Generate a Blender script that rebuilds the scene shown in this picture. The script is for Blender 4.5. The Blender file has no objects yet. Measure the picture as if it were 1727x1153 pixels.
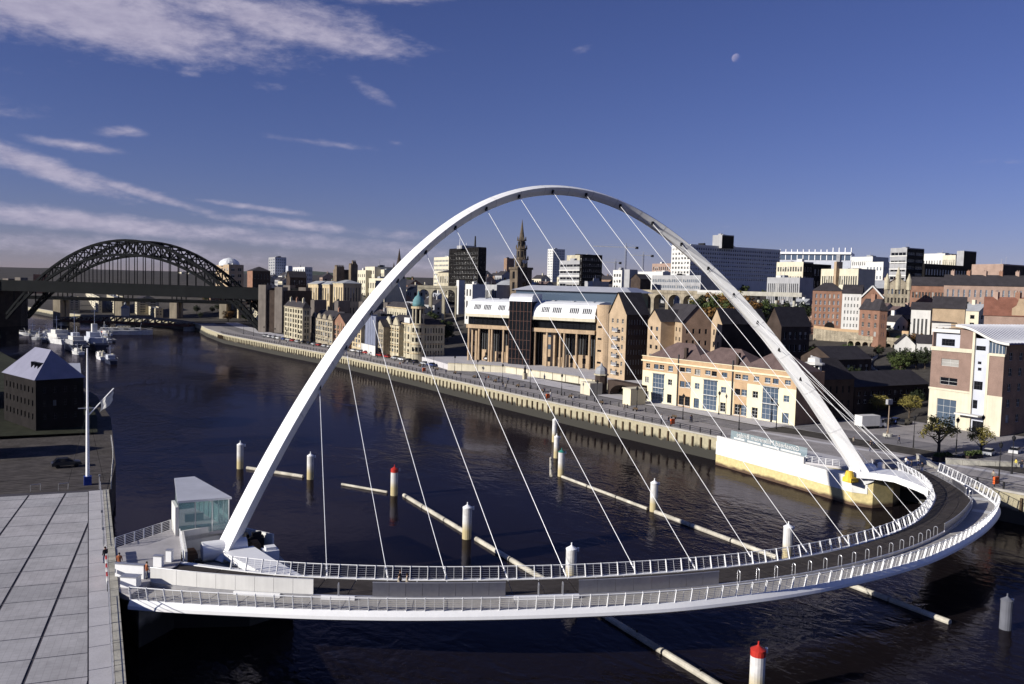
import bpy, math, random
from mathutils import Vector
random.seed(7)
SC = bpy.context.scene
COL = SC.collection
# ---------------------------------------------------------------- camera
# world: X across the river (south bank -> north bank), Y upriver, Z up, water level 0
CX, CY, CZ = -17.451, -98.0, 36.03
YAW, PITCH, ROLL, FOC = math.radians(28.5695), math.radians(3.6654), math.radians(1.608), 1428.97
PW, PH = 1727.0, 1153.0                      # pixel frame in which the photograph was measured
C0 = Vector((CX, CY, CZ))
CF = Vector((math.sin(YAW)*math.cos(PITCH), math.cos(YAW)*math.cos(PITCH), -math.sin(PITCH)))
_r = Vector((math.cos(YAW), -math.sin(YAW), 0.0)); _u = _r.cross(CF)
CR = _r*math.cos(ROLL) + _u*math.sin(ROLL)
CU = _u*math.cos(ROLL) - _r*math.sin(ROLL)
cd = bpy.data.cameras.new('camera'); cam = bpy.data.objects.new('camera', cd); COL.objects.link(cam)
cd.sensor_width = 36.0; cd.lens = 36.0*FOC/PW; cd.clip_start = 0.5; cd.clip_end = 60000
from mathutils import Matrix
M = Matrix((CR, CU, -CF)).transposed().to_4x4(); M.translation = C0
cam.matrix_world = M
SC.camera = cam
# ---------------------------------------------------------------- light
SUN_EL, SUN_AZ = math.radians(20.5), math.radians(-87.0)     # sun over the south bank, shadows fall across the river
sd = bpy.data.lights.new('sun', 'SUN'); sun = bpy.data.objects.new('sun', sd); COL.objects.link(sun)
sd.energy = 5.0; sd.angle = math.radians(0.5); sd.color = (1.0, 0.95, 0.87)
sdir = Vector((math.sin(SUN_AZ)*math.cos(SUN_EL), math.cos(SUN_AZ)*math.cos(SUN_EL), math.sin(SUN_EL)))
sun.rotation_euler = sdir.to_track_quat('Z', 'Y').to_euler()
sun.location = (-200, 0, 200)

def ray(px, py):
    return CF + CR*((px-PW/2)/FOC) - CU*((py-PH/2)/FOC)
def at(px, py, z):
    "point on the horizontal plane z seen at that place of the picture"
    d = ray(px, py); return C0 + d*((z-CZ)/d.z)
def atd(px, py, depth):
    return C0 + ray(px, py)*depth
def azel(px, py):
    d = ray(px, py).normalized(); return math.atan2(d.x, d.y), math.asin(d.z)
def depth_of(p): return (Vector(p)-C0).dot(CF)
def pix(p):
    d = Vector(p)-C0; z = d.dot(CF); return PW/2+FOC*d.dot(CR)/z, PH/2-FOC*d.dot(CU)/z

W = bpy.data.worlds.new('World'); SC.world = W; W.use_nodes = True
def build_world():
    nt = W.node_tree; N = nt.nodes; L = nt.links; N.clear()
    out = N.new('ShaderNodeOutputWorld'); bg = N.new('ShaderNodeBackground'); bg.inputs[1].default_value = 0.05
    sky = N.new('ShaderNodeTexSky'); sky.sky_type = 'NISHITA'; sky.sun_disc = False
    sky.sun_elevation = SUN_EL; sky.sun_rotation = SUN_AZ; sky.altitude = 50
    sky.air_density = 1.0; sky.dust_density = 0.0; sky.ozone_density = 3.0
    def m(op, a, b=None, c=None):
        n = N.new('ShaderNodeMath'); n.operation = op
        for i, v in enumerate((a, b, c)):
            if v is None: continue
            if isinstance(v, (int, float)): n.inputs[i].default_value = v
            else: L.new(v, n.inputs[i])
        return n.outputs[0]
    tc = N.new('ShaderNodeTexCoord'); sep = N.new('ShaderNodeSeparateXYZ'); L.new(tc.outputs['Generated'], sep.inputs[0])
    az = m('ARCTAN2', sep.outputs[0], sep.outputs[1]); el = m('ARCSINE', sep.outputs[2])
    # layered clouds: stretched noise plus banks of cloud set out by bearing and height
    comb = N.new('ShaderNodeCombineXYZ'); L.new(m('MULTIPLY', az, 1.0), comb.inputs[0]); L.new(m('MULTIPLY', el, 2.6), comb.inputs[1])
    def noise(scale, det, rough, dist=0.0, off=0.0):
        n = N.new('ShaderNodeTexNoise'); n.inputs['Scale'].default_value = scale; n.inputs['Detail'].default_value = det
        n.inputs['Roughness'].default_value = rough; n.inputs['Distortion'].default_value = dist
        mp = N.new('ShaderNodeMapping'); mp.inputs['Location'].default_value = (off, off*0.7, off*0.3)
        L.new(comb.outputs[0], mp.inputs[0]); L.new(mp.outputs[0], n.inputs['Vector']); return n.outputs[0]
    n1 = noise(9, 7, 0.6, 0.1); n2 = noise(34, 6, 0.65, 0.1, 3.1); n3 = noise(3.2, 3, 0.5, 0, 8.3)
    total = None
    banks = [  # px, py, half width, half height (in photo pixels), tilt, weight
        (110, 16, 340, 52, 0.0, 0.95), (440, 30, 210, 42, 0.08, 0.86), (600, 66, 90, 30, 0.2, 0.7), (660, -14, 130, 22, -0.12, 0.55),
        (60, 278, 150, 19, 0.28, 0.85), (230, 322, 170, 10, 0.22, 0.7), (430, 350, 140, 6, 0.05, 0.6),
        (130, 245, 90, 9, 0.03, 0.62), (205, 221, 42, 11, -0.1, 0.66), (545, 241, 100, 9, 0.02, 0.68), (667, 242, 26, 7, 0.1, 0.5),
        (622, 152, 46, 15, 0.5, 0.55), (450, 145, 40, 12, 0, 0.42), (985, 82, 42, 12, -0.4, 0.42), (320, 125, 30, 8, 0, 0.4),
        (170, 376, 560, 17, 0.02, 0.8), (520, 380, 280, 11, 0.03, 0.6), (490, 408, 70, 14, 0.0, 0.66), (160, 418, 520, 24, 0.0, 0.62), (620, 442, 320, 12, 0, 0.5),
        (1215, 382, 60, 5, 0, 0.4), (1710, 272, 45, 8, 0, 0.42), (1400, 440, 400, 8, 0, 0.3),
        (-560, 40, 300, 50, 0.1, 0.85), (-800, 290, 400, 34, 0.1, 0.75), (2400, 200, 300, 40, 0, 0.55), (-2200, 150, 700, 90, 0, 0.8)]
    for px, py, w, h, tilt, wt in banks:
        a0, e0 = azel(px, py)
        k = 1.0/FOC
        da = m('MULTIPLY', m('SUBTRACT', az, a0), math.cos(e0)); de = m('SUBTRACT', el, e0)
        tl = tilt + 0.028
        u = m('ADD', m('MULTIPLY', da, math.cos(tl)/(w*k)), m('MULTIPLY', de, -math.sin(tl)/(w*k)))
        v = m('ADD', m('MULTIPLY', da, math.sin(tl)/(h*k)), m('MULTIPLY', de, math.cos(tl)/(h*k)))
        r2 = m('ADD', m('MULTIPLY', u, u), m('MULTIPLY', v, v))
        g = m('MULTIPLY', m('EXPONENT', m('MULTIPLY', r2, -0.8)), wt)
        total = g if total is None else m('MAXIMUM', total, g)
    # general broken cloud away from the part in view, so the sky goes on
    f = m('ADD', m('MULTIPLY', total, 1.3), m('ADD', m('MULTIPLY', m('SUBTRACT', n1, 0.5), 1.15), m('MULTIPLY', m('SUBTRACT', n2, 0.5), 0.8)))
    f = m('ADD', f, m('MULTIPLY', m('SUBTRACT', n3, 0.62), 0.5))
    ramp = N.new('ShaderNodeMapRange'); ramp.interpolation_type = 'SMOOTHSTEP'
    ramp.inputs['From Min'].default_value = 0.30; ramp.inputs['From Max'].default_value = 1.08
    ramp.inputs['To Min'].default_value = 0; ramp.inputs['To Max'].default_value = 0.80
    L.new(f, ramp.inputs['Value'])
    hs = N.new('ShaderNodeMix'); hs.data_type = 'RGBA'; hs.blend_type = 'MULTIPLY'; hs.inputs[0].default_value = 1.0
    L.new(sky.outputs[0], hs.inputs[6]); hs.inputs[7].default_value = SKY_TINT
    # cloud colour: lit grey-lilac, a little brighter where dense
    cr = N.new('ShaderNodeMix'); cr.data_type = 'RGBA'
    L.new(m('MULTIPLY', n2, 1.0), cr.inputs[0]); cr.inputs[6].default_value = (4.6, 4.3, 6.4, 1); cr.inputs[7].default_value = (10.5, 9.7, 11.6, 1)
    mx = N.new('ShaderNodeMix'); mx.data_type = 'RGBA'
    L.new(ramp.outputs[0], mx.inputs[0]); L.new(hs.outputs[2], mx.inputs[6]); L.new(cr.outputs[2], mx.inputs[7])
    L.new(mx.outputs[2], bg.inputs[0]); L.new(bg.outputs[0], out.inputs[0])
SKY_TINT = (0.70, 0.65, 1.12, 1)
build_world()
SC.view_settings.view_transform = 'Standard'; SC.view_settings.look = 'None'
SC.view_settings.exposure = 0.32; SC.view_settings.gamma = 1.0; SC.view_settings.use_curve_mapping = False
SC.render.engine = 'CYCLES'
SC.cycles.max_bounces = 5; SC.cycles.diffuse_bounces = 1; SC.cycles.glossy_bounces = 3; SC.cycles.transmission_bounces = 4; SC.cycles.transparent_max_bounces = 12
SC.cycles.use_denoising = True
SC.cycles.caustics_reflective = False; SC.cycles.caustics_refractive = False
# ---------------------------------------------------------------- helpers
MATS = {}
def mat(name, col, rough=0.8, metal=0.0, var=0.18, scale=0.6, bump=0.0, bscale=None, spec=0.12, var2=0.0, scale2=6.0, tint=None, streak=0.0):
    "procedural surface: two scales of noise on the colour, optional relief and vertical weather streaks"
    if name in MATS: return MATS[name]
    m = bpy.data.materials.new(name); m.use_nodes = True; nt = m.node_tree; N = nt.nodes; L = nt.links
    b = N['Principled BSDF']; b.inputs['Roughness'].default_value = rough; b.inputs['Metallic'].default_value = metal
    b.inputs['Specular IOR Level'].default_value = spec
    geo = N.new('ShaderNodeNewGeometry')
    src = geo.outputs['Position']
    def noise(sc, det=5, vec=None):
        n = N.new('ShaderNodeTexNoise'); n.inputs['Scale'].default_value = sc; n.inputs['Detail'].default_value = det
        L.new(vec or src, n.inputs['Vector']); return n.outputs[0]
    def mixc(fac, a, bcol, mode='MIX'):
        x = N.new('ShaderNodeMix'); x.data_type = 'RGBA'; x.blend_type = mode
        if isinstance(fac, float): x.inputs[0].default_value = fac
        else: L.new(fac, x.inputs[0])
        for i, v in ((6, a), (7, bcol)):
            if isinstance(v, tuple): x.inputs[i].default_value = v
            else: L.new(v, x.inputs[i])
        return x.outputs[2]
    def rng(v, a, b2, c=0.3, d=0.7):
        r = N.new('ShaderNodeMapRange'); L.new(v, r.inputs[0]); r.inputs[1].default_value = c; r.inputs[2].default_value = d
        r.inputs[3].default_value = a; r.inputs[4].default_value = b2; return r.outputs[0]
    c4 = tuple(col)+(1,)
    t = tint or tuple(min(1, x*(1+var)) for x in col)
    dk = tuple(x*(1-var) for x in col)+(1,)
    cur = mixc(rng(noise(scale), 0, 1), dk, tuple(t)+(1,))
    if var2 > 0:
        cur = mixc(rng(noise(scale2, 4), 1-var2, 1+var2), (0, 0, 0, 1), cur) if False else mixc(1.0, cur, _grey(N, L, rng(noise(scale2, 4), 1-var2, 1+var2)), 'MULTIPLY')
    if streak > 0:
        mp = N.new('ShaderNodeMapping'); mp.inputs['Scale'].default_value = (1.3, 1.3, 0.06); L.new(src, mp.inputs[0])
        cur = mixc(1.0, cur, _grey(N, L, rng(noise(1.2, 4, mp.outputs[0]), 1-streak, 1.0)), 'MULTIPLY')
    L.new(cur, b.inputs['Base Color'])
    if bump > 0:
        bp = N.new('ShaderNodeBump'); bp.inputs['Strength'].default_value = bump; bp.inputs['Distance'].default_value = 0.1
        L.new(noise(bscale or scale2, 4), bp.inputs['Height']); L.new(bp.outputs[0], b.inputs['Normal'])
    MATS[name] = m; return m
def _grey(N, L, v):
    c = N.new('ShaderNodeCombineColor'); [L.new(v, c.inputs[i]) for i in range(3)]; return c.outputs[0]
def glass(name, col, rough=0.06, spec=0.5, metal=0.0, alpha=None):
    m = bpy.data.materials.new(name); m.use_nodes = True; b = m.node_tree.nodes['Principled BSDF']
    b.inputs['Base Color'].default_value = tuple(col)+(1,); b.inputs['Roughness'].default_value = rough
    b.inputs['Specular IOR Level'].default_value = spec; b.inputs['Metallic'].default_value = metal
    if alpha is not None: b.inputs['Alpha'].default_value = alpha
    MATS[name] = m; return m

class MB:
    "collects faces (with a material slot each) for ONE mesh object"
    def __init__(s): s.v = []; s.f = []; s.m = []
    def add(s, vs, fs, mi=0):
        o = len(s.v); s.v += [tuple(q) for q in vs]; s.f += [tuple(i+o for i in q) for q in fs]; s.m += [mi]*len(fs); return s
    def quad(s, a, b, c, d, mi=0): return s.add((a, b, c, d), ((0, 1, 2, 3),), mi)
    def obox(s, o, u, v, w, mi=0):
        o, u, v, w = Vector(o), Vector(u), Vector(v), Vector(w)
        P = [o, o+u, o+u+v, o+v, o+w, o+u+w, o+u+v+w, o+v+w]
        F = [(0, 3, 2, 1), (4, 5, 6, 7), (0, 1, 5, 4), (1, 2, 6, 5), (2, 3, 7, 6), (3, 0, 4, 7)]
        if u.cross(v).dot(w) < 0: F = [tuple(reversed(q)) for q in F]
        return s.add(P, F, mi)
    def box(s, x0, x1, y0, y1, z0, z1, mi=0):
        return s.obox((x0, y0, z0), (x1-x0, 0, 0), (0, y1-y0, 0), (0, 0, z1-z0), mi)
    def bar(s, a, b, w, h, mi=0, up=(0, 0, 1)):
        a, b = Vector(a), Vector(b); d = b-a
        if d.length < 1e-6: return s
        up = Vector(up); sd = d.cross(up)
        if sd.length < 1e-4: sd = d.cross(Vector((1, 0, 0)))
        sd.normalize(); t = sd.cross(d).normalized()
        return s.obox(a-sd*w/2-t*h/2, d, sd*w, t*h, mi)
    def prism(s, poly, z0, z1, mi=0, cap=True):
        n = len(poly); P = [(x, y, z0) for x, y in poly]+[(x, y, z1) for x, y in poly]
        ar = sum(poly[i][0]*poly[(i+1) % n][1]-poly[(i+1) % n][0]*poly[i][1] for i in range(n))
        F = [(i, (i+1) % n, n+(i+1) % n, n+i) for i in range(n)]
        if cap: F += [tuple(range(n-1, -1, -1)), tuple(range(n, 2*n))]
        if ar < 0: F = [tuple(reversed(q)) for q in F]
        return s.add(P, F, mi)
    def cyl(s, c, r0, r1, z0, z1, n=12, mi=0, cap=True):
        P = []; 
        for z, r in ((z0, r0), (z1, r1)):
            P += [(c[0]+r*math.cos(2*math.pi*i/n), c[1]+r*math.sin(2*math.pi*i/n), z) for i in range(n)]
        F = [(i, (i+1) % n, n+(i+1) % n, n+i) for i in range(n)]
        if cap: F += [tuple(range(n-1, -1, -1)), tuple(range(n, 2*n))]
        return s.add(P, F, mi)
    def lathe(s, c, prof, n=12, mi=0):
        P = []; 
        for r, z in prof: P += [(c[0]+r*math.cos(2*math.pi*i/n), c[1]+r*math.sin(2*math.pi*i/n), c[2]+z) for i in range(n)]
        F = []
        for k in range(len(prof)-1):
            F += [(k*n+i, k*n+(i+1) % n, (k+1)*n+(i+1) % n, (k+1)*n+i) for i in range(n)]
        F += [tuple(range(n-1, -1, -1)), tuple(range((len(prof)-1)*n, len(prof)*n))]
        return s.add(P, F, mi)
    def tube(s, pts, r, n=6, mi=0, cap=True):
        pts = [Vector(q) for q in pts]; rs = r if isinstance(r, (list, tuple)) else [r]*len(pts)
        P = []
        for i, q in enumerate(pts):
            d = (pts[min(i+1, len(pts)-1)]-pts[max(i-1, 0)]).normalized()
            a = d.cross(Vector((0, 0, 1)))
            if a.length < 1e-3: a = Vector((1, 0, 0))
            a.normalize(); b = d.cross(a)
            P += [q+(a*math.cos(2*math.pi*k/n)+b*math.sin(2*math.pi*k/n))*rs[i] for k in range(n)]
        F = []
        for i in range(len(pts)-1):
            F += [(i*n+k, i*n+(k+1) % n, (i+1)*n+(k+1) % n, (i+1)*n+k) for k in range(n)]
        if cap: F += [tuple(range(n-1, -1, -1)), tuple(range((len(pts)-1)*n, len(pts)*n))]
        return s.add(P, F, mi)
    def mesh(s, name, mats, smooth=False):
        me = bpy.data.meshes.new(name); me.from_pydata(s.v, [], s.f)
        for m in (mats if isinstance(mats, (list, tuple)) else [mats]): me.materials.append(m)
        if any(s.m): me.polygons.foreach_set('material_index', s.m)
        if smooth: me.polygons.foreach_set('use_smooth', [True]*len(s.f))
        me.update(); return me
    def build(s, name, mats, parent=None, smooth=False, loc=None):
        "vertices are in world coordinates; they are stored relative to the parent thing (or to loc)"
        off = Vector(loc) if loc is not None else (world_loc(parent) if parent else Vector((0, 0, 0)))
        if off.length > 0: s.v = [(x-off.x, y-off.y, z-off.z) for x, y, z in s.v]
        o = bpy.data.objects.new(name, s.mesh(name, mats, smooth)); COL.objects.link(o)
        if parent: o.parent = parent
        else: o.location = off
        return o
def world_loc(o):
    p = Vector((0, 0, 0))
    while o: p += o.location; o = o.parent
    return p
def tag(o, label=None, cat=None, group=None, kind=None):
    if label: o['label'] = label
    if cat: o['category'] = cat
    if group: o['group'] = group
    if kind: o['kind'] = kind
    return o
def thing(name, label, cat, loc=(0, 0, 0), group=None):
    o = bpy.data.objects.new(name, None); COL.objects.link(o); o.location = loc; o.empty_display_size = 0.5
    return tag(o, label, cat, group)
def inst(name, me, parent, loc, rz=0.0, scale=None):
    "a part that shares mesh data; loc in world coordinates"
    o = bpy.data.objects.new(name, me); COL.objects.link(o); o.parent = parent
    o.location = Vector(loc)-world_loc(parent); o.rotation_euler = (0, 0, rz)
    if scale: o.scale = scale
    return o
def copy_tree(o, parent=None):
    c = o.copy(); COL.objects.link(c); c.parent = parent
    for ch in list(o.children): copy_tree(ch, c)
    return c
def place_copy(src, loc, rz=0, s=1.0, label=None):
    c = copy_tree(src); c.location = loc; c.rotation_euler = (0, 0, rz); c.scale = (s, s, s) if not isinstance(s, tuple) else s
    if label: c['label'] = label
    return c
def lerp(a, b, t): return a+(b-a)*t
def interp(tab, y):
    for (y0, x0), (y1, x1) in zip(tab, tab[1:]):
        if y0 <= y <= y1: return x0+(x1-x0)*(y-y0)/(y1-y0)
    return tab[0][1] if y < tab[0][0] else tab[-1][1]
def spline(P, n):
    "Catmull-Rom through P, n samples evenly along its length"
    P = [Vector(q) for q in P]; Q = [P[0]*2-P[1]]+P+[P[-1]*2-P[-2]]; out = []
    for i in range(1, len(Q)-2):
        for k in range(16):
            t = k/16; a, b, c, d = Q[i-1], Q[i], Q[i+1], Q[i+2]
            out.append(0.5*((2*b)+(c-a)*t+(2*a-5*b+4*c-d)*t*t+(3*b-a-3*c+d)*t**3))
    out.append(P[-1]); acc = [0]
    for a, b in zip(out, out[1:]): acc.append(acc[-1]+(b-a).length)
    res = []; j = 0
    for k in range(n):
        s = acc[-1]*k/(n-1)
        while j < len(acc)-2 and acc[j+1] < s: j += 1
        t = (s-acc[j])/max(1e-9, acc[j+1]-acc[j]); res.append(out[j].lerp(out[j+1], min(1, max(0, t))))
    return res
# ---------------------------------------------------------------- materials
white = mat('white_steel', (0.90, 0.90, 0.90), 0.35, var=0.02, scale=0.5, spec=0.5, streak=0.02, var2=0.02, scale2=3)
steel = mat('brushed_steel', (0.56, 0.56, 0.58), 0.32, 0.7, var=0.1, scale=1.2)
darkmetal = mat('dark_metal', (0.015, 0.015, 0.017), 0.6, var=0.2, scale=2, spec=0.2)
footdeck = mat('brown_deck', (0.052, 0.045, 0.042), 0.75, var=0.22, scale=0.8, var2=0.18, scale2=9)
cycledeck = mat('pale_deck', (0.40, 0.38, 0.35), 0.6, var=0.12, scale=0.9, var2=0.1, scale2=8)
concrete = mat('concrete', (0.46, 0.44, 0.38), 0.85, var=0.16, scale=0.5, var2=0.12, scale2=5, bump=0.2, streak=0.15)
whiteconc = mat('white_concrete', (0.74, 0.73, 0.70), 0.75, var=0.08, scale=0.4, streak=0.12)
paving = mat('paving', (0.44, 0.425, 0.45), 0.8, var=0.1, scale=0.35, var2=0.12, scale2=7, bump=0.15)
palepaving = mat('pale_paving', (0.49, 0.475, 0.485), 0.8, var=0.08, scale=0.5, var2=0.08, scale2=9)
jointm = mat('joint', (0.075, 0.07, 0.08), 0.85, var=0.15)
asphalt = mat('asphalt', (0.20, 0.19, 0.195), 0.85, var=0.2, scale=0.25, var2=0.15, scale2=6)
setts = mat('setts', (0.30, 0.28, 0.275), 0.85, var=0.18, scale=0.3, var2=0.2, scale2=5, bump=0.3)
kerb = mat('kerb', (0.38, 0.36, 0.33), 0.8, var=0.12)
sand = mat('sandstone', (0.52, 0.42, 0.27), 0.85, var=0.18, scale=0.35, var2=0.15, scale2=3, streak=0.2)
palesand = mat('pale_sandstone', (0.50, 0.45, 0.33), 0.85, var=0.18, scale=0.35, var2=0.15, scale2=3, streak=0.22)
dirtysand = mat('sooty_sandstone', (0.36, 0.31, 0.23), 0.85, var=0.3, scale=0.35, var2=0.25, scale2=2.5, streak=0.35)
yellow = mat('yellow_render', (0.73, 0.66, 0.46), 0.8, var=0.06, scale=0.3, var2=0.05, scale2=6, streak=0.06)
terra = mat('terracotta_brick', (0.45, 0.31, 0.185), 0.85, var=0.12, scale=0.5, var2=0.12, scale2=7)
brick = mat('red_brick', (0.25, 0.14, 0.098), 0.85, var=0.2, scale=0.4, var2=0.18, scale2=6)
brownbrick = mat('brown_brick', (0.25, 0.165, 0.115), 0.85, var=0.2, scale=0.4, var2=0.18, scale2=6)
palebrick = mat('buff_brick', (0.40, 0.30, 0.20), 0.85, var=0.15, scale=0.4, var2=0.15, scale2=6)
pinkbrick = mat('pink_brick', (0.33, 0.235, 0.19), 0.85, var=0.15, scale=0.4, var2=0.15, scale2=6)
slate = mat('slate', (0.042, 0.038, 0.042), 0.75, var=0.2, scale=0.5, var2=0.25, scale2=4, spec=0.15)
brownslate = mat('brown_tiles', (0.12, 0.085, 0.08), 0.7, var=0.2, scale=0.5, var2=0.2, scale2=5)
redtile = mat('red_pantiles', (0.19, 0.085, 0.06), 0.8, var=0.2, scale=0.5, var2=0.2, scale2=5)
whitewall = mat('white_wall', (0.64, 0.63, 0.60), 0.7, var=0.07, scale=0.4, streak=0.1)
creamwall = mat('cream_wall', (0.62, 0.57, 0.44), 0.75, var=0.08, scale=0.4, streak=0.12)
greywall = mat('grey_concrete_wall', (0.36, 0.36, 0.37), 0.8, var=0.12, scale=0.3, streak=0.18)
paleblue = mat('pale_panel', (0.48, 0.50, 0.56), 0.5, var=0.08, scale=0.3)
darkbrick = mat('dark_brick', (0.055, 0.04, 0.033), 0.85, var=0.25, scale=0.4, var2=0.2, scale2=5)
blackwall = mat('black_cladding_or_shade', (0.010, 0.009, 0.009), 0.7, var=0.2, scale=0.3, spec=0.06)
metalroof = mat('metal_roof', (0.55, 0.56, 0.60), 0.45, 0.2, var=0.08, scale=0.4, spec=0.5, streak=0.05)
whiteroof = mat('white_roof', (0.74, 0.75, 0.76), 0.5, var=0.05, scale=0.3, spec=0.4)
leadroof = mat('lead_roof', (0.30, 0.31, 0.33), 0.55, var=0.12, scale=0.5)
copper = mat('verdigris', (0.12, 0.25, 0.27), 0.6, var=0.2, scale=0.8)
timber = mat('timber', (0.10, 0.07, 0.045), 0.8, var=0.25, scale=1.0, streak=0.3)
ironred = mat('red_paint', (0.45, 0.03, 0.02), 0.45, var=0.1, spec=0.4)
orange = mat('orange_plastic', (0.65, 0.12, 0.03), 0.5, var=0.05)
yellowp = mat('yellow_paint', (0.75, 0.50, 0.06), 0.5, var=0.1)
greenp = mat('green_paint', (0.04, 0.22, 0.18), 0.45, var=0.1)
bluep = mat('blue_paint', (0.03, 0.06, 0.28), 0.4, var=0.1)
framew = mat('window_frame_white', (0.62, 0.62, 0.60), 0.5, var=0.05)
framed = mat('window_frame_dark', (0.05, 0.05, 0.055), 0.5, var=0.1)
frames_ = mat('window_frame_stone', (0.22, 0.19, 0.14), 0.8, var=0.15)
blindm = mat('window_blind', (0.30, 0.29, 0.27), 0.6, var=0.15)
courtstone = mat('court_sandstone', (0.47, 0.345, 0.225), 0.85, var=0.16, scale=0.35, var2=0.14, scale2=3, streak=0.22)
gdark = glass('dark_glass', (0.008, 0.009, 0.012), 0.1, 0.28)
gblue = glass('blue_glass', (0.10, 0.14, 0.20), 0.12, 0.8, 0.3)
gteal = glass('teal_glass', (0.35, 0.62, 0.62), 0.05, 0.6, 0.0, alpha=0.30)
# ---------------------------------------------------------------- the setting
QN = [(-400, 210), (-120, 150), (-60, 131), (-20, 120.5), (38, 108.8), (80, 104.2), (120, 100.8), (185, 96.5), (253, 90), (320, 79), (400, 68), (460, 68), (520, 71), (560, 58), (600, 30), (660, 0), (700, -12), (800, -32), (1000, -80), (1500, -300), (2500, -1050), (9000, -7000)]
QS = [(-400, -19), (-60, -14), (-32, -12.8), (0, -11.6), (31, -10.6), (51, -8.5), (100, -6.5), (150, -8), (190, -16), (240, -26), (300, -36), (420, -46), (520, -46), (570, -44), (640, -62), (700, -80), (1000, -170), (1500, -420), (2500, -1200), (9000, -7600)]
def qn(y): return interp(QN, y)
def qs(y): return interp(QS, y)
GN = [(0, 5.2), (20, 5.75), (55, 6.4), (80, 9), (110, 14), (150, 20), (220, 26), (350, 32), (600, 38), (1000, 44), (2500, 58), (5000, 75), (12000, 90)]
GS = [(0, 6.3), (30, 6.6), (60, 9), (110, 22), (200, 36), (400, 46), (1000, 60), (3000, 75), (12000, 90)]
def gz(x, y):
    "height of the ground on the north bank"
    d = x-qn(y); z = interp(GN, d)
    if y > 250: z += min(6, (y-250)*0.012)*min(1, max(0, d-40)/80)
    return z
def gzs(x, y):
    return interp(GS, qs(y)-x)
def att(px, py):
    "where the line of sight through that place of the picture meets the north bank"
    d = ray(px, py); t = 60.0
    while t < 3000:
        p = C0+d*t
        if p.x > qn(p.y)+0.5 and p.z <= gz(p.x, p.y): return p
        t += 0.5
    return p
def terrain(name, qf, hf, sgn, ds, ys, m):
    mb = MB(); n = len(ds)
    V = []
    for y in ys:
        for d in ds:
            x = qf(y)+sgn*d; V.append((x, y, hf(x, y)))
    F = []
    for j in range(len(ys)-1):
        for i in range(n-1):
            q = (j*n+i, j*n+i+1, (j+1)*n+i+1, (j+1)*n+i); F.append(q if sgn > 0 else tuple(reversed(q)))
    mb.add(V, F); return mb.build(name, m, smooth=True)
YS = list(range(-400, 200, 20))+list(range(200, 700, 25))+list(range(700, 1600, 60))+[1800, 2100, 2500, 3200, 4000, 5200, 7000, 9000]
grassland = mat('rough_ground', (0.03, 0.032, 0.02), 0.95, var=0.4, scale=0.04, var2=0.3, scale2=0.5)
townground = mat('town_ground', (0.062, 0.056, 0.05), 0.9, var=0.3, scale=0.05, var2=0.25, scale2=0.6)
tag(terrain('ground', qn, gz, 1, [0.4, 10, 20, 38, 55, 67, 80, 95, 110, 130, 150, 185, 220, 280, 350, 450, 600, 800, 1000, 1500, 2500, 5000, 12000], YS, townground), kind='structure', label='paved and built-up hillside of the north bank')
tag(terrain('ground', qs, gzs, -1, [2.6, 15, 30, 45, 60, 85, 110, 150, 200, 300, 400, 1000, 3000, 12000], [y for y in YS if y > 75], grassland), kind='structure', label='dark wooded slope of the south bank')

def water_material():
    m = bpy.data.materials.new('river_water'); m.use_nodes = True; nt = m.node_tree; N = nt.nodes; L = nt.links
    N.clear(); out = N.new('ShaderNodeOutputMaterial'); df = N.new('ShaderNodeBsdfDiffuse'); df.inputs['Color'].default_value = (0.009, 0.007, 0.008, 1)
    gl = N.new('ShaderNodeBsdfGlossy'); gl.inputs['Roughness'].default_value = 0.09; gl.inputs['Color'].default_value = (0.88, 0.84, 1.0, 1)
    fr = N.new('ShaderNodeFresnel'); fr.inputs['IOR'].default_value = 1.33; mxs = N.new('ShaderNodeMixShader')
    g = N.new('ShaderNodeNewGeometry')
    def ns(sc, det, sx, sy, rot=0.0, dist=0.4):
        mp = N.new('ShaderNodeMapping'); mp.inputs['Scale'].default_value = (sx, sy, 1); mp.inputs['Rotation'].default_value = (0, 0, rot)
        L.new(g.outputs['Position'], mp.inputs[0])
        n = N.new('ShaderNodeTexNoise'); n.inputs['Scale'].default_value = sc; n.inputs['Detail'].default_value = det
        n.inputs['Distortion'].default_value = dist; L.new(mp.outputs[0], n.inputs['Vector']); return n.outputs[0]
    def mth(op, a, c):
        n = N.new('ShaderNodeMath'); n.operation = op
        for i, v in enumerate((a, c)):
            if isinstance(v, (int, float)): n.inputs[i].default_value = v
            else: L.new(v, n.inputs[i])
        return n.outputs[0]
    # short wind ripples, longer swirls; calm lanes where the ripple dies down
    calm = N.new('ShaderNodeMapRange'); L.new(ns(0.022, 3, 1.0, 0.5), calm.inputs[0]); calm.inputs[1].default_value = 0.42; calm.inputs[2].default_value = 0.60
    calm.inputs[3].default_value = 0.12; calm.inputs[4].default_value = 1.0
    h = mth('MULTIPLY', mth('ADD', mth('MULTIPLY', ns(1.1, 4, 1.0, 0.7, 0.4), 0.55), mth('MULTIPLY', ns(0.22, 3, 1.0, 0.6, -0.3, 1.0), 1.4)), calm.outputs[0])
    bp = N.new('ShaderNodeBump'); bp.inputs['Strength'].default_value = 0.42; bp.inputs['Distance'].default_value = 0.5
    L.new(h, bp.inputs['Height'])
    for n in (gl, fr, df): L.new(bp.outputs[0], n.inputs['Normal'])
    # ripples hide part of one another at low angles, which holds back the mirror effect
    L.new(mth('MULTIPLY', fr.outputs[0], 0.42), mxs.inputs[0]); L.new(df.outputs[0], mxs.inputs[1]); L.new(gl.outputs[0], mxs.inputs[2]); L.new(mxs.outputs[0], out.inputs[0])
    return m
river = water_material()
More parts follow.
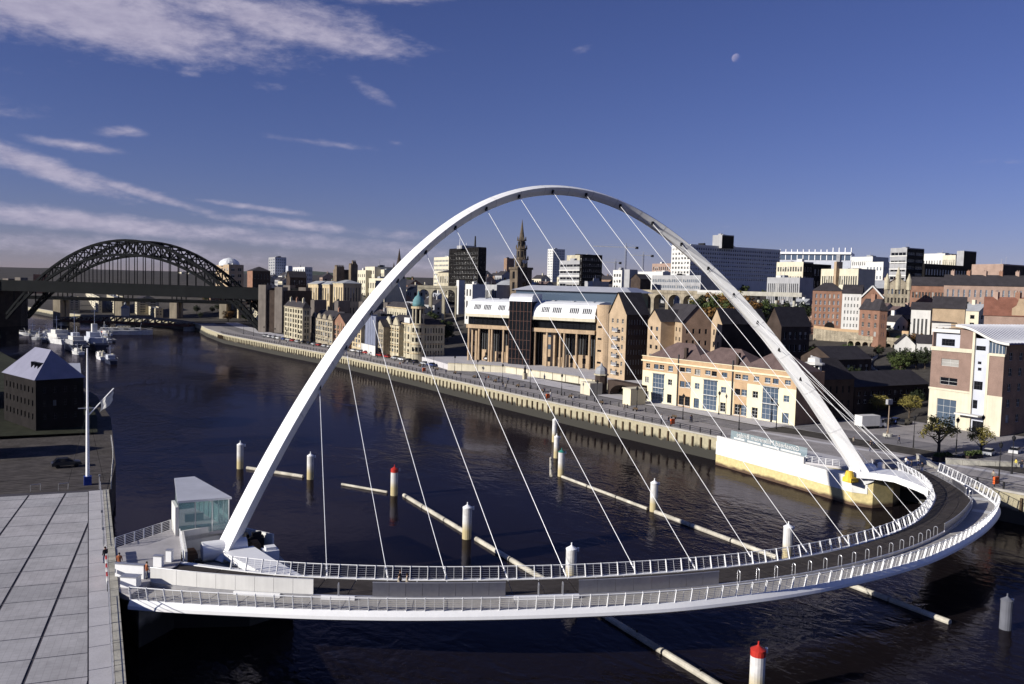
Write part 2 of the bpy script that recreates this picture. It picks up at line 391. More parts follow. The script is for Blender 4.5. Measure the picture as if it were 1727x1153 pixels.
wm = MB(); wm.quad((-13000, -2000, 0), (13000, -2000, 0), (13000, 12000, 0), (-13000, 12000, 0))
tag(wm.build('water', river), kind='structure', label='dark rippled river water')

def tidal(name, top, low, z0, z1, wob=0.8):
    "wall that is pale above the tide line and dark and slimy below it"
    m = bpy.data.materials.new(name); m.use_nodes = True; nt = m.node_tree; N = nt.nodes; L = nt.links
    b = N['Principled BSDF']; b.inputs['Roughness'].default_value = 0.85
    g = N.new('ShaderNodeNewGeometry'); s = N.new('ShaderNodeSeparateXYZ'); L.new(g.outputs['Position'], s.inputs[0])
    n = N.new('ShaderNodeTexNoise'); n.inputs['Scale'].default_value = 0.45; n.inputs['Detail'].default_value = 6; L.new(g.outputs['Position'], n.inputs['Vector'])
    a = N.new('ShaderNodeMath'); a.operation = 'MULTIPLY_ADD'; L.new(n.outputs[0], a.inputs[0]); a.inputs[1].default_value = -2*wob*1.6; L.new(s.outputs[2], a.inputs[2])
    r = N.new('ShaderNodeMapRange'); L.new(a.outputs[0], r.inputs[0]); r.inputs[1].default_value = z0-wob; r.inputs[2].default_value = z1-wob
    n2 = N.new('ShaderNodeTexNoise'); n2.inputs['Scale'].default_value = 1.6; n2.inputs['Detail'].default_value = 5; L.new(g.outputs['Position'], n2.inputs['Vector'])
    t = N.new('ShaderNodeMix'); t.data_type = 'RGBA'; L.new(n2.outputs[0], t.inputs[0]); t.inputs[6].default_value = tuple(x*0.6 for x in top)+(1,); t.inputs[7].default_value = tuple(min(1, x*1.3) for x in top)+(1,)
    mx = N.new('ShaderNodeMix'); mx.data_type = 'RGBA'; L.new(r.outputs[0], mx.inputs[0]); mx.inputs[6].default_value = tuple(low)+(1,); L.new(t.outputs[2], mx.inputs[7])
    L.new(mx.outputs[2], b.inputs['Base Color']); return m
quaym = tidal('quay_wall_tidal', (0.38, 0.34, 0.23), (0.030, 0.028, 0.022), 1.6, 2.3, 0.8)
caism = tidal('caisson_tidal', (0.60, 0.50, 0.24), (0.10, 0.06, 0.035), 0.15, 0.6, 0.35)

# north quay wall with timber fender piles
def quay_wall():
    ys = [-400, -120]+list(range(-60, 660, 6))+[700, 800, 1000, 1500]
    mb = MB()
    for a, c in zip(ys, ys[1:]):
        xa, xc = qn(a), qn(c)
        mb.quad((xa, c*0+a, -2), (xa, a, 4.9), (xc, c, 4.9), (xc, c, -2))
    o = mb.build('quay_wall', quaym); tag(o, 'pale tide-stained stone quay wall of the north bank', kind='structure')
    cap = MB()
    for a, c in zip(ys, ys[1:]):
        xa, xc = qn(a)-0.15, qn(c)-0.15
        cap.add([(xa, a, 4.9), (xc, c, 4.9), (xc, c, 5.26), (xa, a, 5.26), (xa+0.95, a, 4.9), (xc+0.95, c, 4.9), (xc+0.95, c, 5.26), (xa+0.95, a, 5.26)],
                [(0, 3, 2, 1), (3, 7, 6, 2), (0, 1, 5, 4), (4, 5, 6, 7)])
    cap.build('coping', kerb, o)
    pm = MB(); pm.box(-0.17, 0.17, -0.17, 0.17, -2.2, 0); pile = pm.mesh('fender_pile', timber)
    y = 39.0
    while y < 420:
        inst('fender_pile', pile, o, (qn(y)-0.2, y, 4.35-random.random()*0.3), 0.1*random.random(), (1, 1, 1))
        y += 2.55+random.uniform(-0.12, 0.12)
    for yy in (-9, -14, -19, -24, -29, -34):
        inst('fender_pile', pile, o, (qn(yy)-0.2, yy, 4.4))
    return o
quay_wall()
def ribbon(name, d0, d1, y0, y1, off, m, label, step=8, zf=None):
    mb = MB(); ys = [y0+(y1-y0)*i/max(1, int((y1-y0)/step)) for i in range(int((y1-y0)/step)+1)]
    f = lambda d, y: d(y) if callable(d) else d
    nseg = 3
    for a, c in zip(ys, ys[1:]):
        for k in range(nseg):
            ra = [lerp(f(d0, a), f(d1, a), t/nseg) for t in (k, k+1)]; rc = [lerp(f(d0, c), f(d1, c), t/nseg) for t in (k, k+1)]
            P = []
            for yy, dd in ((a, ra[0]), (a, ra[1]), (c, rc[1]), (c, rc[0])):
                x = qn(yy)+dd; P.append((x, yy, interp(GN, dd)+off))
            mb.quad(*P)
    o = mb.build(name, m); return tag(o, label, kind='structure')
ribbon('quayside_promenade', 0.8, 10.5, -90, 520, 0.03, setts, 'grey sett-paved promenade along the north quay')
ribbon('kerb', 10.5, 10.8, 42, 520, 0.13, kerb, 'pale stone kerb between promenade and quayside road')
qroad = ribbon('quayside_road', 10.8, 18.0, 42, 520, 0.012, asphalt, 'dark asphalt quayside road behind the promenade')
for _k in range(46):
    _y = 48+_k*8.0; _q = MB(); _x0, _x1 = qn(_y)+14.3, qn(_y+3)+14.3; _z = interp(GN, 14.3)+0.02
    _q.quad((_x0, _y, _z), (_x0+0.14, _y, _z), (_x1+0.14, _y+3, _z), (_x1, _y+3, _z)); _q.build('lane_dash', framew, qroad)
ribbon('kerb', 18.0, 18.3, 42, 520, 0.13, kerb, 'pale kerb on the building side of the quayside road')
ribbon('pavement', 18.3, 27, 42, 520, 0.10, palepaving, 'pale pavement in front of the quayside buildings')
ribbon('plaza', 10.5, 56, -90, 42, 0.016, setts, 'wide grey paved plaza at the north end of the footbridge')
ribbon('pale_paving_strip', 11.5, 13.2, -90, 42, 0.035, palepaving, 'pale paving strip edging the plaza')
ribbon('plaza_road', 22, 31, -90, 42, 0.034, asphalt, 'asphalt roadway crossing the plaza')
ribbon('kerb', 21.7, 22, -90, 42, 0.13, kerb, 'pale kerb along the plaza roadway, river side')

# south side: paved square of slabs, its coping, the lower mooring quay beyond
ZS = 6.5
def clip(poly, n, d):
    out = []
    for i, a in enumerate(poly):
        b = poly[(i+1) % len(poly)]; da = a[0]*n[0]+a[1]*n[1]-d; db = b[0]*n[0]+b[1]*n[1]-d
        if da <= 0: out.append(a)
        if (da < 0) != (db < 0) and abs(da-db) > 1e-9:
            t = da/(da-db); out.append((a[0]+(b[0]-a[0])*t, a[1]+(b[1]-a[1])*t))
    return out
def tiled(name, col, th):
    "small square pavers inside each big slab, with stains and worn patches"
    m = bpy.data.materials.new(name); m.use_nodes = True; nt = m.node_tree; N = nt.nodes; L = nt.links; b = N['Principled BSDF']; b.inputs['Roughness'].default_value = 0.8; b.inputs['Specular IOR Level'].default_value = 0.15
    g = N.new('ShaderNodeNewGeometry'); mp = N.new('ShaderNodeMapping'); mp.inputs['Rotation'].default_value = (0, 0, th); L.new(g.outputs['Position'], mp.inputs[0])
    br = N.new('ShaderNodeTexBrick'); br.offset = 0.0; br.inputs['Scale'].default_value = 1.0; br.inputs['Brick Width'].default_value = 0.55; br.inputs['Row Height'].default_value = 0.55; br.inputs['Mortar Size'].default_value = 0.018; br.inputs['Mortar Smooth'].default_value = 0.3
    br.inputs['Color1'].default_value = tuple(col)+(1,); br.inputs['Color2'].default_value = tuple(x*0.93 for x in col)+(1,); br.inputs['Mortar'].default_value = tuple(x*0.74 for x in col)+(1,); L.new(mp.outputs[0], br.inputs['Vector'])
    cur = br.outputs[0]
    for sc, lo, c0, c1 in ((0.16, 0.80, 0.35, 0.65), (1.3, 0.86, 0.3, 0.55), (9.0, 0.93, 0.3, 0.7)):
        n = N.new('ShaderNodeTexNoise'); n.inputs['Scale'].default_value = sc; n.inputs['Detail'].default_value = 6; L.new(g.outputs['Position'], n.inputs['Vector'])
        r = N.new('ShaderNodeMapRange'); L.new(n.outputs[0], r.inputs[0]); r.inputs[1].default_value = c0; r.inputs[2].default_value = c1; r.inputs[3].default_value = lo; r.inputs[4].default_value = 1.0
        x = N.new('ShaderNodeMix'); x.data_type = 'RGBA'; x.blend_type = 'MULTIPLY'; x.inputs[0].default_value = 1.0; L.new(cur, x.inputs[6]); L.new(_grey(N, L, r.outputs[0]), x.inputs[7]); cur = x.outputs[2]
    L.new(cur, b.inputs['Base Color']); return m
def square():
    mb = MB(); mb.prism([(qs(-60)-0.02, -60), (qs(-30)-0.02, -30), (qs(0)-0.02, 0), (-10.62, 30.9), (-70, 39.5), (-70, -60)], -2, ZS-0.05)
    o = mb.build('square', [jointm]); tag(o, 'grey paved square on the south bank with dark joints', kind='structure')
    th = math.radians(7.6); ux, uy = (math.sin(th), math.cos(th)), (math.cos(th), -math.sin(th))   # along the thick joints, across them
    o0 = (-13.7, 13.8)
    tones = [tiled('paving_a', (0.50, 0.485, 0.49), th), tiled('paving_b', (0.47, 0.458, 0.465), th), tiled('paving_c', (0.525, 0.505, 0.51), th)]
    _ = [paving, mat('paving_b', (0.425, 0.41, 0.435), 0.8, var=0.1, scale=0.35, var2=0.12, scale2=7, bump=0.15), mat('paving_c', (0.455, 0.44, 0.46), 0.8, var=0.1, scale=0.35, var2=0.12, scale2=7, bump=0.15)]
    for i in range(-13, 3):
        for j in range(-14, 7):
            a0, a1 = i*4.38+0.12, (i+1)*4.38-0.12; b0, b1 = j*4.4+0.45+0.075, (j+1)*4.4+0.45-0.075
            P = [(o0[0]+uy[0]*a+ux[0]*b, o0[1]+uy[1]*a+ux[1]*b) for a, b in ((a0, b0), (a1, b0), (a1, b1), (a0, b1))]
            P = clip(P, (1, -0.0345), -14.28+0.02)
            if len(P) > 2: P = clip(P, (0.11, 1), 28.55)
            if len(P) > 2: P = clip(P, (0, -1), 59)
            if len(P) < 3: continue
            q = MB(); q.prism(P, ZS-0.06, ZS+random.uniform(-0.004, 0.004)); q.build('paving_slab', random.choice(tones), o)
    for k in range(-14, 8):                                             # smooth border slabs along the quay edge
        y0, y1 = k*4.4+1.9+0.04, (k+1)*4.4+1.9-0.04
        if y1 > 30.4: y1 = 30.4
        if y0 > 29.5: continue
        f = lambda y: -14.16+0.0345*y
        q = MB(); q.prism([(f(y0), y0), (qs(y0)-0.75, y0), (qs(y1)-0.75, y1), (f(y1), y1)], ZS-0.06, ZS+0.004); q.build('border_slab', palepaving, o)
        q = MB(); q.prism([(qs(y0)-0.71, y0), (qs(y0)-0.02, y0), (qs(y1)-0.02, y1), (qs(y1)-0.71, y1)], ZS-0.06, ZS+0.05); q.build('coping_stone', concrete, o)
    w = MB()
    for a, c in ((-60, -30), (-30, 0), (0, 31)):
        w.quad((qs(a), a, -2), (qs(c), c, -2), (qs(c), c, ZS), (qs(a), a, ZS))
    w.build('wall_face', tidal('south_quay_tidal', (0.30, 0.27, 0.24), (0.03, 0.03, 0.028), 1.5, 3.0), o)
    return o
square()
def lower_quay():
    mb = MB(); poly = [(-70, 39.5), (-10.6, 30.95)]+[(qs(y), y) for y in (40, 51, 70, 100, 140, 175, 220)]+[(-120, 220), (-120, 39)]
    mb.prism(poly, -2, 5.9); o = mb.build('mooring_quay', [mat('old_quay', (0.075, 0.066, 0.06), 0.9, var=0.35, scale=0.3, var2=0.3, scale2=2)])
    tag(o, 'dark stained lower quay in front of the hipped building', kind='structure')
    pl = mat('quay_plank', (0.085, 0.075, 0.07), 0.85, var=0.3, scale=0.6, streak=0.1)
    y = 33.2
    while y < 58:                                                       # broad decking strips across the lower quay
        q = MB(); x1 = qs(y)-0.3; q.box(-46, x1, y, y+1.05, 5.85, 5.93+random.uniform(0, 0.02)); q.build('decking_board', pl, o); y += 1.15
lower_quay()
def hills():
    for name, y0, x0, x1, h, lab in (('hills', 3600, -5200, 2500, 52, 'far wooded ridge beyond the arched bridge'), ('hills', 5600, -7000, 6000, 95, 'farthest blue ridge on the horizon')):
        mb = MB(); n = 90; V = []
        for j, (dy, k) in enumerate(((0, 0), (250, 0.55), (700, 1.0), (1300, 0.85), (2200, 0.2))):
            for i in range(n+1):
                x = lerp(x0, x1, i/n)
                z = (20+h*(0.62+0.22*math.sin(i*0.21+y0)+0.12*math.sin(i*0.53+1)+0.05*math.sin(i*1.7)))*k+5
                V.append((x, y0+dy+120*math.sin(i*0.4), z))
        F = [(j*(n+1)+i, j*(n+1)+i+1, (j+1)*(n+1)+i+1, (j+1)*(n+1)+i) for j in range(4) for i in range(n)]
        mb.add(V, F); tag(mb.build(name, mat('far_woods', (0.06, 0.075, 0.05), 0.95, var=0.5, scale=0.006, var2=0.4, scale2=0.03), smooth=True), lab, kind='structure')
hills()
# ---------------------------------------------------------------- the tilting footbridge
OUT = [(-11.2, -13.9), (-7.4, -16.6), (-2.5, -19.7), (4.9, -24.0), (13.6, -28.2), (23.9, -32.2), (34, -35.3), (42.7, -36.9), (49.2, -37.6), (55, -37.8), (64, -37.4), (73, -36.2), (83.5, -33.5), (93.5, -30.0), (103.2, -25.4), (107.4, -21.6), (111.4, -16.5), (115.9, -9.9), (119.0, -5.0)]
INN = [(-6.0, -4.9), (1.5, -11.9), (7.3, -15.9), (16.8, -20.9), (28.2, -25.3), (36.2, -27.6), (43.4, -29.2), (50.3, -30.2), (56.1, -30.6), (63, -30.4), (70.3, -29.5), (78, -27.9), (87.3, -24.6), (98.2, -18.6), (103.5, -14.5), (108.8, -8.5), (112.2, -2.2)]
NS = 181
OP = spline([(x, y, 0) for x, y in OUT], NS); IP0 = spline([(x, y, 0) for x, y in INN], 400)
IP = []; kk = 0
for i, o in enumerate(OP):                       # pair every outer point with the inner point straight across the deck
    lo = max(0, int(399*(i/(NS-1)-0.06))); hi = min(399, int(399*(i/(NS-1)+0.06)))
    kk = max(kk, min(range(lo, hi+1), key=lambda k: (IP0[k]-o).length)); IP.append(IP0[kk])
IP[0] = IP0[0]; IP[-1] = IP0[-1]
def smooth(P, n=3):
    for _ in range(n):
        P = [P[0]]+[(P[i-1]+P[i]*2+P[i+1])/4 for i in range(1, len(P)-1)]+[P[-1]]
    return P
IP = smooth(IP, 6)
ZF, ZC = 6.32, 6.02                              # footway and cycleway levels
bridge = thing('tilting_footbridge', 'white tilting footbridge with a leaning parabolic arch and curved deck', 'bridge', (0, 0, 0))
def cross(i, t, z):                              # t = 0 outer edge ... 1 inner edge
    p = OP[i].lerp(IP[i], t); return Vector((p.x, p.y, z))
def loft(prof, i0, i1, name, m, parent, step=1, closed=False, smooth_=False):
    mb = MB(); n = len(prof); ids = list(range(i0, i1+1, step))
    if ids[-1] != i1: ids.append(i1)
    V = [cross(i, t, z) for i in ids for t, z in prof]
    F = []
    for a in range(len(ids)-1):
        for k in range(n if closed else n-1):
            F.append((a*n+k, (a+1)*n+k, (a+1)*n+(k+1) % n, a*n+(k+1) % n))
    if closed: F += [tuple(range(n)), tuple(range(len(ids)*n-1, len(ids)*n-n-1, -1))]
    mb.add(V, F); return mb.build(name, m, parent, smooth=smooth_)
deck = loft([(-0.005, 6.2), (-0.045, 5.75), (-0.05, 5.45), (0.02, 5.12), (0.2, 4.75), (0.5, 4.45), (0.8, 4.75), (0.95, 5.2), (1.02, 5.7), (1.02, 6.36), (0.97, 6.36), (0.97, 6.2), (0.55, 6.2), (0.5, 5.95), (0.03, 5.95), (0.015, 6.2)], 0, NS-1, 'deck_box', white, bridge, 1, True)
TM = 0.40                                         # the line between cycleway and footway
PANEL = 4
for i in range(0, NS-1, PANEL):
    j = min(i+PANEL, NS-1); e = 0.012
    ta = 1.0/8.0
    def pan(t0, t1, z, name, m):
        q = MB(); a, b, c, d = cross(i, t0, z), cross(j, t0, z), cross(j, t1, z), cross(i, t1, z)
        du = (b-a).normalized()*0.04
        a, b, c, d = a+du, b-du, c-du, d+du; dz = Vector((0, 0, -0.08))
        mids = []
        q.add([a, b, c, d, a+dz, b+dz, c+dz, d+dz], [(0, 1, 2, 3), (0, 4, 5, 1), (1, 5, 6, 2), (2, 6, 7, 3), (3, 7, 4, 0)]); return q.build(name, m, deck)
    pan(0.035, TM-0.02, ZC, 'cycleway_panel', cycledeck)
    w = (0.955-TM-0.012)/3
    for k in range(3): pan(TM+0.012+w*k+0.003, TM+0.012+w*(k+1)-0.003, ZF, 'footway_panel', footdeck)
# kerb between the two ways
loft([(TM-0.02, 5.9), (TM-0.02, 6.36), (TM+0.01, 6.36), (TM+0.01, 5.9)], 0, NS-1, 'median_kerb', steel, deck, 2, True)
# --- railings: leaning fins, a handrail and thin bars
def railing(t, lean, zb, hgt, i0, i1, nposts, m_post):
    def rp(i, h):                                # point on the railing sheet
        k0, k1 = max(0, i-1), min(NS-1, i+1); base = cross(i, t, zb)
        n = (cross(i, 0, 0)-cross(i, 1, 0)).normalized()*lean
        return base+n*h+Vector((0, 0, h))
    ids = list(range(i0, i1+1, 2))
    if ids[-1] != i1: ids.append(i1)
    hr = MB(); hr.tube([rp(i, hgt) for i in ids], 0.045, 6); top = hr.build('railing', white, bridge)
    for k in range(6):
        w = MB(); w.tube([rp(i, 0.16+(hgt-0.28)*k/5) for i in ids], 0.016, 4); w.build('bar', steel, top)
    for k in range(nposts+1):
        f = i0+(i1-i0)*k/nposts; i = min(NS-2, int(f)); fr = f-i
        for sub in (0, 1):
            if sub and k == nposts: continue
            f2 = f+sub*(i1-i0)/nposts/2; i2 = min(NS-2, int(f2)); fr = f2-i2
            a = rp(i2, -0.05).lerp(rp(i2+1, -0.05), fr); b = rp(i2, hgt+(0.05 if not sub else -0.05)).lerp(rp(i2+1, hgt+(0.05 if not sub else -0.05)), fr)
            tg = (cross(i2+1, t, 0)-cross(i2, t, 0)).normalized()
            q = MB(); n = (b-a).cross(tg).normalized()
            wdt, dep = (0.055, 0.22) if not sub else (0.025, 0.03)
            q.obox(a-tg*wdt/2-n*dep/2, tg*wdt, n*dep, b-a); q.build('post' if not sub else 'baluster', m_post, top)
    return top
railing(0.005, 0.22, 6.2, 1.25, 0, NS-1, 86, white)
railing(0.99, -0.30, 6.36, 1.2, 5, NS-1, 74, white)
# --- screens and hoops on the line between the two ways
def arc_index(px):                               # deck index whose median point stands at that column of the picture
    return min(range(NS), key=lambda i: abs(pix(cross(i, TM, 6.4))[0]-px) if i < 150 else 1e9)
scr = mat('screen_steel', (0.34, 0.34, 0.38), 0.3, 0.85, var=0.06, scale=2.0)
def screen(i0, i1, h, n, m, zb=6.36):
    root = MB(); root.tube([cross(i, TM-0.006, zb+h) for i in range(i0, i1+1)], 0.04, 6); top = root.build('wind_screen', steel, bridge)
    for k in range(n):
        a = i0+(i1-i0)*k/n; b = i0+(i1-i0)*(k+1)/n
        def pt(f, z, t): i = min(NS-2, int(f)); return cross(i, t, z).lerp(cross(i+1, t, z), f-i)
        q = MB(); P = []
        for t in (TM-0.010, TM-0.004):
            P += [pt(a+0.02, zb+0.02, t), pt(b-0.02, zb+0.02, t), pt(b-0.02, zb+h-0.03, t), pt(a+0.02, zb+h-0.03, t)]
        q.add(P, [(0, 1, 2, 3), (7, 6, 5, 4), (0, 4, 5, 1), (1, 5, 6, 2), (2, 6, 7, 3), (3, 7, 4, 0)]); q.build('screen_panel', m, top)
S = [(262, 524), (627, 852), (975, 1212)]
spans = []
for k, (x0, x1) in enumerate(S):
    a, b = arc_index(x0), arc_index(x1); spans.append((a, b)); screen(a, b, 1.5 if k == 0 else 1.35, 8, whiteconc if k == 0 else scr)  # first screen coloured white to stand in for sunlight on its steel
b4 = arc_index(1590); screen(b4, b4+26, 1.0, 8, scr); spans.append((b4-1, b4+26))
screen(b4+34, b4+42, 0.9, 3, scr); spans.append((b4+34, b4+42))
hm = MB(); hp = [(0, -0.22, 0)]+[(0, -0.22*math.cos(a*math.pi/8), 1.0+0.22*math.sin(a*math.pi/8)) for a in range(9)]+[(0, 0.22, 0)]
hm.tube(hp, 0.04, 6); hoop = hm.mesh('hoop', steel)
i = 8
while i < NS-6:
    if not any(a-1 <= i <= b+1 for a, b in spans):
        p = cross(i, TM-0.005, 6.36); d = cross(i+1, TM, 0)-cross(i-1, TM, 0)
        inst('hoop', hoop, bridge, p, math.atan2(d.y, d.x))
    i += 3
# low steel benches / edge strips beside the cycleway
for x0, x1 in ((400, 470), (540, 600), (860, 905), (912, 975)):
    a, b = arc_index(x0), arc_index(x1)
    if b > a: loft([(TM-0.05, 6.04), (TM-0.05, 6.40), (TM-0.022, 6.40), (TM-0.022, 6.04)], a, b, 'edge_bench', white, deck, 1, True)
# pale cross strips standing in for gaps of sunlight on the right hand bend of the cycleway
for i0 in (b4+20, b4+31):
    i0 = min(i0, NS-6); loft([(0.05, ZC-0.02), (0.05, ZC+0.03), (TM-0.04, ZC+0.03), (TM-0.04, ZC-0.02)], i0, i0+2, 'sunlight_strip', framew, deck, 1, True)
# --- arch
RISE, TILT, ZA = 47.4, 0.3076, 6.0
AP = Vector((0, math.sin(TILT), math.cos(TILT))); AB = Vector((0, -math.cos(TILT), math.sin(TILT)))     # up the arch plane, out of it towards the deck
def arch_c(t):
    h = RISE*(1-(2*t-1)**2); return Vector((105*t, 0, ZA))+AP*h
def arch_frame(t):
    d = (arch_c(min(1, t+1e-3))-arch_c(max(0, t-1e-3))).normalized(); n = d.cross(AB); n.normalize()
    if n.dot(AP) < 0 and abs(n.dot(AP)) > 1e-6: n = -n
    return d, n
def build_arch():
    mb = MB(); V = []; N = 97
    for k in range(N):
        t = lerp(-0.0095, 1.0095, k/(N-1)); s = min(1.0, abs(2*t-1))
        c = arch_c(t); d, n = arch_frame(min(1, max(0, t)))
        if t < 0.5: n = n if n.x < 0 else -n
        else: n = n if n.x > 0 else -n
        if abs(t-0.5) < 1e-6: n = AP.copy()
        a = lerp(0.84, 1.12, s**1.5); b = lerp(1.35, 2.1, s**1.3)
        for u, w in ((1.0, 0.0), (0.55, 0.62), (0.0, 1.0), (-0.45, 0.62), (-0.85, 0.12), (-0.85, -0.12), (0.0, -1.0), (0.55, -0.62)):
            V.append(c+n*(a*u)+AB*(b*w*0.85))
    F = []
    for k in range(N-1):
        for q in range(8): F.append((k*8+q, k*8+(q+1) % 8, (k+1)*8+(q+1) % 8, (k+1)*8+q))
    F += [tuple(range(8)), tuple(range(N*8-1, N*8-9, -1))]
    mb.add(V, F); return mb.build('arch', white, bridge)
arch = build_arch()
seamm = mat('weld_seam', (0.72, 0.72, 0.73), 0.5, var=0.1)
for k_ in range(1, 24):                          # welded plate joints round the arch
    q = MB(); V_ = []
    for t in (k_/24-0.0006, k_/24+0.0006):
        s = abs(2*t-1); c = arch_c(t); d, n = arch_frame(t)
        n = AP.copy() if abs(t-0.5) < 2e-3 else (n if (n.x < 0) == (t < 0.5) else -n)
        a = lerp(0.84, 1.12, s**1.5)*1.012+0.006; b = lerp(1.35, 2.1, s**1.3)*1.012+0.006
        V_ += [c+n*(a*u)+AB*(b*w*0.85) for u, w in ((1.0, 0.0), (0.55, 0.62), (0.0, 1.0), (-0.45, 0.62), (-0.85, 0.12), (-0.85, -0.12), (0.0, -1.0), (0.55, -0.62))]
    q.add(V_, [(j, (j+1) % 8, 8+(j+1) % 8, 8+j) for j in range(8)]); q.build('weld_seam', seamm, arch)
lug = MB(); lug.box(-0.16, 0.16, -0.14, 0.14, -0.3, 0.3); lugm = lug.mesh('cable_lug', darkmetal)
# --- cables: picture columns of the anchor points on the arch, and where each meets the deck
CAB_ARCH = (530, 574, 617, 662, 710, 760, 813, 869, 927, 984, 1042, 1097, 1146, 1192, 1235, 1275, 1311, 1347)
CAB_DECK = (557, 653, 751, 855, 961, 1071, 1175, 1275, 1361, 1433, 1483, 1521, 1547, 1564)
def arch_t(px):
    return min((k/2000 for k in range(1, 2000)), key=lambda t: abs(pix(arch_c(t))[0]-px))
def deck_i(px, lim=158):
    return min(range(lim), key=lambda i: abs(pix(cross(i, 1.0, 6.3))[0]-px))
NC = 18
ids_ = [deck_i(px, 150) for px in CAB_DECK]; step_ = (NS-1-14-ids_[-1])/4
ids_ += [int(round(ids_[-1]+step_*(k+1))) for k in range(4)]
for k in range(NC):
    t = arch_t(CAB_ARCH[k]); i = ids_[k]
    c = arch_c(t)+AB*0.95; d, n = arch_frame(t); n = n if n.dot(Vector((0.5-t, 0, -0.2))) > 0 else -n
    c = arch_c(t)+AB*0.75+n*0.55
    e = cross(i, 1.0, 6.42)
    q = MB(); q.tube([c, e], 0.036, 5); cb = q.build('cable', white, bridge)
    inst('cable_lug', lugm, arch, c, 0)
    q = MB(); q.tube([e, e+(c-e).normalized()*1.4], 0.09, 6); q.build('cable_socket', white, cb)
# --- pivots: south drum and neck, north neck
q = MB(); n = 24
def drum(x0, x1, yc, zc, r, name, m, parent):
    mb = MB(); P = [(x, yc+r*math.cos(2*math.pi*k/n), zc+r*math.sin(2*math.pi*k/n)) for x in (x0, x1) for k in range(n)]
    F = [(k, (k+1) % n, n+(k+1) % n, n+k) for k in range(n)]+[tuple(range(n-1, -1, -1)), tuple(range(n, 2*n))]
    mb.add(P, F); return mb.build(name, m, parent)
drum(-2.9, 1.9, -0.4, 5.7, 1.1, 'pivot_drum', white, bridge)
q = MB(); q.prism([(-0.9, -2.2), (1.4, -10.4), (4.2, -13.6), (5.2, -13.9), (3.6, -7.0), (2.5, -1.2)], 5.2, 5.95); q.build('pivot_neck', white, bridge)
q = MB(); q.prism([(103.2, -0.8), (105.2, -2.6), (106.6, -5.6), (104.5, -11.5), (103.0, -14.4), (106.5, -12), (111.7, -3.6), (109.2, 0.6), (106, 1.8)], 5.25, 6.34); q.build('pivot_neck', white, bridge)
drum(103.8, 108.2, 0.2, 6.0, 1.2, 'pivot_drum', white, bridge)
q = MB(); q.cyl((102.6, 0.2), 1.0, 0.55, 4.6, 6.3, 14); q.box(102.0, 103.9, -0.7, 1.1, 4.4, 5.2); q.build('ram_housing', yellowp, bridge)

# --- south landing: concrete base, approach platform, machinery pit, glass pavilion
land = MB(); PL = [(-11.75, 2.0), (-5.2, 7.4), (2.4, 9.4), (2.9, 5.4), (-4.55, 3.5), (-5.7, -5.3), (-6.4, -6.6), (-11.2, -13.5), (-12.2, -12.0)]
land.prism(PL, 5.9, 6.46); lo = land.build('landing_platform', [mat('landing_paving', (0.38, 0.365, 0.375), 0.8, var=0.12, scale=0.4, var2=0.1, scale2=8)])
tag(lo, 'grey paved approach platform between the square and the footbridge', kind='structure')
q = MB(); q.prism([(-11.6, 1.4), (-5.2, 7.2), (2.2, 9.2), (5.2, 4.0), (5.6, -7.5), (0.5, -9.5), (-6.5, -6.8), (-10.2, -10.5)], -2, 4.6); bs = q.build('landing_base', [tidal('landing_tidal', (0.42, 0.40, 0.37), (0.04, 0.04, 0.035), 1.2, 2.2)])
tag(bs, 'concrete base under the south landing of the footbridge', kind='structure')
pit = thing('machinery_pit', 'open machinery pit with pale parapet beside the south pivot of the footbridge', 'machinery pit', (-2, 0, 4.6))
for a, b in (((-4.55, 3.5), (2.9, 5.4)), ((2.9, 5.4), (5.3, 1.5)), ((-4.55, 3.5), (-5.2, -4.4))):
    d = Vector((b[0]-a[0], b[1]-a[1], 0)); nn = Vector((-d.y, d.x, 0)).normalized()*0.25
    q = MB(); q.obox((a[0], a[1], 4.6), d, nn, (0, 0, 2.55 if b[0] != 5.3 else 1.6)); q.build('parapet', whiteconc, pit)
rust = mat('rusty_brown', (0.28, 0.16, 0.08), 0.8, var=0.3, scale=2)
for (x, y, w, l, h, m) in ((-3.9, 0.6, 1.2, 1.8, 1.2, rust), (3.1, 0.8, 1.2, 1.4, 1.3, rust), (3.6, 2.2, 1.6, 0.8, 1.9, darkmetal), (-3.6, -2.6, 1.0, 1.0, 1.0, darkmetal), (4.2, -2.2, 1.7, 1.6, 1.4, white), (2.6, 2.8, 0.5, 1.6, 1.7, darkmetal)):
    q = MB(); q.box(x-w/2, x+w/2, y-l/2, y+l/2, 4.6, 4.6+h*0.75); q.box(x-w/3, x+w/3, y-l/3, y+l/3, 4.6+h*0.75, 4.6+h); q.build('hydraulic_unit', m, pit)
def straight_rail(name, label, pts, z, h, m, spacing, nb, cat='railing', group=None, pw=0.06, r=0.02, zf=None):
    "posts, handrail and bars along a polyline; one thing"
    root = thing(name, label, cat, (pts[0][0], pts[0][1], z if zf is None else zf(*pts[0])), group)
    Z = lambda p: (z if zf is None else zf(p[0], p[1]))
    P = [Vector((x, y, 0)) for x, y in pts]; seg = []
    for a, b in zip(P, P[1:]):
        n_ = max(1, round((b-a).length/spacing)); seg += [a.lerp(b, k/n_) for k in range(n_)]
    seg.append(P[-1])
    pm = MB(); pm.box(-pw/2, pw/2, -pw/2, pw/2, 0, h); me = pm.mesh('post', m)
    for s_ in seg: inst('post', me, root, (s_.x, s_.y, Z(s_)), 0)
    for k in range(nb):
        hh = h*(k+1)/nb
        w = MB(); w.tube([(p.x, p.y, Z(p)+hh) for p in (seg if zf or len(pts) > 2 else [P[0], P[-1]])], r if k < nb-1 else r*1.6, 4); w.build('rail', m, root)
    return root
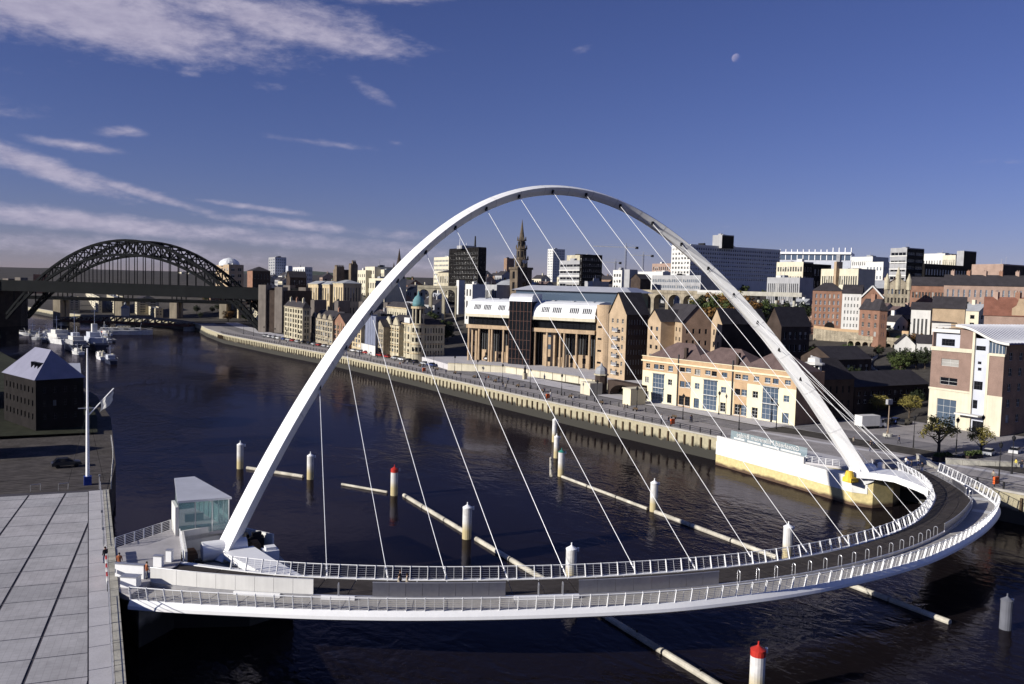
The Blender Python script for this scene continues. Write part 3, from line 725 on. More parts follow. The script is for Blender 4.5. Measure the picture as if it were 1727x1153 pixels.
straight_rail('platform_railing', 'white railing along the upriver edge of the approach platform by the pavilion', [(-11.5, 2.2), (-5.3, 7.2)], 6.46, 1.15, white, 1.4, 6, pw=0.12)
straight_rail('platform_railing', 'short white railing between platform and machinery pit beside the drum', [(-5.45, -5.2), (-4.75, 3.2)], 6.46, 1.1, white, 1.1, 5, pw=0.1)
def pavilion():
    root = thing('glass_pavilion', 'small glass bridge control pavilion with flat angled metal roof', 'pavilion', (-2, 7, 6.46))
    zr = 10.6
    R = [at(294, 806, zr), at(328, 803, zr), at(391, 838, zr), at(299, 845, zr)]
    R = [(p.x, p.y) for p in R]
    q = MB(); q.prism(R, zr-0.25, zr); q.build('roof', metalroof, root)
    cx = sum(p[0] for p in R)/4; cy = sum(p[1] for p in R)/4
    G = [(cx+(x-cx)*0.93, cy+(y-cy)*0.90) for x, y in R]
    for k in range(4):
        a, b = G[k], G[(k+1) % 4]; n_ = max(1, round(math.dist(a, b)/1.7))
        for i in range(n_):
            p0 = (lerp(a[0], b[0], i/n_+0.01), lerp(a[1], b[1], i/n_+0.01)); p1 = (lerp(a[0], b[0], (i+1)/n_-0.01), lerp(a[1], b[1], (i+1)/n_-0.01))
            d = Vector((p1[0]-p0[0], p1[1]-p0[1], 0)); nn = Vector((-d.y, d.x, 0)).normalized()*0.04
            q = MB(); q.obox((p0[0], p0[1], 6.6), d, nn, (0, 0, zr-0.25-6.6)); q.build('glass_pane', gteal, root)
            q = MB(); q.bar((a[0]+(b[0]-a[0])*i/n_, a[1]+(b[1]-a[1])*i/n_, 6.46), (a[0]+(b[0]-a[0])*i/n_, a[1]+(b[1]-a[1])*i/n_, zr-0.25), 0.09, 0.09); q.build('mullion', steel, root)
    q = MB(); q.prism(G, 6.2, 6.62); q.build('floor_slab', palepaving, root)
    q = MB(); gx, gy = G[3]; q.obox((gx-0.35, gy-0.2, 5.6), (0.35, 0, 0), (0, 3.4, 0), (0, 0, 4.2)); q.build('end_wall', whitewall, root)
    q = MB(); q.obox((cx-1.2, cy-0.8, 6.62), (2.2, 0.1, 0), (0, 0.7, 0), (0, 0, 0.95)); q.build('control_desk', greywall, root)
    q = MB(); q.bar((cx-0.3, cy+1.0, zr-0.5), (cx+2.9, cy-0.9, 8.2), 0.12, 0.12); q.build('roof_brace', white, root)
pavilion()
# white blocks and gates where the deck meets the square
for (x, y, l, w, h, rz, lab) in ((-10.9, -8.6, 3.0, 0.35, 1.35, -0.62, 'white gate wall where the deck meets the square'), (-8.1, -6.2, 0.9, 0.5, 1.1, -0.6, 'small white control box at the edge of the approach platform'), (-6.9, -5.0, 0.6, 0.5, 1.2, -0.6, 'white cabinet beside the start of the inner railing'), (-11.2, -11.4, 1.6, 0.9, 1.0, -0.6, 'white end block of the outer railing by the square')):
    c, s = math.cos(rz), math.sin(rz); root = thing('gate_block', lab, 'barrier', (x, y, 6.46))
    q = MB(); q.obox((x-c*l/2, y-s*l/2, 6.44), (c*l, s*l, 0), (-s*w, c*w, 0), (0, 0, h)); q.build('panel', white, root)
    q = MB(); q.obox((x-c*(l/2+0.06)+s*0.06, y-s*(l/2+0.06)-c*0.06, 6.44+h), (c*(l+0.12), s*(l+0.12), 0), (-s*(w+0.12), c*(w+0.12), 0), (0, 0, 0.08)); q.build('cap', steel, root)

# --- north caisson with its glass balustrade and mirrored lettering
ca = MB(); CP = [(105.5, 36.5), (104.9, 12), (104.4, 0.9), (106.2, -1.9), (110.5, -2.6), (114.5, -1.0), (116.5, 6), (113, 37)]
ca.prism(CP, -2, 4.9); co = ca.build('caisson', [caism]); tag(co, 'rounded concrete caisson carrying the north pivot of the footbridge', kind='structure')
q = MB(); q.prism([(105.25, 36.3), (104.75, 12.3), (104.25, 0.9), (105.6, -1.2), (107.3, -1.4), (106.3, 12), (107.3, 36.3)], 2.3, 4.99); q.build('white_facing', whiteconc, co)
q = MB(); q.prism([(105.3, 36.2), (104.8, 12.3), (105.3, 12.3), (105.9, 36.2)], 4.95, 6.2); q.build('parapet', whiteconc, co)
q = MB(); q.prism([(105.9, 36.4), (105.3, 12.2), (108.6, 5.8), (116.2, 6.5), (113.6, 36.4)], 4.8, 5.3); q.build('terrace_slab', palepaving, co)
def sign():
    A, B = Vector((106.6, 33.5, 6.0)), Vector((106.2, 12.8, 6.0)); d = (B-A); L_ = d.length; d.normalize()
    root = thing('lettered_glass_balustrade', 'long glass balustrade with white lettering seen from behind on the north caisson', 'glass sign', A)
    gl = glass('sign_glass', (0.40, 0.56, 0.60), 0.08, 0.5, 0.0, alpha=0.22)
    for k in range(9):
        q = MB(); a = A+d*(L_*k/9+0.04); q.obox(a, d*(L_/9-0.08), (0.03, 0, 0), (0, 0, 1.75)); q.build('glass_pane', gl, root)
        q = MB(); q.bar(A+d*(L_*k/9), A+d*(L_*k/9)+Vector((0, 0, 1.2)), 0.06, 0.06); q.build('post', steel, root)
    q = MB(); q.obox(A+Vector((0.1, 0, -0.7)), d*L_, (0.3, 0, 0), (0, 0, 0.7)); q.build('upstand', whiteconc, root)
    def text(s, size, z, width, off):
        cu = bpy.data.curves.new('lettering', 'FONT'); cu.body = s; cu.size = size; cu.extrude = 0.012; cu.align_x = 'CENTER'; cu.resolution_u = 2
        o = bpy.data.objects.new('lettering', cu); COL.objects.link(o)
        bpy.context.view_layer.update(); me = bpy.data.meshes.new_from_object(o); w = o.dimensions.x
        COL.objects.unlink(o); bpy.data.objects.remove(o)
        me.materials.append(framew) if not me.materials else None
        # the words face the land (+X): from the river they read mirrored
        ux = Vector((0, 1, 0)); s_ = width/w
        for v in me.vertices:
            x, y, zz = v.co; v.co = Vector((zz-0.08, 0, y))-d*(x*s_)
        oo = bpy.data.objects.new('lettering', me); COL.objects.link(oo); oo.parent = root
        mid = A.lerp(B, 0.5); oo.location = mid+Vector((0, 0, z))-A
    text('Gateshead Millennium Bridge', 1.35, 0.75, 17.0, 0)
    q = MB()
    for k, (u0, u1) in enumerate(((0.05, 0.2), (0.24, 0.42), (0.45, 0.66), (0.68, 0.93))):
        q = MB(); q.obox(A+d*L_*u0+Vector((-0.06, 0, 0.15)), d*L_*(u1-u0), (0.02, 0, 0), (0, 0, 0.34)); q.build('white_band', framew, root)
sign()
straight_rail('terrace_railing', 'white railing on the caisson terrace between lettered glass and arch foot', [(105.6, 12.6), (108.8, 5.9), (113.5, 4.2)], 5.3, 1.1, white, 1.3, 4, pw=0.1)
q = thing('winch_post', 'white bollard-like winch housing beside the north arch foot', 'winch', (110.6, 0.4, 5.3))
w = MB(); w.cyl((110.6, 0.4), 0.45, 0.4, 5.2, 6.9, 12); w.build('housing', white, q); w = MB(); w.cyl((110.6, 0.4), 0.5, 0.2, 6.9, 7.2, 12); w.build('cap', white, q)

# --- fender piles and booms in the river
def pile(x, y, h, r, capm, label, cat='mooring pile', shaft=None):
    root = thing('river_pile', label, cat, (x, y, 0), 'white guard piles standing in the river')
    q = MB(); q.cyl((x, y), r, r, -2, h-0.5 if capm is ironred else h, 16); body = q.build('shaft', shaft or PILEM, root)
    if capm is ironred:
        q = MB(); q.cyl((x, y), r*1.02, r*1.02, h-0.5, h, 16); q.build('painted_collar', capm, root)
    q = MB(); q.lathe((x, y, h), [(r*1.05, 0), (r*1.05, 0.08), (r*0.3, 0.38), (r*0.12, 0.5), (r*0.12, 0.8)], 14); q.build('conical_cap', capm or shaft or white, root)
    q = MB(); q.cyl((x+r+0.22, y-0.1), 0.14, 0.14, h-0.35, h+0.1, 8); q.bar((x, y, h-0.2), (x+r+0.22, y-0.1, h-0.2), 0.06, 0.06); q.build('lamp', white, root)
    return root
PILEM = tidal('pile_paint', (0.62, 0.61, 0.60), (0.48, 0.40, 0.22), 1.2, 2.6, 0.15)
pile(14.1, 67.4, 4.6, 0.62, None, 'white guard pile farthest upriver, left of the arch leg')
pile(24.0, 53.9, 4.3, 0.62, None, 'white guard pile just right of the left arch leg')
pile(33.9, 37.0, 4.5, 0.62, ironred, 'white guard pile with red top inside the arch')
pile(34.6, 9.5, 4.5, 0.66, None, 'white guard pile in the near boom right of the red-topped one')
pile(38.0, -12.8, 4.5, 0.66, None, 'white guard pile showing just above the inner deck railing')
pile(37.6, -44.3, 4.5, 0.66, ironred, 'red-topped white guard pile cut by the bottom of the picture')
pile(68.7, 39.0, 4.7, 0.62, greenp, 'white guard pile with green cap inside the arch')
pile(77.1, 54.5, 4.5, 0.55, None, 'white guard pile close behind the green-capped one')
pile(86.6, 70.9, 5.2, 0.55, None, 'white guard pile farthest up the far boom line')
pile(69.3, 11.1, 4.7, 0.62, None, 'white guard pile midway along the far boom')
pile(70.4, -16.7, 4.6, 0.64, None, 'white guard pile standing right behind the curved deck railing')
pile(74.8, -44.2, 3.2, 0.62, None, 'pile coloured grey to look shaded, below the deck at the right edge', shaft=mat('shaded_pile_grey', (0.13, 0.135, 0.16), 0.7))  # dark grey shaft colour stands in for shade on the pile
boomm = mat('boom_paint', (0.46, 0.43, 0.36), 0.7, var=0.3, scale=0.5, var2=0.1, scale2=4)
def boom(a, b, r, label, m=None):
    root = thing('floating_boom', label, 'boom', (a[0], a[1], 0), 'floating booms between the guard piles')
    A, B = Vector((a[0], a[1], 0.2)), Vector((b[0], b[1], 0.2)); n_ = max(1, round((B-A).length/9))
    for k in range(n_):
        q = MB(); p0, p1 = A.lerp(B, (k+0.015)/n_), A.lerp(B, (k+0.985)/n_); q.tube([p0, p1], r, 10); s_ = q.build('float_section', m or boomm, root)
        q = MB(); c = p0.lerp(p1, 0.55); q.bar(c, c+Vector((0, 0, r+0.25)), 0.12, 0.12); q.build('fitting', darkmetal, root)
boom((15.2, 66.8), (23.2, 55.6), 0.32, 'pale floating boom behind the left arch leg')
boom((27.8, 47.4), (33.4, 38.6), 0.22, 'thin floating boom leading to the red-topped pile inside the arch')
boom((35.2, 35.8), (35.5, 10.4), 0.34, 'pale floating boom from the red-topped pile to the next pile')
boom((35.5, 8.4), (35.8, -12.0), 0.34, 'pale floating boom running in under the deck')
boom((36.0, -13.5), (36.0, -43.2), 0.34, 'pale floating boom coming out from under the deck to the bottom edge')
boom((68.3, 38.0), (68.9, 12.0), 0.27, 'long pale boom from the green-capped pile to the next pile')
boom((68.9, 10.2), (69.6, -15.8), 0.34, 'pale boom from the middle pile to the pile behind the deck railing')
boom((69.7, -17.6), (70.3, -40.8), 0.34, 'pale boom on the dark water below the right half of the deck')
boom((66.6, 39.2), (75.5, 54.0), 0.28, 'slanting boom between the green-capped pile and the one behind')
# ---------------------------------------------------------------- building kit
class Face:
    "vertical wall from A to B (as read left to right from outside), z0..z1"
    def __init__(s, A, B, z0, z1):
        s.A = Vector((A[0], A[1], z0)); d = Vector((B[0]-A[0], B[1]-A[1], 0)); s.w = d.length; s.u = d.normalized(); s.h = z1-z0
        s.n = Vector((s.u.y, -s.u.x, 0)); s.z0 = z0
    def p(s, u, v, out=0.0): return s.A+s.u*u+Vector((0, 0, v))+s.n*out
    def at(s, px, py):
        d = ray(px, py); t = (s.A-C0).dot(s.n)/d.dot(s.n); q = C0+d*t-s.A; return q.dot(s.u), q.z
    def rect(s, x0, y0, x1, y1):
        u0, v1 = s.at(x0, y0); u1, v0 = s.at(x1, y1)
        _, v1b = s.at(x1, y0); return (u0, u1, min(v0, v1), max(v0, v1))
    @property
    def rz(s): return math.atan2(s.u.y, s.u.x)
def facade(mb, F, ops, depth=0.22, mi=0, ri=0):
    "wall with real openings: cells of a grid cut by the openings' edges, plus the reveals"
    us = sorted({0.0, F.w} | {min(max(x, 0), F.w) for o in ops for x in o[:2]}); vs = sorted({0.0, F.h} | {min(max(x, 0), F.h) for o in ops for x in o[2:4]})
    for a, b in zip(us, us[1:]):
        run = None
        for c, d in zip(vs, vs[1:]):
            um, vm = (a+b)/2, (c+d)/2
            if any(o[0] < um < o[1] and o[2] < vm < o[3] for o in ops):
                if run is not None: mb.quad(F.p(a, run), F.p(b, run), F.p(b, c), F.p(a, c), mi); run = None
            elif run is None: run = c
        if run is not None: mb.quad(F.p(a, run), F.p(b, run), F.p(b, F.h), F.p(a, F.h), mi)
    for o in ops:
        a, b, c, d = o[:4]; P = [F.p(a, c), F.p(b, c), F.p(b, d), F.p(a, d)]; Q = [q-F.n*depth for q in P]
        for k in range(4): mb.quad(P[k], Q[k], Q[(k+1) % 4], P[(k+1) % 4], ri)
WCACHE = {}
def window_mesh(w, h, nx, ny, fm, gm, fw=0.05):
    key = (round(w, 1), round(h, 1), nx, ny, fm.name, gm.name)
    if key in WCACHE: return WCACHE[key]
    q = MB(); w, h = key[0], key[1]
    q.quad((0, 0.03, 0), (w, 0.03, 0), (w, 0.03, h), (0, 0.03, h), 1)
    q.box(0, w, -0.04, 0.02, 0, fw); q.box(0, w, -0.04, 0.02, h-fw, h); q.box(0, fw, -0.04, 0.02, fw, h-fw); q.box(w-fw, w, -0.04, 0.02, fw, h-fw)
    for k in range(1, nx): q.box(w*k/nx-fw/2, w*k/nx+fw/2, -0.03, 0.02, fw, h-fw)
    for k in range(1, ny): q.box(fw, w-fw, -0.025, 0.015, h*k/ny-fw/2, h*k/ny+fw/2)
    WCACHE[key] = q.mesh('window', [fm, gm]); return WCACHE[key]
def put_window(root, F, o, fm, gm, nx=2, ny=2, depth=0.2, name='window'):
    a, b, c, d = o[:4]
    if name == 'window':
        k = WR.random(); gm = blindm if k < 0.10 else (gblue if k < 0.2 and gm is gdark else gm)
    me = window_mesh(b-a, d-c, nx, ny, fm, gm)
    kw, kh = round(b-a, 1), round(d-c, 1)
    return inst(name, me, root, F.p(a, c)-F.n*depth, F.rz, ((b-a)/max(kw, 0.1), 1, (d-c)/max(kh, 0.1)))
WR = random.Random(5)
def window_stuff(root, F, ops, gm, depth=0.2, bars=None):
    q = MB(); WR.seed(int(F.A.x*10)); fr = min(0.12, (ops[0][1]-ops[0][0])*0.06) if ops else 0.1
    for o in ops:
        a, b, c, d = o[:4]; k = WR.random(); cut = c+(d-c)*(1-(0.75 if k < 0.07 else (0.4 if k < 0.24 else 0.0)))
        Q = lambda x0, x1, y0, y1, dp, mi: q.quad(*(F.p(x, y)-F.n*dp for x, y in ((x0, y0), (x1, y0), (x1, y1), (x0, y1))), mi)
        Q(a, b, c, cut, depth, 0)
        if cut < d: Q(a, b, cut, d, depth-0.01, 1)
        m_ = (a+b)/2; Q(m_-fr/2, m_+fr/2, c, d, depth-0.04, 2); Q(a, b, c, c+fr, depth-0.04, 2)
    ob = q.build('window_panes', [gm, blindm, framew], root); ob['kind'] = 'stuff'; return ob
def grid(F, cols, rows, wf=0.5, hf=0.55, mu=0.6, mb_=1.2, mt=0.9):
    W_, H_ = F.w-2*mu, F.h-mb_-mt; out = []
    for r in range(rows):
        for c in range(cols):
            cu, cv = W_/cols, H_/rows; u0 = mu+cu*(c+0.5-wf/2); v0 = mb_+cv*(r+0.5-hf/2); out.append((u0, u0+cu*wf, v0, v0+cv*hf))
    return out
def rot2(v, a): return Vector((v[0]*math.cos(a)-v[1]*math.sin(a), v[0]*math.sin(a)+v[1]*math.cos(a), 0))
def solve_len(K, d, px):
    "how far from K along d the picture column px is met"
    best = None; A = Vector(K)-C0; k = (px-PW/2)/FOC
    # (A.R + t d.R) = k (A.F + t d.F)
    return (k*A.dot(CF)-A.dot(CR))/(d.dot(CR)-k*d.dot(CF))
def block(name, label, cat, xl, xc, xr, ytop, depth, wall, roof='flat', rot=0, base=None, lw=None, rw=None, win=(0.5, 0.55), fm=None, gm=None,
          roofm=None, rh=4.0, ll=None, lr=None, fine=False, ridge='l', chim=0, cornice=None, group=None, nxy=(2, 2), mb_=1.6, mt=0.9, wall2=None, base_drop=2.0, parapet=0.7, hood=None):
    K = atd(xc, ytop, depth); ztop = K.z; rt = math.radians(rot); dl = rot2((0, 1), rt); dr = rot2((1, 0), rt)
    Ll = ll if ll else solve_len(K, dl, xl); Lr = lr if lr else solve_len(K, dr, xr)
    if Ll < 0 or Lr < 0 or Ll > 400 or Lr > 400: print('BAD', name, label, round(Ll, 1), round(Lr, 1)); Ll = min(max(Ll, 8), 60); Lr = min(max(Lr, 8), 60)
    g = gz(K.x, K.y) if base is None else base
    z0 = min(g-base_drop, ztop-3)
    k = Vector((K.x, K.y, 0)); l = k+dl*Ll; r = k+dr*Lr; f = k+dl*Ll+dr*Lr
    root = thing(name, label, cat, (k.x, k.y, z0), group)
    FL, FR = Face(l, k, z0, ztop), Face(k, r, z0, ztop)
    hg = max(0.5, g-z0)
    ol = grid(FL, *lw, *win, mb_=hg+mb_, mt=mt) if lw else []
    orr = grid(FR, *rw, *win, mb_=hg+mb_, mt=mt) if rw else []
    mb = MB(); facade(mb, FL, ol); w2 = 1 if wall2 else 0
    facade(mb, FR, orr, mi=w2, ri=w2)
    for F in (Face(f, l, z0, ztop), Face(r, f, z0, ztop)): facade(mb, F, [])
    if roof == 'flat':
        par = parapet
        i = 0.35; c = (l+f+k+r)/4
        ring = [k, r, f, l]
        inn = [q+((c-q).normalized())*i*1.4 for q in ring]
        for a in range(4):
            b = (a+1) % 4; A, B, A2, B2 = ring[a], ring[b], inn[a], inn[b]; zt = Vector((0, 0, ztop)); zp = Vector((0, 0, ztop+par))
            mb.quad(A+zt, B+zt, B+zp, A+zp); mb.quad(A2+zp, B2+zp, B2+zt, A2+zt); mb.quad(A+zp, B+zp, B2+zp, A2+zp)
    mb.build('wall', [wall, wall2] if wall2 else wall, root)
    rm = roofm or slate; q = MB(); e = 0.35; zt = ztop
    kk, rr, ff, lL = (k-dl*e-dr*e, r-dl*e+dr*e, f+dl*e+dr*e, l+dl*e-dr*e)
    Z = lambda p, z: Vector((p.x, p.y, z))
    if roof == 'flat':
        q.add([Z(p, zt+0.02) for p in (k+dl*.4+dr*.4, r+dl*.4-dr*.4, f-dl*.4-dr*.4, l-dl*.4+dr*.4)], [(0, 1, 2, 3)])
    elif roof == 'gable':
        if ridge == 'l':      # ridge parallel to the left face
            m0, m1 = (kk+rr)/2, (lL+ff)/2
            q.add([Z(kk, zt-.1), Z(lL, zt-.1), Z(m1, zt+rh), Z(m0, zt+rh), Z(rr, zt-.1), Z(ff, zt-.1)], [(0, 3, 2, 1), (3, 4, 5, 2)])
            gw = MB(); gw.add([Z(k, zt), Z(r, zt), Z((k+r)/2, zt+rh-.25)], [(0, 1, 2)]); gw.build('gable_wall', wall2 or wall, root); gw = MB(); gw.add([Z(f, zt), Z(l, zt), Z((f+l)/2, zt+rh-.25)], [(0, 1, 2)]); gw.build('gable_wall', wall2 or wall, root)
        else:
            m0, m1 = (kk+lL)/2, (rr+ff)/2
            q.add([Z(kk, zt-.1), Z(rr, zt-.1), Z(m1, zt+rh), Z(m0, zt+rh), Z(lL, zt-.1), Z(ff, zt-.1)], [(0, 1, 2, 3), (3, 2, 5, 4)])
            gw = MB(); gw.add([Z(l, zt), Z(k, zt), Z((k+l)/2, zt+rh-.25)], [(0, 1, 2)]); gw.build('gable_wall', wall, root); gw = MB(); gw.add([Z(r, zt), Z(f, zt), Z((f+r)/2, zt+rh-.25)], [(0, 1, 2)]); gw.build('gable_wall', wall, root)
    elif roof == 'hip':
        s_ = min(Ll, Lr)/2; c0 = (k+f)/2
        if Ll > Lr: a, b = c0-dl*(Ll/2-s_), c0+dl*(Ll/2-s_)
        else: a, b = c0-dr*(Lr/2-s_), c0+dr*(Lr/2-s_)
        P = [Z(kk, zt-.1), Z(rr, zt-.1), Z(ff, zt-.1), Z(lL, zt-.1), Z(a, zt+rh), Z(b, zt+rh)]
        q.add(P, [(0, 1, 4), (1, 2, 5, 4), (2, 3, 5), (3, 0, 4, 5)] if Ll > Lr else [(0, 1, 5, 4), (1, 2, 5), (2, 3, 4, 5), (3, 0, 4)])
    ro = q.build('roof', rm if roof != 'flat' else (roofm or leadroof), root)
    for c in range(chim):
        t = (c+0.5)/chim; base_ = (l.lerp(k, t)+f.lerp(r, t))/2 if ridge == 'l' else (k.lerp(r, t)+l.lerp(f, t))/2
        w = MB(); hgt = zt+(rh if roof != 'flat' else 0); w.box(base_.x-0.5, base_.x+0.5, base_.y-0.8, base_.y+0.8, hgt-1.2, hgt+1.6)
        for s in (-0.4, 0.4): w.cyl((base_.x, base_.y+s), 0.16, 0.14, hgt+1.6, hgt+2.1, 6)
        w.build('chimney', brick if c % 2 else wall, ro)
    if cornice:
        for F in (FL, FR):
            w = MB(); w.obox(F.p(-0.25, F.h-0.55, 0), F.u*(F.w+0.5), F.n*0.4, Vector((0, 0, 0.5))); w.build('cornice', cornice, root)
    if roof == 'flat' and Ll > 7 and Lr > 6:          # tanks, lift houses and aerials
        for c in range(2+int(Ll*Lr > 500)):
            u_, v_ = WR.uniform(0.15, 0.7), WR.uniform(0.15, 0.6); p = k+dl*Ll*u_+dr*Lr*v_; w_, l_, h_ = WR.uniform(1.5, min(6, Lr*0.3)), WR.uniform(2, min(7, Ll*0.3)), WR.uniform(1.0, 2.6)
            w = MB(); w.obox(Vector((p.x, p.y, zt)), dl*l_, dr*w_, (0, 0, h_)); w.build('roof_plant', WR.choice((greywall, leadroof, darkmetal, whitewall)), ro)
            w = MB(); w.bar((p.x, p.y, zt+h_), (p.x, p.y, zt+h_+WR.uniform(1.5, 5)), 0.12, 0.12, up=(1, 0, 0)); w.build('aerial', steel, ro)
    fm = fm or framew; gm = gm or gdark
    for F, ops in ((FL, ol), (FR, orr)):
        if not ops: continue
        if fine:
            for o in ops: put_window(root, F, o, fm, gm, *nxy)
        else: window_stuff(root, F, ops, gm)
    root['_'] = 0; del root['_']
    return dict(root=root, FL=FL, FR=FR, k=k, l=l, r=r, f=f, z0=z0, zt=zt, dl=dl, dr=dr, roof=ro, Ll=Ll, Lr=Lr)

def absorb(main, sub):
    "make the pieces of one building root the parts of another"
    off = sub.location-main.location
    for ch in list(sub.children): ch.parent = main; ch.location = ch.location+off
    bpy.data.objects.remove(sub)
# ---------------------------------------------------------------- north quayside: the main buildings
def apartments():
    A, B = at(1082, 674, 5.9), at(1340, 718, 5.9); z0, z1 = 5.6, 18.2
    root = thing('apartment_block', 'long cream and terracotta quayside apartment block with glazed bays', 'apartment block', (A.x, A.y, z0))
    F = Face(A, B, z0, z1); s = 0.2316; X = lambda x: 1040+x*s; Y = lambda y: 540+y*s
    rows = []                     # openings measured on the photograph (zoomed), then laid on the wall plane
    def R(x0, y0, x1, y1, k): rows.append((F.rect(X(x0), Y(y0), X(x1), Y(y1)), k))
    top = [(216, 308, 244, 348), (274, 315, 306, 355), (314, 318, 346, 360), (378, 322, 410, 372), (462, 335, 498, 376), (505, 340, 542, 380), (572, 345, 610, 398), (648, 358, 684, 398), (694, 362, 730, 408), (768, 372, 806, 415), (866, 382, 904, 428), (918, 388, 958, 436), (1002, 398, 1038, 444), (1082, 408, 1120, 458), (1140, 415, 1180, 464), (1228, 425, 1268, 472)]
    for t in top: R(*t, 'w')
    for t in [(208, 408, 236, 452), (374, 428, 402, 474), (462, 440, 496, 488), (502, 446, 536, 492), (570, 455, 602, 502), (760, 482, 796, 530), (862, 495, 900, 545), (910, 502, 948, 552), (990, 514, 1028, 568), (1216, 545, 1256, 598)]: R(*t, 'w')
    for t in [(206, 512, 234, 574), (368, 536, 398, 604), (454, 545, 490, 618), (498, 552, 532, 625), (562, 565, 598, 640), (754, 596, 790, 668), (860, 608, 896, 690), (906, 615, 944, 697), (984, 632, 1024, 714), (1206, 670, 1250, 752)]: R(*t, 'd')
    for t in [(264, 385, 340, 595), (634, 430, 724, 660), (1064, 480, 1168, 735)]: R(*t, 'b')
    ops = []
    for (o, k) in rows:
        a, b, c, d = o; c = max(c, 0.35); ops.append(((a, b, c, min(d, F.h-1.9)), k))
    mb = MB(); facade(mb, F, [o for o, k in ops], 0.25)
    dpt = 11.0; back = -F.n*dpt
    l, r = Vector((A.x, A.y, 0)), Vector((B.x, B.y, 0)); bl, br = l+back, r+back
    # end and rear walls are brick
    q = MB(); 
    for P, Q in ((r, br), (br, bl), (bl, l)): facade(q, Face(P, Q, z0, z1), [])
    mb.build('front_wall', yellow, root); q.build('end_wall', brownbrick, root)
    # terracotta bands and brick strips stand a little proud
    def slab(u0, u1, v0, v1, out, m, name):
        q = MB()
        cut = [o for o, k in ops if o[0] < u1 and o[1] > u0 and o[2] < v1 and o[3] > v0]
        G = Face(F.p(u0, 0, out), F.p(u1, 0, out), z0+v0, z0+v1)
        facade(q, G, [(o[0]-u0, o[1]-u0, o[2]-v0, o[3]-v0) for o in cut], out+0.02); q.quad(F.p(u0, v1, out), F.p(u1, v1, out), F.p(u1, v1), F.p(u0, v1)); q.quad(F.p(u0, v0), F.p(u1, v0), F.p(u1, v0, out), F.p(u0, v0, out))
        for u in (u0, u1): q.quad(F.p(u, v0, out), F.p(u, v1, out), F.p(u, v1), F.p(u, v0))
        q.build(name, m, root)
    vb = min(F.at(X(300), Y(362))[1], F.at(X(1100), Y(470))[1])
    u = lambda x: F.at(X(x), Y(480))[0]
    slab(0.06, F.w-0.06, vb-0.25, F.h-1.35, 0.06, terra, 'brick_band')
    slab(u(450), u(540), 0.3, vb-0.27, 0.06, terra, 'brick_strip'); slab(u(856), u(950), 0.3, vb-0.27, 0.06, terra, 'brick_strip')
    for v0, v1, out, m, nm in ((F.h-1.33, F.h-0.95, 0.35, yellow, 'cornice'), (F.h-0.95, F.h+0.05, 0.12, terra, 'parapet'), (F.h+0.05, F.h+0.2, 0.25, yellow, 'coping')):
        q = MB(); q.obox(F.p(-out, v0, -0.3), F.u*(F.w+2*out), F.n*(0.3+out), Vector((0, 0, v1-v0))); q.build(nm, m, root)
    for x in (447, 845):
        q = MB(); uu = u(x); q.bar(F.p(uu, 0.2, 0.16), F.p(uu, F.h+1.4, 0.16), 0.34, 0.3, up=(1, 0, 0)); q.build('downpipe_shaft', framed, root)
    for (o, k) in ops:
        if k == 'b':
            w_ = put_window(root, F, o, frames_ if False else framew, gblue, 4, 6, 0.12, 'glazed_bay')
            q = MB(); q.obox(F.p(o[0]-0.1, (o[2]+o[3])/2-0.1, 0.02), F.u*(o[1]-o[0]+0.2), F.n*0.5, Vector((0, 0, 0.14))); q.build('balcony_slab', framew, root)
            q = MB(); q.obox(F.p(o[0]-0.1, o[3]+0.02, 0.0), F.u*(o[1]-o[0]+0.2), F.n*0.45, Vector((0, 0, 0.16))); q.build('canopy', leadroof, root)
        else:
            put_window(root, F, o, framew if random.random() < 0.6 else framed, gblue if random.random() < 0.4 else gdark, 2, 2 if k == 'w' else 3)
            q = MB(); q.obox(F.p(o[0]-0.08, o[2]-0.14, 0.02), F.u*(o[1]-o[0]+0.16), F.n*0.16, Vector((0, 0, 0.12))); q.build('sill', framew, root)
    # roofs: three brown tiled humps behind the parapet with pale clerestories between
    def hump(u0, u1, rhh):
        q = MB(); P = [F.p(u0, F.h-0.2, -1.0), F.p(u1, F.h-0.2, -1.0), F.p(u1, F.h-0.2, -dpt), F.p(u0, F.h-0.2, -dpt)]; c = (u0+u1)/2; hw = (u1-u0)/2*0.3
        T = [F.p(c-hw, F.h+rhh, -dpt*0.5), F.p(c+hw, F.h+rhh, -dpt*0.5)]
        q.add(P+T, [(0, 1, 5, 4), (1, 2, 5), (2, 3, 4, 5), (3, 0, 4)]); q.build('roof', brownslate, root)
    hump(0.3, F.w*0.42, 4.2); hump(F.w*0.30, F.w*0.74, 3.9); hump(F.w*0.66, F.w-0.3, 3.7)
    q = MB(); q.obox(F.p(0.5, F.h-0.4, -1.0), F.u*(F.w-1), -F.n*(dpt-1.5), Vector((0, 0, 0.15))); q.build('flat_roof', leadroof, root)
    for a in (0.34, 0.7):
        q = MB(); q.obox(F.p(F.w*a, F.h, -3.2), F.u*6.5, -F.n*1.2, Vector((0, 0, 1.3))); q.build('clerestory', whitewall, root)
    for x in (462, 842):
        q = MB(); uu = u(x); q.obox(F.p(uu-0.4, F.h, -1.5), F.u*0.8, -F.n*0.8, Vector((0, 0, 3.2))); q.build('chimney', darkbrick, root)
apartments()

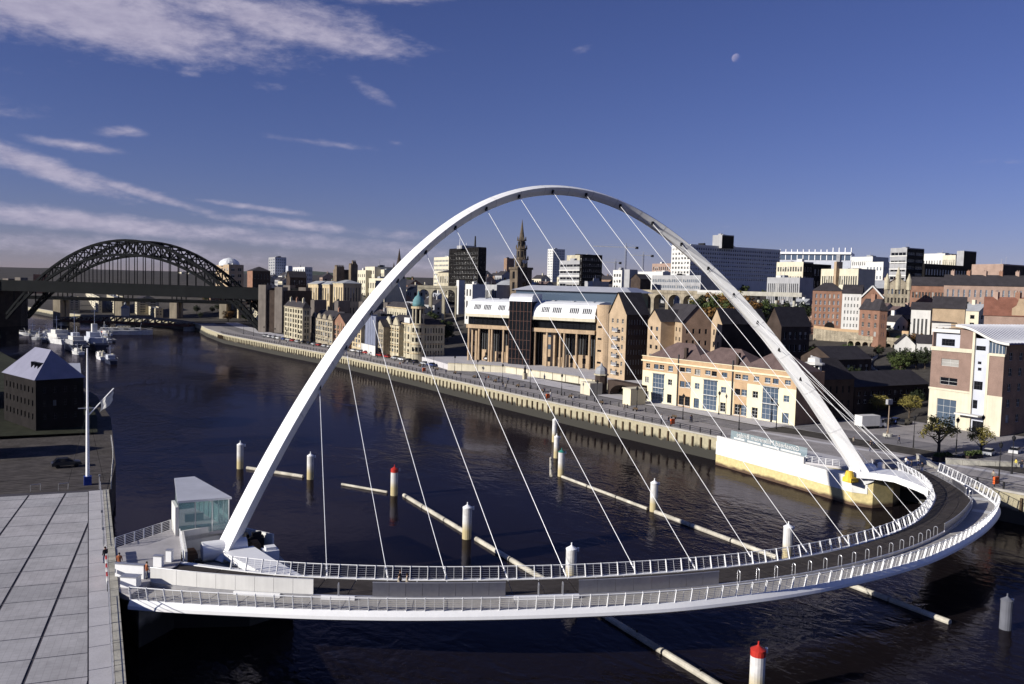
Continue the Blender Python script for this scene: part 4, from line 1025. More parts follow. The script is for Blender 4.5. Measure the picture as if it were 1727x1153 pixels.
def law_courts():
    zb = 7.6
    A, B = at(786, 607, zb), at(1004, 624, zb)
    F = Face(A, B, zb, 25.6); root = thing('court_building', 'large sandstone courthouse with white curved roof, tall columns and dark glass stair tower', 'courthouse', (A.x, A.y, zb))
    s = 0.2429; X = lambda x: 740+x*s; Y = lambda y: 360+y*s
    U = lambda x: F.at(X(x), Y(850))[0]; V = lambda x, y: F.at(X(x), Y(y))[1]
    dep = 26.0
    hE = V(400, 712); hB = V(400, 785); hR = V(400, 580)
    # recessed dark core behind the colonnade
    q = MB(); q.obox(F.p(0.6, 0, -4.2), F.u*(F.w-1.2), -F.n*(dep-4.2), Vector((0, 0, hE))); q.build('core_wall', blackwall, root)
    for wing, (x0, x1, cols) in enumerate(((188, 497, (197, 268, 340, 358, 438)), (648, 1085, (656, 740, 832, 860, 946, 1036)))):
        u0, u1 = U(x0), U(x1); tag_ = []
        q = MB(); q.obox(F.p(u0, hE-0.5, -4.3), F.u*(u1-u0), F.n*4.9, Vector((0, 0, 1.1))); q.build('eaves_slab', creamwall, root)
        q = MB(); q.obox(F.p(u0+0.2, hB-1.0, -4.3), F.u*(u1-u0-0.4), F.n*4.5, Vector((0, 0, 1.4))); q.build('beam', courtstone, root)
        n_ = round((u1-u0)/2.2)
        for k in range(n_):
            a = u0+(u1-u0)*k/n_; q = MB(); q.obox(F.p(a+0.08, hB+0.45, -1.6), F.u*((u1-u0)/n_-0.16), F.n*0.1, Vector((0, 0, hE-hB-1.0))); q.build('glass_pane', gdark, root)
        for cx in cols:
            a = U(cx); c = F.p(a+0.5, 0, -0.5); q = MB(); q.cyl((c.x, c.y), 0.46, 0.42, zb, zb+hB-1.0, 14); q.build('column', courtstone, root)
        # set-back sandstone infill with window slots and doors
        for (p0, p1, y0, off) in (((205, 245, 790, -2.2), (270, 335, 945, -3.4), (362, 432, 960, -3.4), (440, 495, 920, -3.0)) if wing == 0 else ((706, 790, 800, -2.2), (792, 830, 1000, -3.4), (862, 940, 985, -3.2), (948, 1030, 985, -3.2))):
            a, b = U(p0), U(p1); v = max(2.5, V(p0, y0)); G = Face(F.p(a, 0, off), F.p(b, 0, off), zb, zb+v)
            nn = 3 if v > 9 else 1; o = [((b-a)*0.35, (b-a)*0.65, v*(k+0.35)/nn, v*(k+0.75)/nn) for k in range(nn)]
            q = MB(); facade(q, G, o, 0.3); q.quad(G.p(0, v), G.p(b-a, v), F.p(b, v, -4.2), F.p(a, v, -4.2)); q.quad(G.p(0, 0), G.p(0, v), F.p(a, v, -4.2), F.p(a, 0, -4.2)); q.quad(G.p(b-a, 0), G.p(b-a, v), F.p(b, v, -4.2), F.p(b, 0, -4.2)); q.build('stone_infill', courtstone, root)
            for w_ in o: put_window(root, G, w_, framed, gdark, 1, 2)
        n_ = int((u1-u0)/1.15)
        for k in range(n_):      # slim mullions of the tall dark glazing
            a = u0+0.8+(u1-u0-1.6)*k/n_; q = MB(); q.obox(F.p(a, 0.1, -4.05), F.u*0.07, -F.n*0.1, Vector((0, 0, hB-1.2))); q.build('glazing_bar', leadroof, root)
        # white roof: steep curved front with louvred dormer grilles, then a flat top
        prof = [(0.45, hE+0.62), (0.15, hE+2.4), (-0.6, hE+4.0), (-1.9, hE+5.3), (-4.0, hE+6.1), (-9.0, hE+6.6), (-14, hE+6.4)]
        q = MB(); V_ = [F.p(a, v, o) for a in (u0+0.2, u1-0.2) for o, v in prof]; n2 = len(prof)
        q.add(V_, [(k, n2+k, n2+k+1, k+1) for k in range(n2-1)]); q.add([F.p(u0+0.2, v, o) for o, v in prof]+[F.p(u0+0.2, hE+0.6, -14)], [tuple(range(n2+1))]); q.add([F.p(u1-0.2, v, o) for o, v in prof]+[F.p(u1-0.2, hE+0.6, -14)], [tuple(range(n2, -1, -1))])
        ro = q.build('roof', whiteroof, root)
        for (p0, p1) in (((240, 287), (306, 358), (405, 455), (478, 496)) if wing == 0 else ((708, 762), (784, 846), (902, 968), (992, 1058))):
            a, b = U(p0), U(p1)
            for j in range(5):
                g0 = a+(b-a)*(j+0.12)/5; g1 = a+(b-a)*(j+0.72)/5
                q = MB(); q.obox(F.p(g0, hE+2.25, 0.12), F.u*(g1-g0), F.n*0.12, Vector((0, 0, 0))+Vector((0, 0, 1.9))-F.n*0.85); q.build('roof_light', gdark, ro)
        for k in range(3):
            a = lerp(u0, u1, (k+0.6)/3.2); q = MB(); q.obox(F.p(a, hE+6.15, -6.5), F.u*0.9, -F.n*2.5, Vector((0, 0, 0.5))); q.build('roof_vent', leadroof, ro)
    # central glass stair tower with barrel head
    u0, u1 = U(497), U(648); q = MB(); q.obox(F.p(u0, 0, -6), F.u*(u1-u0), F.n*7.2, Vector((0, 0, hR-1.2))); tw = q.build('stair_tower', gdark, root)
    for k in range(7):
        a = lerp(u0, u1, k/6); q = MB(); q.bar(F.p(a, 0, 1.24), F.p(a, hR-1.2, 1.24), 0.14, 0.12, up=(1, 0, 0)); q.build('mullion', mat('mullion_brown', (0.16, 0.09, 0.07), 0.6), tw)
    for k in range(6):
        v = hR*(k+0.6)/7; q = MB(); q.bar(F.p(u0, v, 1.23), F.p(u1, v, 1.23), 0.1, 0.08); q.build('transom', mat('mullion_brown', (0.16, 0.09, 0.07), 0.6), tw)
    q = MB(); prof = [(1.3, hR-1.2)]+[(1.3-2.6*(1-math.cos(a*math.pi/12)), hR-1.2+2.9*math.sin(a*math.pi/12)) for a in range(1, 7)]+[(-7, hR+1.7), (-7, hR-1.2)]
    n2 = len(prof); V_ = [F.p(a, v, o) for a in (u0-0.15, u1+0.15) for o, v in prof]; q.add(V_, [(k, n2+k, n2+k+1, k+1) for k in range(n2-1)]+[tuple(range(n2)), tuple(range(2*n2-1, n2-1, -1))]); q.build('barrel_roof', metalroof, tw)
    # round stair turret at the right hand end
    c = F.p(F.w+2.6, 0, -2.6); q = MB(); q.cyl((c.x, c.y), 3.6, 3.6, zb, zb+V(1085, 640)+0.4, 28); tu = q.build('round_turret', courtstone, root)
    for k in range(4):
        for ang in (-0.5,):
            d = rot2((F.n.x, F.n.y), ang+0.2); w_ = MB(); pz = zb+2.5+4.2*k; pp = Vector((c.x, c.y, pz))+d*3.35; t_ = Vector((-d.y, d.x, 0)); w_.obox(pp-t_*0.8, t_*1.6, d*0.3, Vector((0, 0, 0.7))); w_.build('slit_window', gdark, tu)
    # low wide rear roof with glass edge
    q = MB(); a, b = F.w*0.2, F.w*1.13; q.obox(F.p(a+1.5, 14, -16), F.u*(b-a-3), -F.n*20, Vector((0, 0, hR+3.0-14))); q.build('rear_block', gblue, root)
    q = MB(); P = [F.p(a, hR+3.0, -14.5), F.p(b, hR+3.0, -14.5), F.p(b, hR+3.0, -38), F.p(a, hR+3.0, -38), F.p(a+5, hR+5.0, -22), F.p(b-5, hR+5.0, -22), F.p(b-5, hR+5.0, -32), F.p(a+5, hR+5.0, -32)]
    q.add(P, [(0, 1, 5, 4), (1, 2, 6, 5), (2, 3, 7, 6), (3, 0, 4, 7), (4, 5, 6, 7), (3, 2, 1, 0)]); q.build('rear_roof', metalroof, root)
    return F
LF = law_courts()

officebrick = mat('office_brick', (0.24, 0.165, 0.135), 0.85, var=0.12, scale=0.5, var2=0.15, scale2=7)
def office():
    A, B = at(1568, 715, 6.4), at(1678, 735, 6.4); A = Vector((165.4, 30.2, 0)); B = Vector((165.2, 12.6, 0)); z0 = 6.0
    root = thing('office_building', 'brick and cream office building with curved metal wave roof at the right edge', 'office building', (B.x, B.y, z0))
    F = Face(A, B, z0, 26.2); s = 0.26; X = lambda x: 1380+x*s; Y = lambda y: 580+y*s
    s5 = 0.22547; X5 = lambda x: 1380+x*s5; Y5 = lambda y: 380+y*s5
    r = lambda x0, y0, x1, y1: F.rect(X(x0), Y(y0), X(x1), Y(y1)); r5 = lambda x0, y0, x1, y1: F.rect(X5(x0), Y5(y0), X5(x1), Y5(y1))
    uL = F.at(X(985), Y(300))[0]; uC0 = F.at(X(1000), Y(300))[0]; uC1 = F.at(X(1085), Y(300))[0]; uR = F.at(X(1100), Y(300))[0]
    vG = F.at(X(850), Y(300))[1]; vT = F.at(X5(960), Y5(930))[1]          # top of cream ground floor, foot of the glazed top floor
    wins = [r(800, 92, 910, 150), r(790, 212, 900, 272)]
    gf = [r(772, 350, 885, 545)]
    cen = [r(1003, 352, 1028, 380)]
    q = MB(); W_ = [(o[0], o[1], o[2]-vG, o[3]-vG) for o in wins]
    G1 = Face(F.p(0, 0), F.p(uL, 0), z0+vG, z0+vT); facade(q, G1, W_, 0.3); q.build('brick_bay', officebrick, root)
    G0 = Face(F.p(0, 0), F.p(uL, 0), z0, z0+vG); g = [(o[0], o[1], max(0.4, o[2]), o[3]) for o in gf]; q = MB(); facade(q, G0, g, 0.35); q.build('stone_base', creamwall, root)
    put_window(root, G0, g[0], framew, gblue, 3, 4, 0.2, 'glazed_front')
    for o in W_: put_window(root, G1, o, framew, gdark, 2, 2)
    q = MB(); q.obox(F.p(-0.12, vG-0.15, 0), F.u*(uL+0.2), F.n*0.2, Vector((0, 0, 0.45))); q.build('string_course', creamwall, root)
    q = MB(); q.obox(F.p(-0.15, vT-0.3, -0.2), F.u*(uL+0.2), F.n*0.45, Vector((0, 0, 0.9))); q.build('cornice', creamwall, root)
    # set back glazed top floor with its flat roof slab
    G2 = Face(F.p(0.3, 0, -1.0), F.p(F.at(X5(1060), Y5(850))[0], 0, -1.0), z0+vT, z0+vT+4.0); q = MB(); ow = [(G2.w*0.22, G2.w*0.72, 0.9, 2.5)]; facade(q, G2, ow, 0.2); q.build('attic_wall', paleblue, root); put_window(root, G2, ow[0], framed, gdark, 4, 2)
    q = MB(); q.obox(F.p(-0.3, vT+4.0, -9), F.u*(G2.w+0.5), F.n*9.0, Vector((0, 0, 0.8))); q.build('attic_roof_slab', whitewall, root)
    # brick pier beside it, cream strips, tall glass strip, right hand brick bay
    hp = F.at(X5(1070), Y5(770))[1]; q = MB(); q.obox(F.p(G2.w+0.35, vT, -1.2), F.u*(uL-G2.w-0.4), F.n*1.2, Vector((0, 0, hp-vT))); q.build('brick_pier', officebrick, root)
    for a, b in ((uL, uC0), (uC1, uR)):
        q = MB(); q.obox(F.p(a, 0, -0.3), F.u*(b-a), F.n*0.5, Vector((0, 0, (hp-0.6) if a == uL else F.at(X(1100), Y(62))[1]))); q.build('stone_strip', creamwall, root)
    G3 = Face(F.p(uC0, 0, -0.25), F.p(uC1, 0, -0.25), z0, z0+hp-2.0); q = MB(); co = []
    for (x0, y0, x1, y1) in ((1000, 8, 1086, 44), (1036, 112, 1058, 132), (1036, 152, 1058, 174), (990, 236, 1064, 300), (985, 358, 1030, 420)):
        a, b, c, d = G3.rect(X(x0), Y(y0), X(x1), Y(y1)); co.append((max(a, 0.1), min(b, G3.w-0.1), c, min(d, G3.h-0.2)))
    dv = G3.rect(X(960), Y(490), X(1050), Y(560)); co.append((0.3, G3.w-0.1, 0.2, 3.0))
    facade(q, G3, co, 0.15); q.build('glass_strip', paleblue, root)
    for o in co: put_window(root, G3, o, framed, gdark, 3 if o[1]-o[0] > 1.6 else 1, 2, 0.12)
    vR = F.at(X(1130), Y(62))[1]; G4 = Face(F.p(uR, 0, 0.05), F.p(F.w, 0, 0.05), z0, z0+vR); q = MB(); facade(q, G4, []); q.build('brick_bay', officebrick, root)
    q = MB(); q.obox(F.p(uR, 0, 0.05), F.u*(F.w-uR+0.15), F.n*0.1, Vector((0, 0, F.at(X(1130), Y(335))[1]))); q.build('stone_base', creamwall, root)
    q = MB(); q.obox(F.p(uR-0.1, vR-0.5, 0), F.u*(F.w-uR+0.3), F.n*0.25, Vector((0, 0, 0.6))); q.build('cornice', creamwall, root)
    hr = F.at(X5(1365), Y5(880))[1]; G5 = Face(F.p(uC1, 0, -0.4), F.p(F.w, 0, -0.4), z0+vR, z0+hr); q = MB(); facade(q, G5, []); q.build('attic_glazing', gblue, root)
    n_ = 5
    for k in range(n_+1): q = MB(); q.bar(F.p(lerp(uC1, F.w, k/n_), vR, -0.36), F.p(lerp(uC1, F.w, k/n_), hr, -0.36), 0.1, 0.1, up=(1, 0, 0)); q.build('mullion', framew, root)
    # side wall in shade
    q = MB(); FR = Face(B, B+Vector((60, 0, 0)), z0, z0+hr-0.3)
    so = [o for o in grid(FR, 16, 5, 0.35, 0.5, mb_=2.5)]; facade(q, FR, so, 0.3); q.build('side_wall', brownbrick, root)
    for o in so[:16*5]: put_window(root, FR, o, framew, gdark, 2, 2)
    q = MB(); q.obox((A.x, A.y, z0), (60, 0, 0), (0, -0.3, 0), (0, 0, hp-1)); q.obox((A.x+59.7, A.y, z0), (0.3, 0, 0), (0, B.y-A.y, 0), (0, 0, hr)); q.build('rear_wall', officebrick, root)
    # entrance canopy, steps
    q = MB(); a = F.at(X(918), Y(470))[0]; b = F.at(X(1075), Y(470))[0]; v = F.at(X(1000), Y(462))[1]; q.obox(F.p(a, v, 0), F.u*(b-a), F.n*2.2, Vector((0, 0, 0.3))); q.build('canopy', whitewall, root)
    q = MB(); q.obox(F.p(a, 0, 0), F.u*(b-a+1), F.n*2.6, Vector((0, 0, 0.35))); q.build('step', palepaving, root)
    # wave roof with standing seams, running back from the front
    y0, y1 = A.y-7.5, B.y-1.6; n_ = 28
    zz = lambda t: z0+lerp(hp+0.55, hr-0.15, t-math.sin(2*math.pi*t)/(2*math.pi)*0.75)
    q = MB(); V_ = []
    for k in range(n_+1):
        t = k/n_; y = lerp(A.y-6.6, y1, t)
        for x, dz in ((A.x-1.3, 0), (A.x+60, 0), (A.x-1.3, 0.28), (A.x+60, 0.28)): V_.append((x, y, zz(t)+dz))
    F_ = []
    for k in range(n_):
        a = k*4; F_ += [(a+2, a+6, a+7, a+3), (a, a+1, a+5, a+4), (a, a+4, a+6, a+2)]
    F_ += [(n_*4, n_*4+1, n_*4+3, n_*4+2)]
    q.add(V_, F_); ro = q.build('wave_roof', mat('roof_metal_blue', (0.13, 0.14, 0.26), 0.4, 0.3, var=0.06, scale=0.5), root)
    q = MB(); q.add([(A.x-1.34, lerp(A.y-6.6, y1, k/n_), zz(k/n_)+dz) for k in range(n_+1) for dz in (-0.2, 0.34)], [(2*k, 2*k+1, 2*k+3, 2*k+2) for k in range(n_)]); q.add([(A.x-1.42, lerp(A.y-6.6, y1, k/n_), zz(k/n_)+dz) for k in range(n_+1) for dz in (-0.2, 0.34)], [(2*k, 2*k+2, 2*k+3, 2*k+1) for k in range(n_)]); q.build('fascia', whitewall, ro)
    for j in range(46):
        x = A.x-0.6+j*1.2; w_ = MB(); w_.tube([(x, lerp(A.y-6.6, y1, k/14), zz(k/14)+0.33) for k in range(15)], 0.13, 4); w_.build('standing_seam', metalroof, ro)
    q = MB(); q.quad((A.x-0.2, A.y-0.05, z0+hp+0.4), (A.x+60, A.y-0.05, z0+hp+0.4), (A.x+60, A.y-6.6, z0+hp+0.5), (A.x-0.2, A.y-6.6, z0+hp+0.5)); q.build('back_roof', leadroof, root)
office()
# ---------------------------------------------------------------- old quayside row (right to left) and the town behind it
def gablets(b, n, m, h=2.6, rnd=False):
    F = b['FL']
    for k in range(n):
        u0, u1 = F.w*(k+0.14)/n, F.w*(k+0.86)/n; q = MB(); um = (u0+u1)/2
        prof = [(u0, F.h), (u1, F.h), (lerp(u1, um, 0.35), F.h+h*0.55), (um, F.h+h), (lerp(u0, um, 0.35), F.h+h*0.55)]
        P = [F.p(u, v, 0.05) for u, v in prof]+[F.p(u, v, -0.6) for u, v in prof]
        q.add(P, [(0, 1, 2, 3, 4), (9, 8, 7, 6, 5), (1, 6, 7, 2), (2, 7, 8, 3), (3, 8, 9, 4), (4, 9, 5, 0)]); q.build('gablet', m, b['root'])
def piers(b, n, m, w=0.5, out=0.25, face='FL'):
    F = b[face]
    for k in range(n+1):
        u = lerp(w/2, F.w-w/2, k/n); q = MB(); q.obox(F.p(u-w/2, 0, 0), F.u*w, F.n*out, Vector((0, 0, F.h))); q.build('pier', m, b['root'])
def bands(b, vs, m, h=0.3, out=0.12, faces=('FL', 'FR')):
    for fc in faces:
        F = b[fc]
        for v in vs: q = MB(); q.obox(F.p(-out, F.h*v, 0), F.u*(F.w+2*out), F.n*out, Vector((0, 0, h))); q.build('string_course', m, b['root'])
b = block('stone_commercial_building', 'tall narrow pale stone building with many small windows beside the arched bridge foot', 'building', 480, 511, 524, 519, 420, palesand, 'hip', lw=(7, 6), rw=(2, 5), fine=True, rh=3, chim=3, cornice=dirtysand, win=(0.6, 0.68), fm=frames_); piers(b, 4, palesand, 0.4, 0.2); bands(b, (0.3, 0.55, 0.8), palesand)
b = block('gabled_row_building', 'weathered stone row with small shaped gables on the quayside', 'building', 525, 561, 565, 540, 398, dirtysand, 'gable', lw=(9, 4), lr=12, fine=True, rh=4, win=(0.6, 0.68), fm=framew, chim=2); gablets(b, 4, dirtysand); bands(b, (0.35, 0.6), palesand)
b = block('brick_warehouse', 'narrow red brick quayside warehouse with pale piers', 'building', 563, 583, 588, 546, 384, brick, 'gable', lw=(4, 4), lr=12, fine=True, rh=4.5, ridge='r', win=(0.55, 0.66)); piers(b, 3, sand, 0.6, 0.3)
b = block('sandstone_building', 'sandstone quayside building half hidden behind the left side of the arch', 'building', 586, 609, 612, 552, 374, sand, 'gable', lw=(5, 4), lr=12, fine=True, rh=4, win=(0.6, 0.68)); bands(b, (0.3, 0.6), palesand)
b = block('sheeted_scaffold', 'building wrapped in blue-grey scaffold sheeting', 'scaffold', 609, 634, 640, 536, 362, mat('sheeting', (0.20, 0.22, 0.30), 0.7, var=0.12, scale=0.8, streak=0.25), 'flat', lr=12)
F = b['FL']
for k in range(7):
    q = MB(); q.bar(F.p(F.w*k/6, 0, 0.15), F.p(F.w*k/6, F.h+0.5, 0.15), 0.09, 0.09, up=(1, 0, 0)); q.build('scaffold_pole', steel, b['root'])
hd = thing('hoarding', 'white site hoarding at the foot of the sheeted scaffold', 'hoarding', F.p(0, 2, 1.5))
for k in range(6):
    q = MB(); q.obox(F.p(-0.5+F.w*1.25*k/6, 2.0, 1.5), F.u*(F.w*1.25/6-0.06), F.n*0.15, Vector((0, 0, 4.2))); q.build('panel', whitewall, hd)
b = block('narrow_stone_house', 'narrow sooty stone house beside the scaffolded building', 'building', 635, 647, 649, 551, 357, dirtysand, 'gable', lw=(3, 5), lr=12, fine=True, rh=3, win=(0.6, 0.68), ridge='r')
b = block('ornate_gabled_building', 'ornate stone building with two shaped gables left of the domed corner building', 'building', 648, 674, 676, 549, 349, palesand, 'gable', lw=(6, 5), lr=14, fine=True, rh=4, win=(0.6, 0.7), fm=frames_); gablets(b, 2, palesand, 3.4); bands(b, (0.25, 0.45, 0.65, 0.85), sand); piers(b, 4, sand, 0.35, 0.2)
def exchange():
    b = block('domed_corner_building', 'pale stone corner building with round turret and blue-green dome', 'building', 675, 704, 750, 547, 337, palesand, 'hip', lw=(5, 4), rw=(9, 4), fine=True, rh=4, win=(0.52, 0.66), cornice=sand, fm=frames_, roofm=slate, rot=0)
    bands(b, (0.28, 0.52, 0.76), sand); piers(b, 3, palesand, 0.5, 0.25)
    F = b['FL']; c = F.p(F.w-0.8, 0, -0.6); z0, zt = b['z0'], b['zt']; root = b['root']
    q = MB(); q.cyl((c.x, c.y), 2.6, 2.6, z0, zt+0.5, 20); tu = q.build('corner_turret', palesand, root)
    for v in (0.3, 0.52, 0.76, 0.99): q = MB(); q.cyl((c.x, c.y), 2.85, 2.85, lerp(z0, zt, v), lerp(z0, zt, v)+0.45, 20); q.build('string_course', sand, tu)
    for k in range(3):
        for j in range(3):
            a = math.radians(200+35*j); d = Vector((math.cos(a), math.sin(a), 0)); t_ = Vector((-d.y, d.x, 0)); q = MB(); q.obox(Vector((c.x, c.y, lerp(z0, zt, 0.36+0.23*k)))+d*2.5-t_*0.4, t_*0.8, d*0.2, Vector((0, 0, 1.7))); q.build('window', gdark, tu)
    q = MB(); q.cyl((c.x, c.y), 1.5, 1.5, zt, zt+6.5, 16); q.build('lantern_core', blackwall, tu)
    for k in range(8):
        a = k*math.pi/4; q = MB(); q.cyl((c.x+2.25*math.cos(a), c.y+2.25*math.sin(a)), 0.32, 0.32, zt+0.4, zt+6.3, 8); q.build('column', palesand, tu)
    q = MB(); q.cyl((c.x, c.y), 2.9, 2.9, zt+6.3, zt+7.2, 20); q.build('entablature', sand, tu)
    q = MB(); q.lathe((c.x, c.y, zt+7.2), [(2.3, 0), (2.35, 1.2), (2.15, 2.4), (1.6, 3.5), (0.9, 4.2), (0.45, 4.5), (0.4, 5.4), (0.1, 6.3)], 18); q.build('dome', copper, tu, smooth=True)
    q = MB(); p = F.p(F.w*0.4, F.h, -2); q.box(p.x-2, p.x+2, p.y-3, p.y+3, p.z, p.z+2.2); q.build('roof_dormer', whitewall, root)
exchange()
# behind the row
block('classical_building', 'pale stone classical building behind the quayside row, left of the domed turret', 'building', 653, 686, 700, 519, 400, palesand, 'hip', lw=(8, 2), rh=2.5, win=(0.4, 0.6), cornice=sand, fm=frames_)
block('assembly_hall', 'pale columned stone hall above the dark quayside roofs', 'building', 520, 556, 578, 479, 540, sand, 'hip', lw=(9, 2), rh=2.0, win=(0.45, 0.7), cornice=palesand, roofm=leadroof)
b = block('assembly_hall_wing', 'pale stone wing with dark side wall beside the columned hall', 'building', 562, 579, 610, 477, 520, sand, 'hip', lw=(4, 2), rw=(6, 2), rh=2.0, win=(0.4, 0.7), cornice=palesand, roofm=leadroof)
def keep():
    K = atd(586, 452, 560); z0 = gz(K.x, K.y)-2; root = thing('castle_keep', 'dark square castle keep with corner turrets on the skyline', 'castle', (K.x, K.y, z0))
    dk = mat('keep_stone', (0.16, 0.125, 0.09), 0.9, var=0.3, scale=0.3, var2=0.2, scale2=2)
    def tw(px0, px1, ytop, dep, nm, notch=True):
        A, B = atd(px0, ytop, dep), atd(px1, ytop, dep); w = (B-A).length; x, y, z = A.x, A.y, A.z
        q = MB(); q.box(x, x+w, y, y+w, z0, z); o = q.build(nm, dk, root)
        if notch:
            for k in range(4):
                for (a, c) in ((x+w*k/4, y-0.05), (x-0.05, y+w*k/4)):
                    q = MB(); q.box(a, a+w/7, c, c+w/7, z, z+0.9); q.build('merlon', dk, o)
    tw(568, 581, 449, 550, 'turret'); tw(592, 604, 446, 548, 'turret'); tw(571, 602, 454, 555, 'keep_body', False)
    tw(595, 601, 441, 549, 'turret')
keep()
_st = []
for i, (x0, x1, y, lab) in enumerate(((600, 617, 457, 'left low wing of the white stepped building behind the arch leg'), (616, 632, 451, 'tall middle of the white stepped building behind the arch leg'), (632, 648, 456, 'right low wing of the white stepped building behind the arch leg'))):
    _st.append(block('white_stepped_building', lab, 'building', x0, x1, None, y, 590-i*4, creamwall, 'flat', lr=14, lw=(5, 6), win=(0.4, 0.5))['root'])
_b = block('stepped_cream_building', 'cream stepped building with three white upper blocks behind the left arch leg', 'building', 585, 652, None, 471, 560, creamwall, 'flat', lr=14, lw=(18, 3), win=(0.45, 0.55))
for _s in _st: absorb(_b['root'], _s)
def steeple(px, ytop, ybase, dep, w, label, m):
    T, B = atd(px, ytop, dep), atd(px, ybase, dep); g = gz(B.x, B.y)-2; root = thing('church_spire', label, 'church', (B.x, B.y, g))
    q = MB(); q.box(B.x-w/2, B.x+w/2, B.y-w/2, B.y+w/2, g, B.z); q.build('tower', m, root)
    q = MB(); q.lathe((B.x, B.y, B.z), [(w*0.42, 0), (w*0.2, (T.z-B.z)*0.45), (0.12, T.z-B.z)], 8); q.build('spire', m, root)
    for sx in (-1, 1):
        for sy in (-1, 1): q = MB(); q.lathe((B.x+sx*w*0.45, B.y+sy*w*0.45, B.z), [(w*0.1, 0), (w*0.1, 1.5), (0.05, 5)], 6); q.build('pinnacle', m, root)
steeple(673, 419, 452, 760, 8, 'slim dark church spire just left of the arch', darkbrick)
block('slab_office', 'pale slab office with rows of windows left of the black tower', 'office building', 732, 757, 762, 434, 800, creamwall, 'flat', lw=(10, 6), lr=14, win=(0.7, 0.4), gm=gblue)
block('stone_hall', 'cream stone hall below the pale slab office', 'building', 738, 757, 760, 459, 640, palesand, 'hip', lw=(5, 2), lr=12, rh=2)
def black_tower():
    b = block('black_tower_block', 'black tower block with thin pale vertical ribs and roof masts', 'tower block', 758, 807, 820, 418, 560, blackwall, 'flat', lw=(18, 11), rw=(8, 11), win=(0.55, 0.5), gm=gdark, mt=1.5)
    for fc, n in (('FL', 18), ('FR', 8)):
        F = b[fc]
        for k in range(n+1): q = MB(); q.obox(F.p(F.w*k/n-0.12, 4, 0), F.u*0.24, F.n*0.22, Vector((0, 0, F.h-4))); q.build('rib', mat('rib_grey', (0.05, 0.046, 0.042), 0.7), b['root'])
    c = (b['k']+b['f'])/2; zt = b['zt']
    q = MB(); q.box(c.x-6, c.x+5, c.y-4, c.y+4, zt, zt+2.2); q.build('plant_room', greywall, b['root'])
    for dx, h in ((-7, 7), (-2, 4), (4.5, 9)): q = MB(); q.cyl((c.x+dx, c.y-3), 0.28 if dx < 4 else 0.9, 0.12 if dx < 4 else 0.5, zt, zt+h, 6); q.build('mast', white if dx < 0 else darkmetal, b['root'])
black_tower()
block('white_office_stub', 'small white square-windowed building below the black tower', 'building', 785, 797, 801, 481, 470, whitewall, 'flat', lw=(2, 3), lr=8, win=(0.5, 0.6))
block('grey_low_office', 'low grey glazed office between the black tower and the courthouse roof', 'office building', 797, 838, 850, 482, 480, greywall, 'flat', lw=(12, 2), lr=10, win=(0.7, 0.6))
block('white_slab', 'thin white service tower in front of the black tower', 'tower', 770, 774, 777, 474, 520, whitewall, 'flat', lr=4)
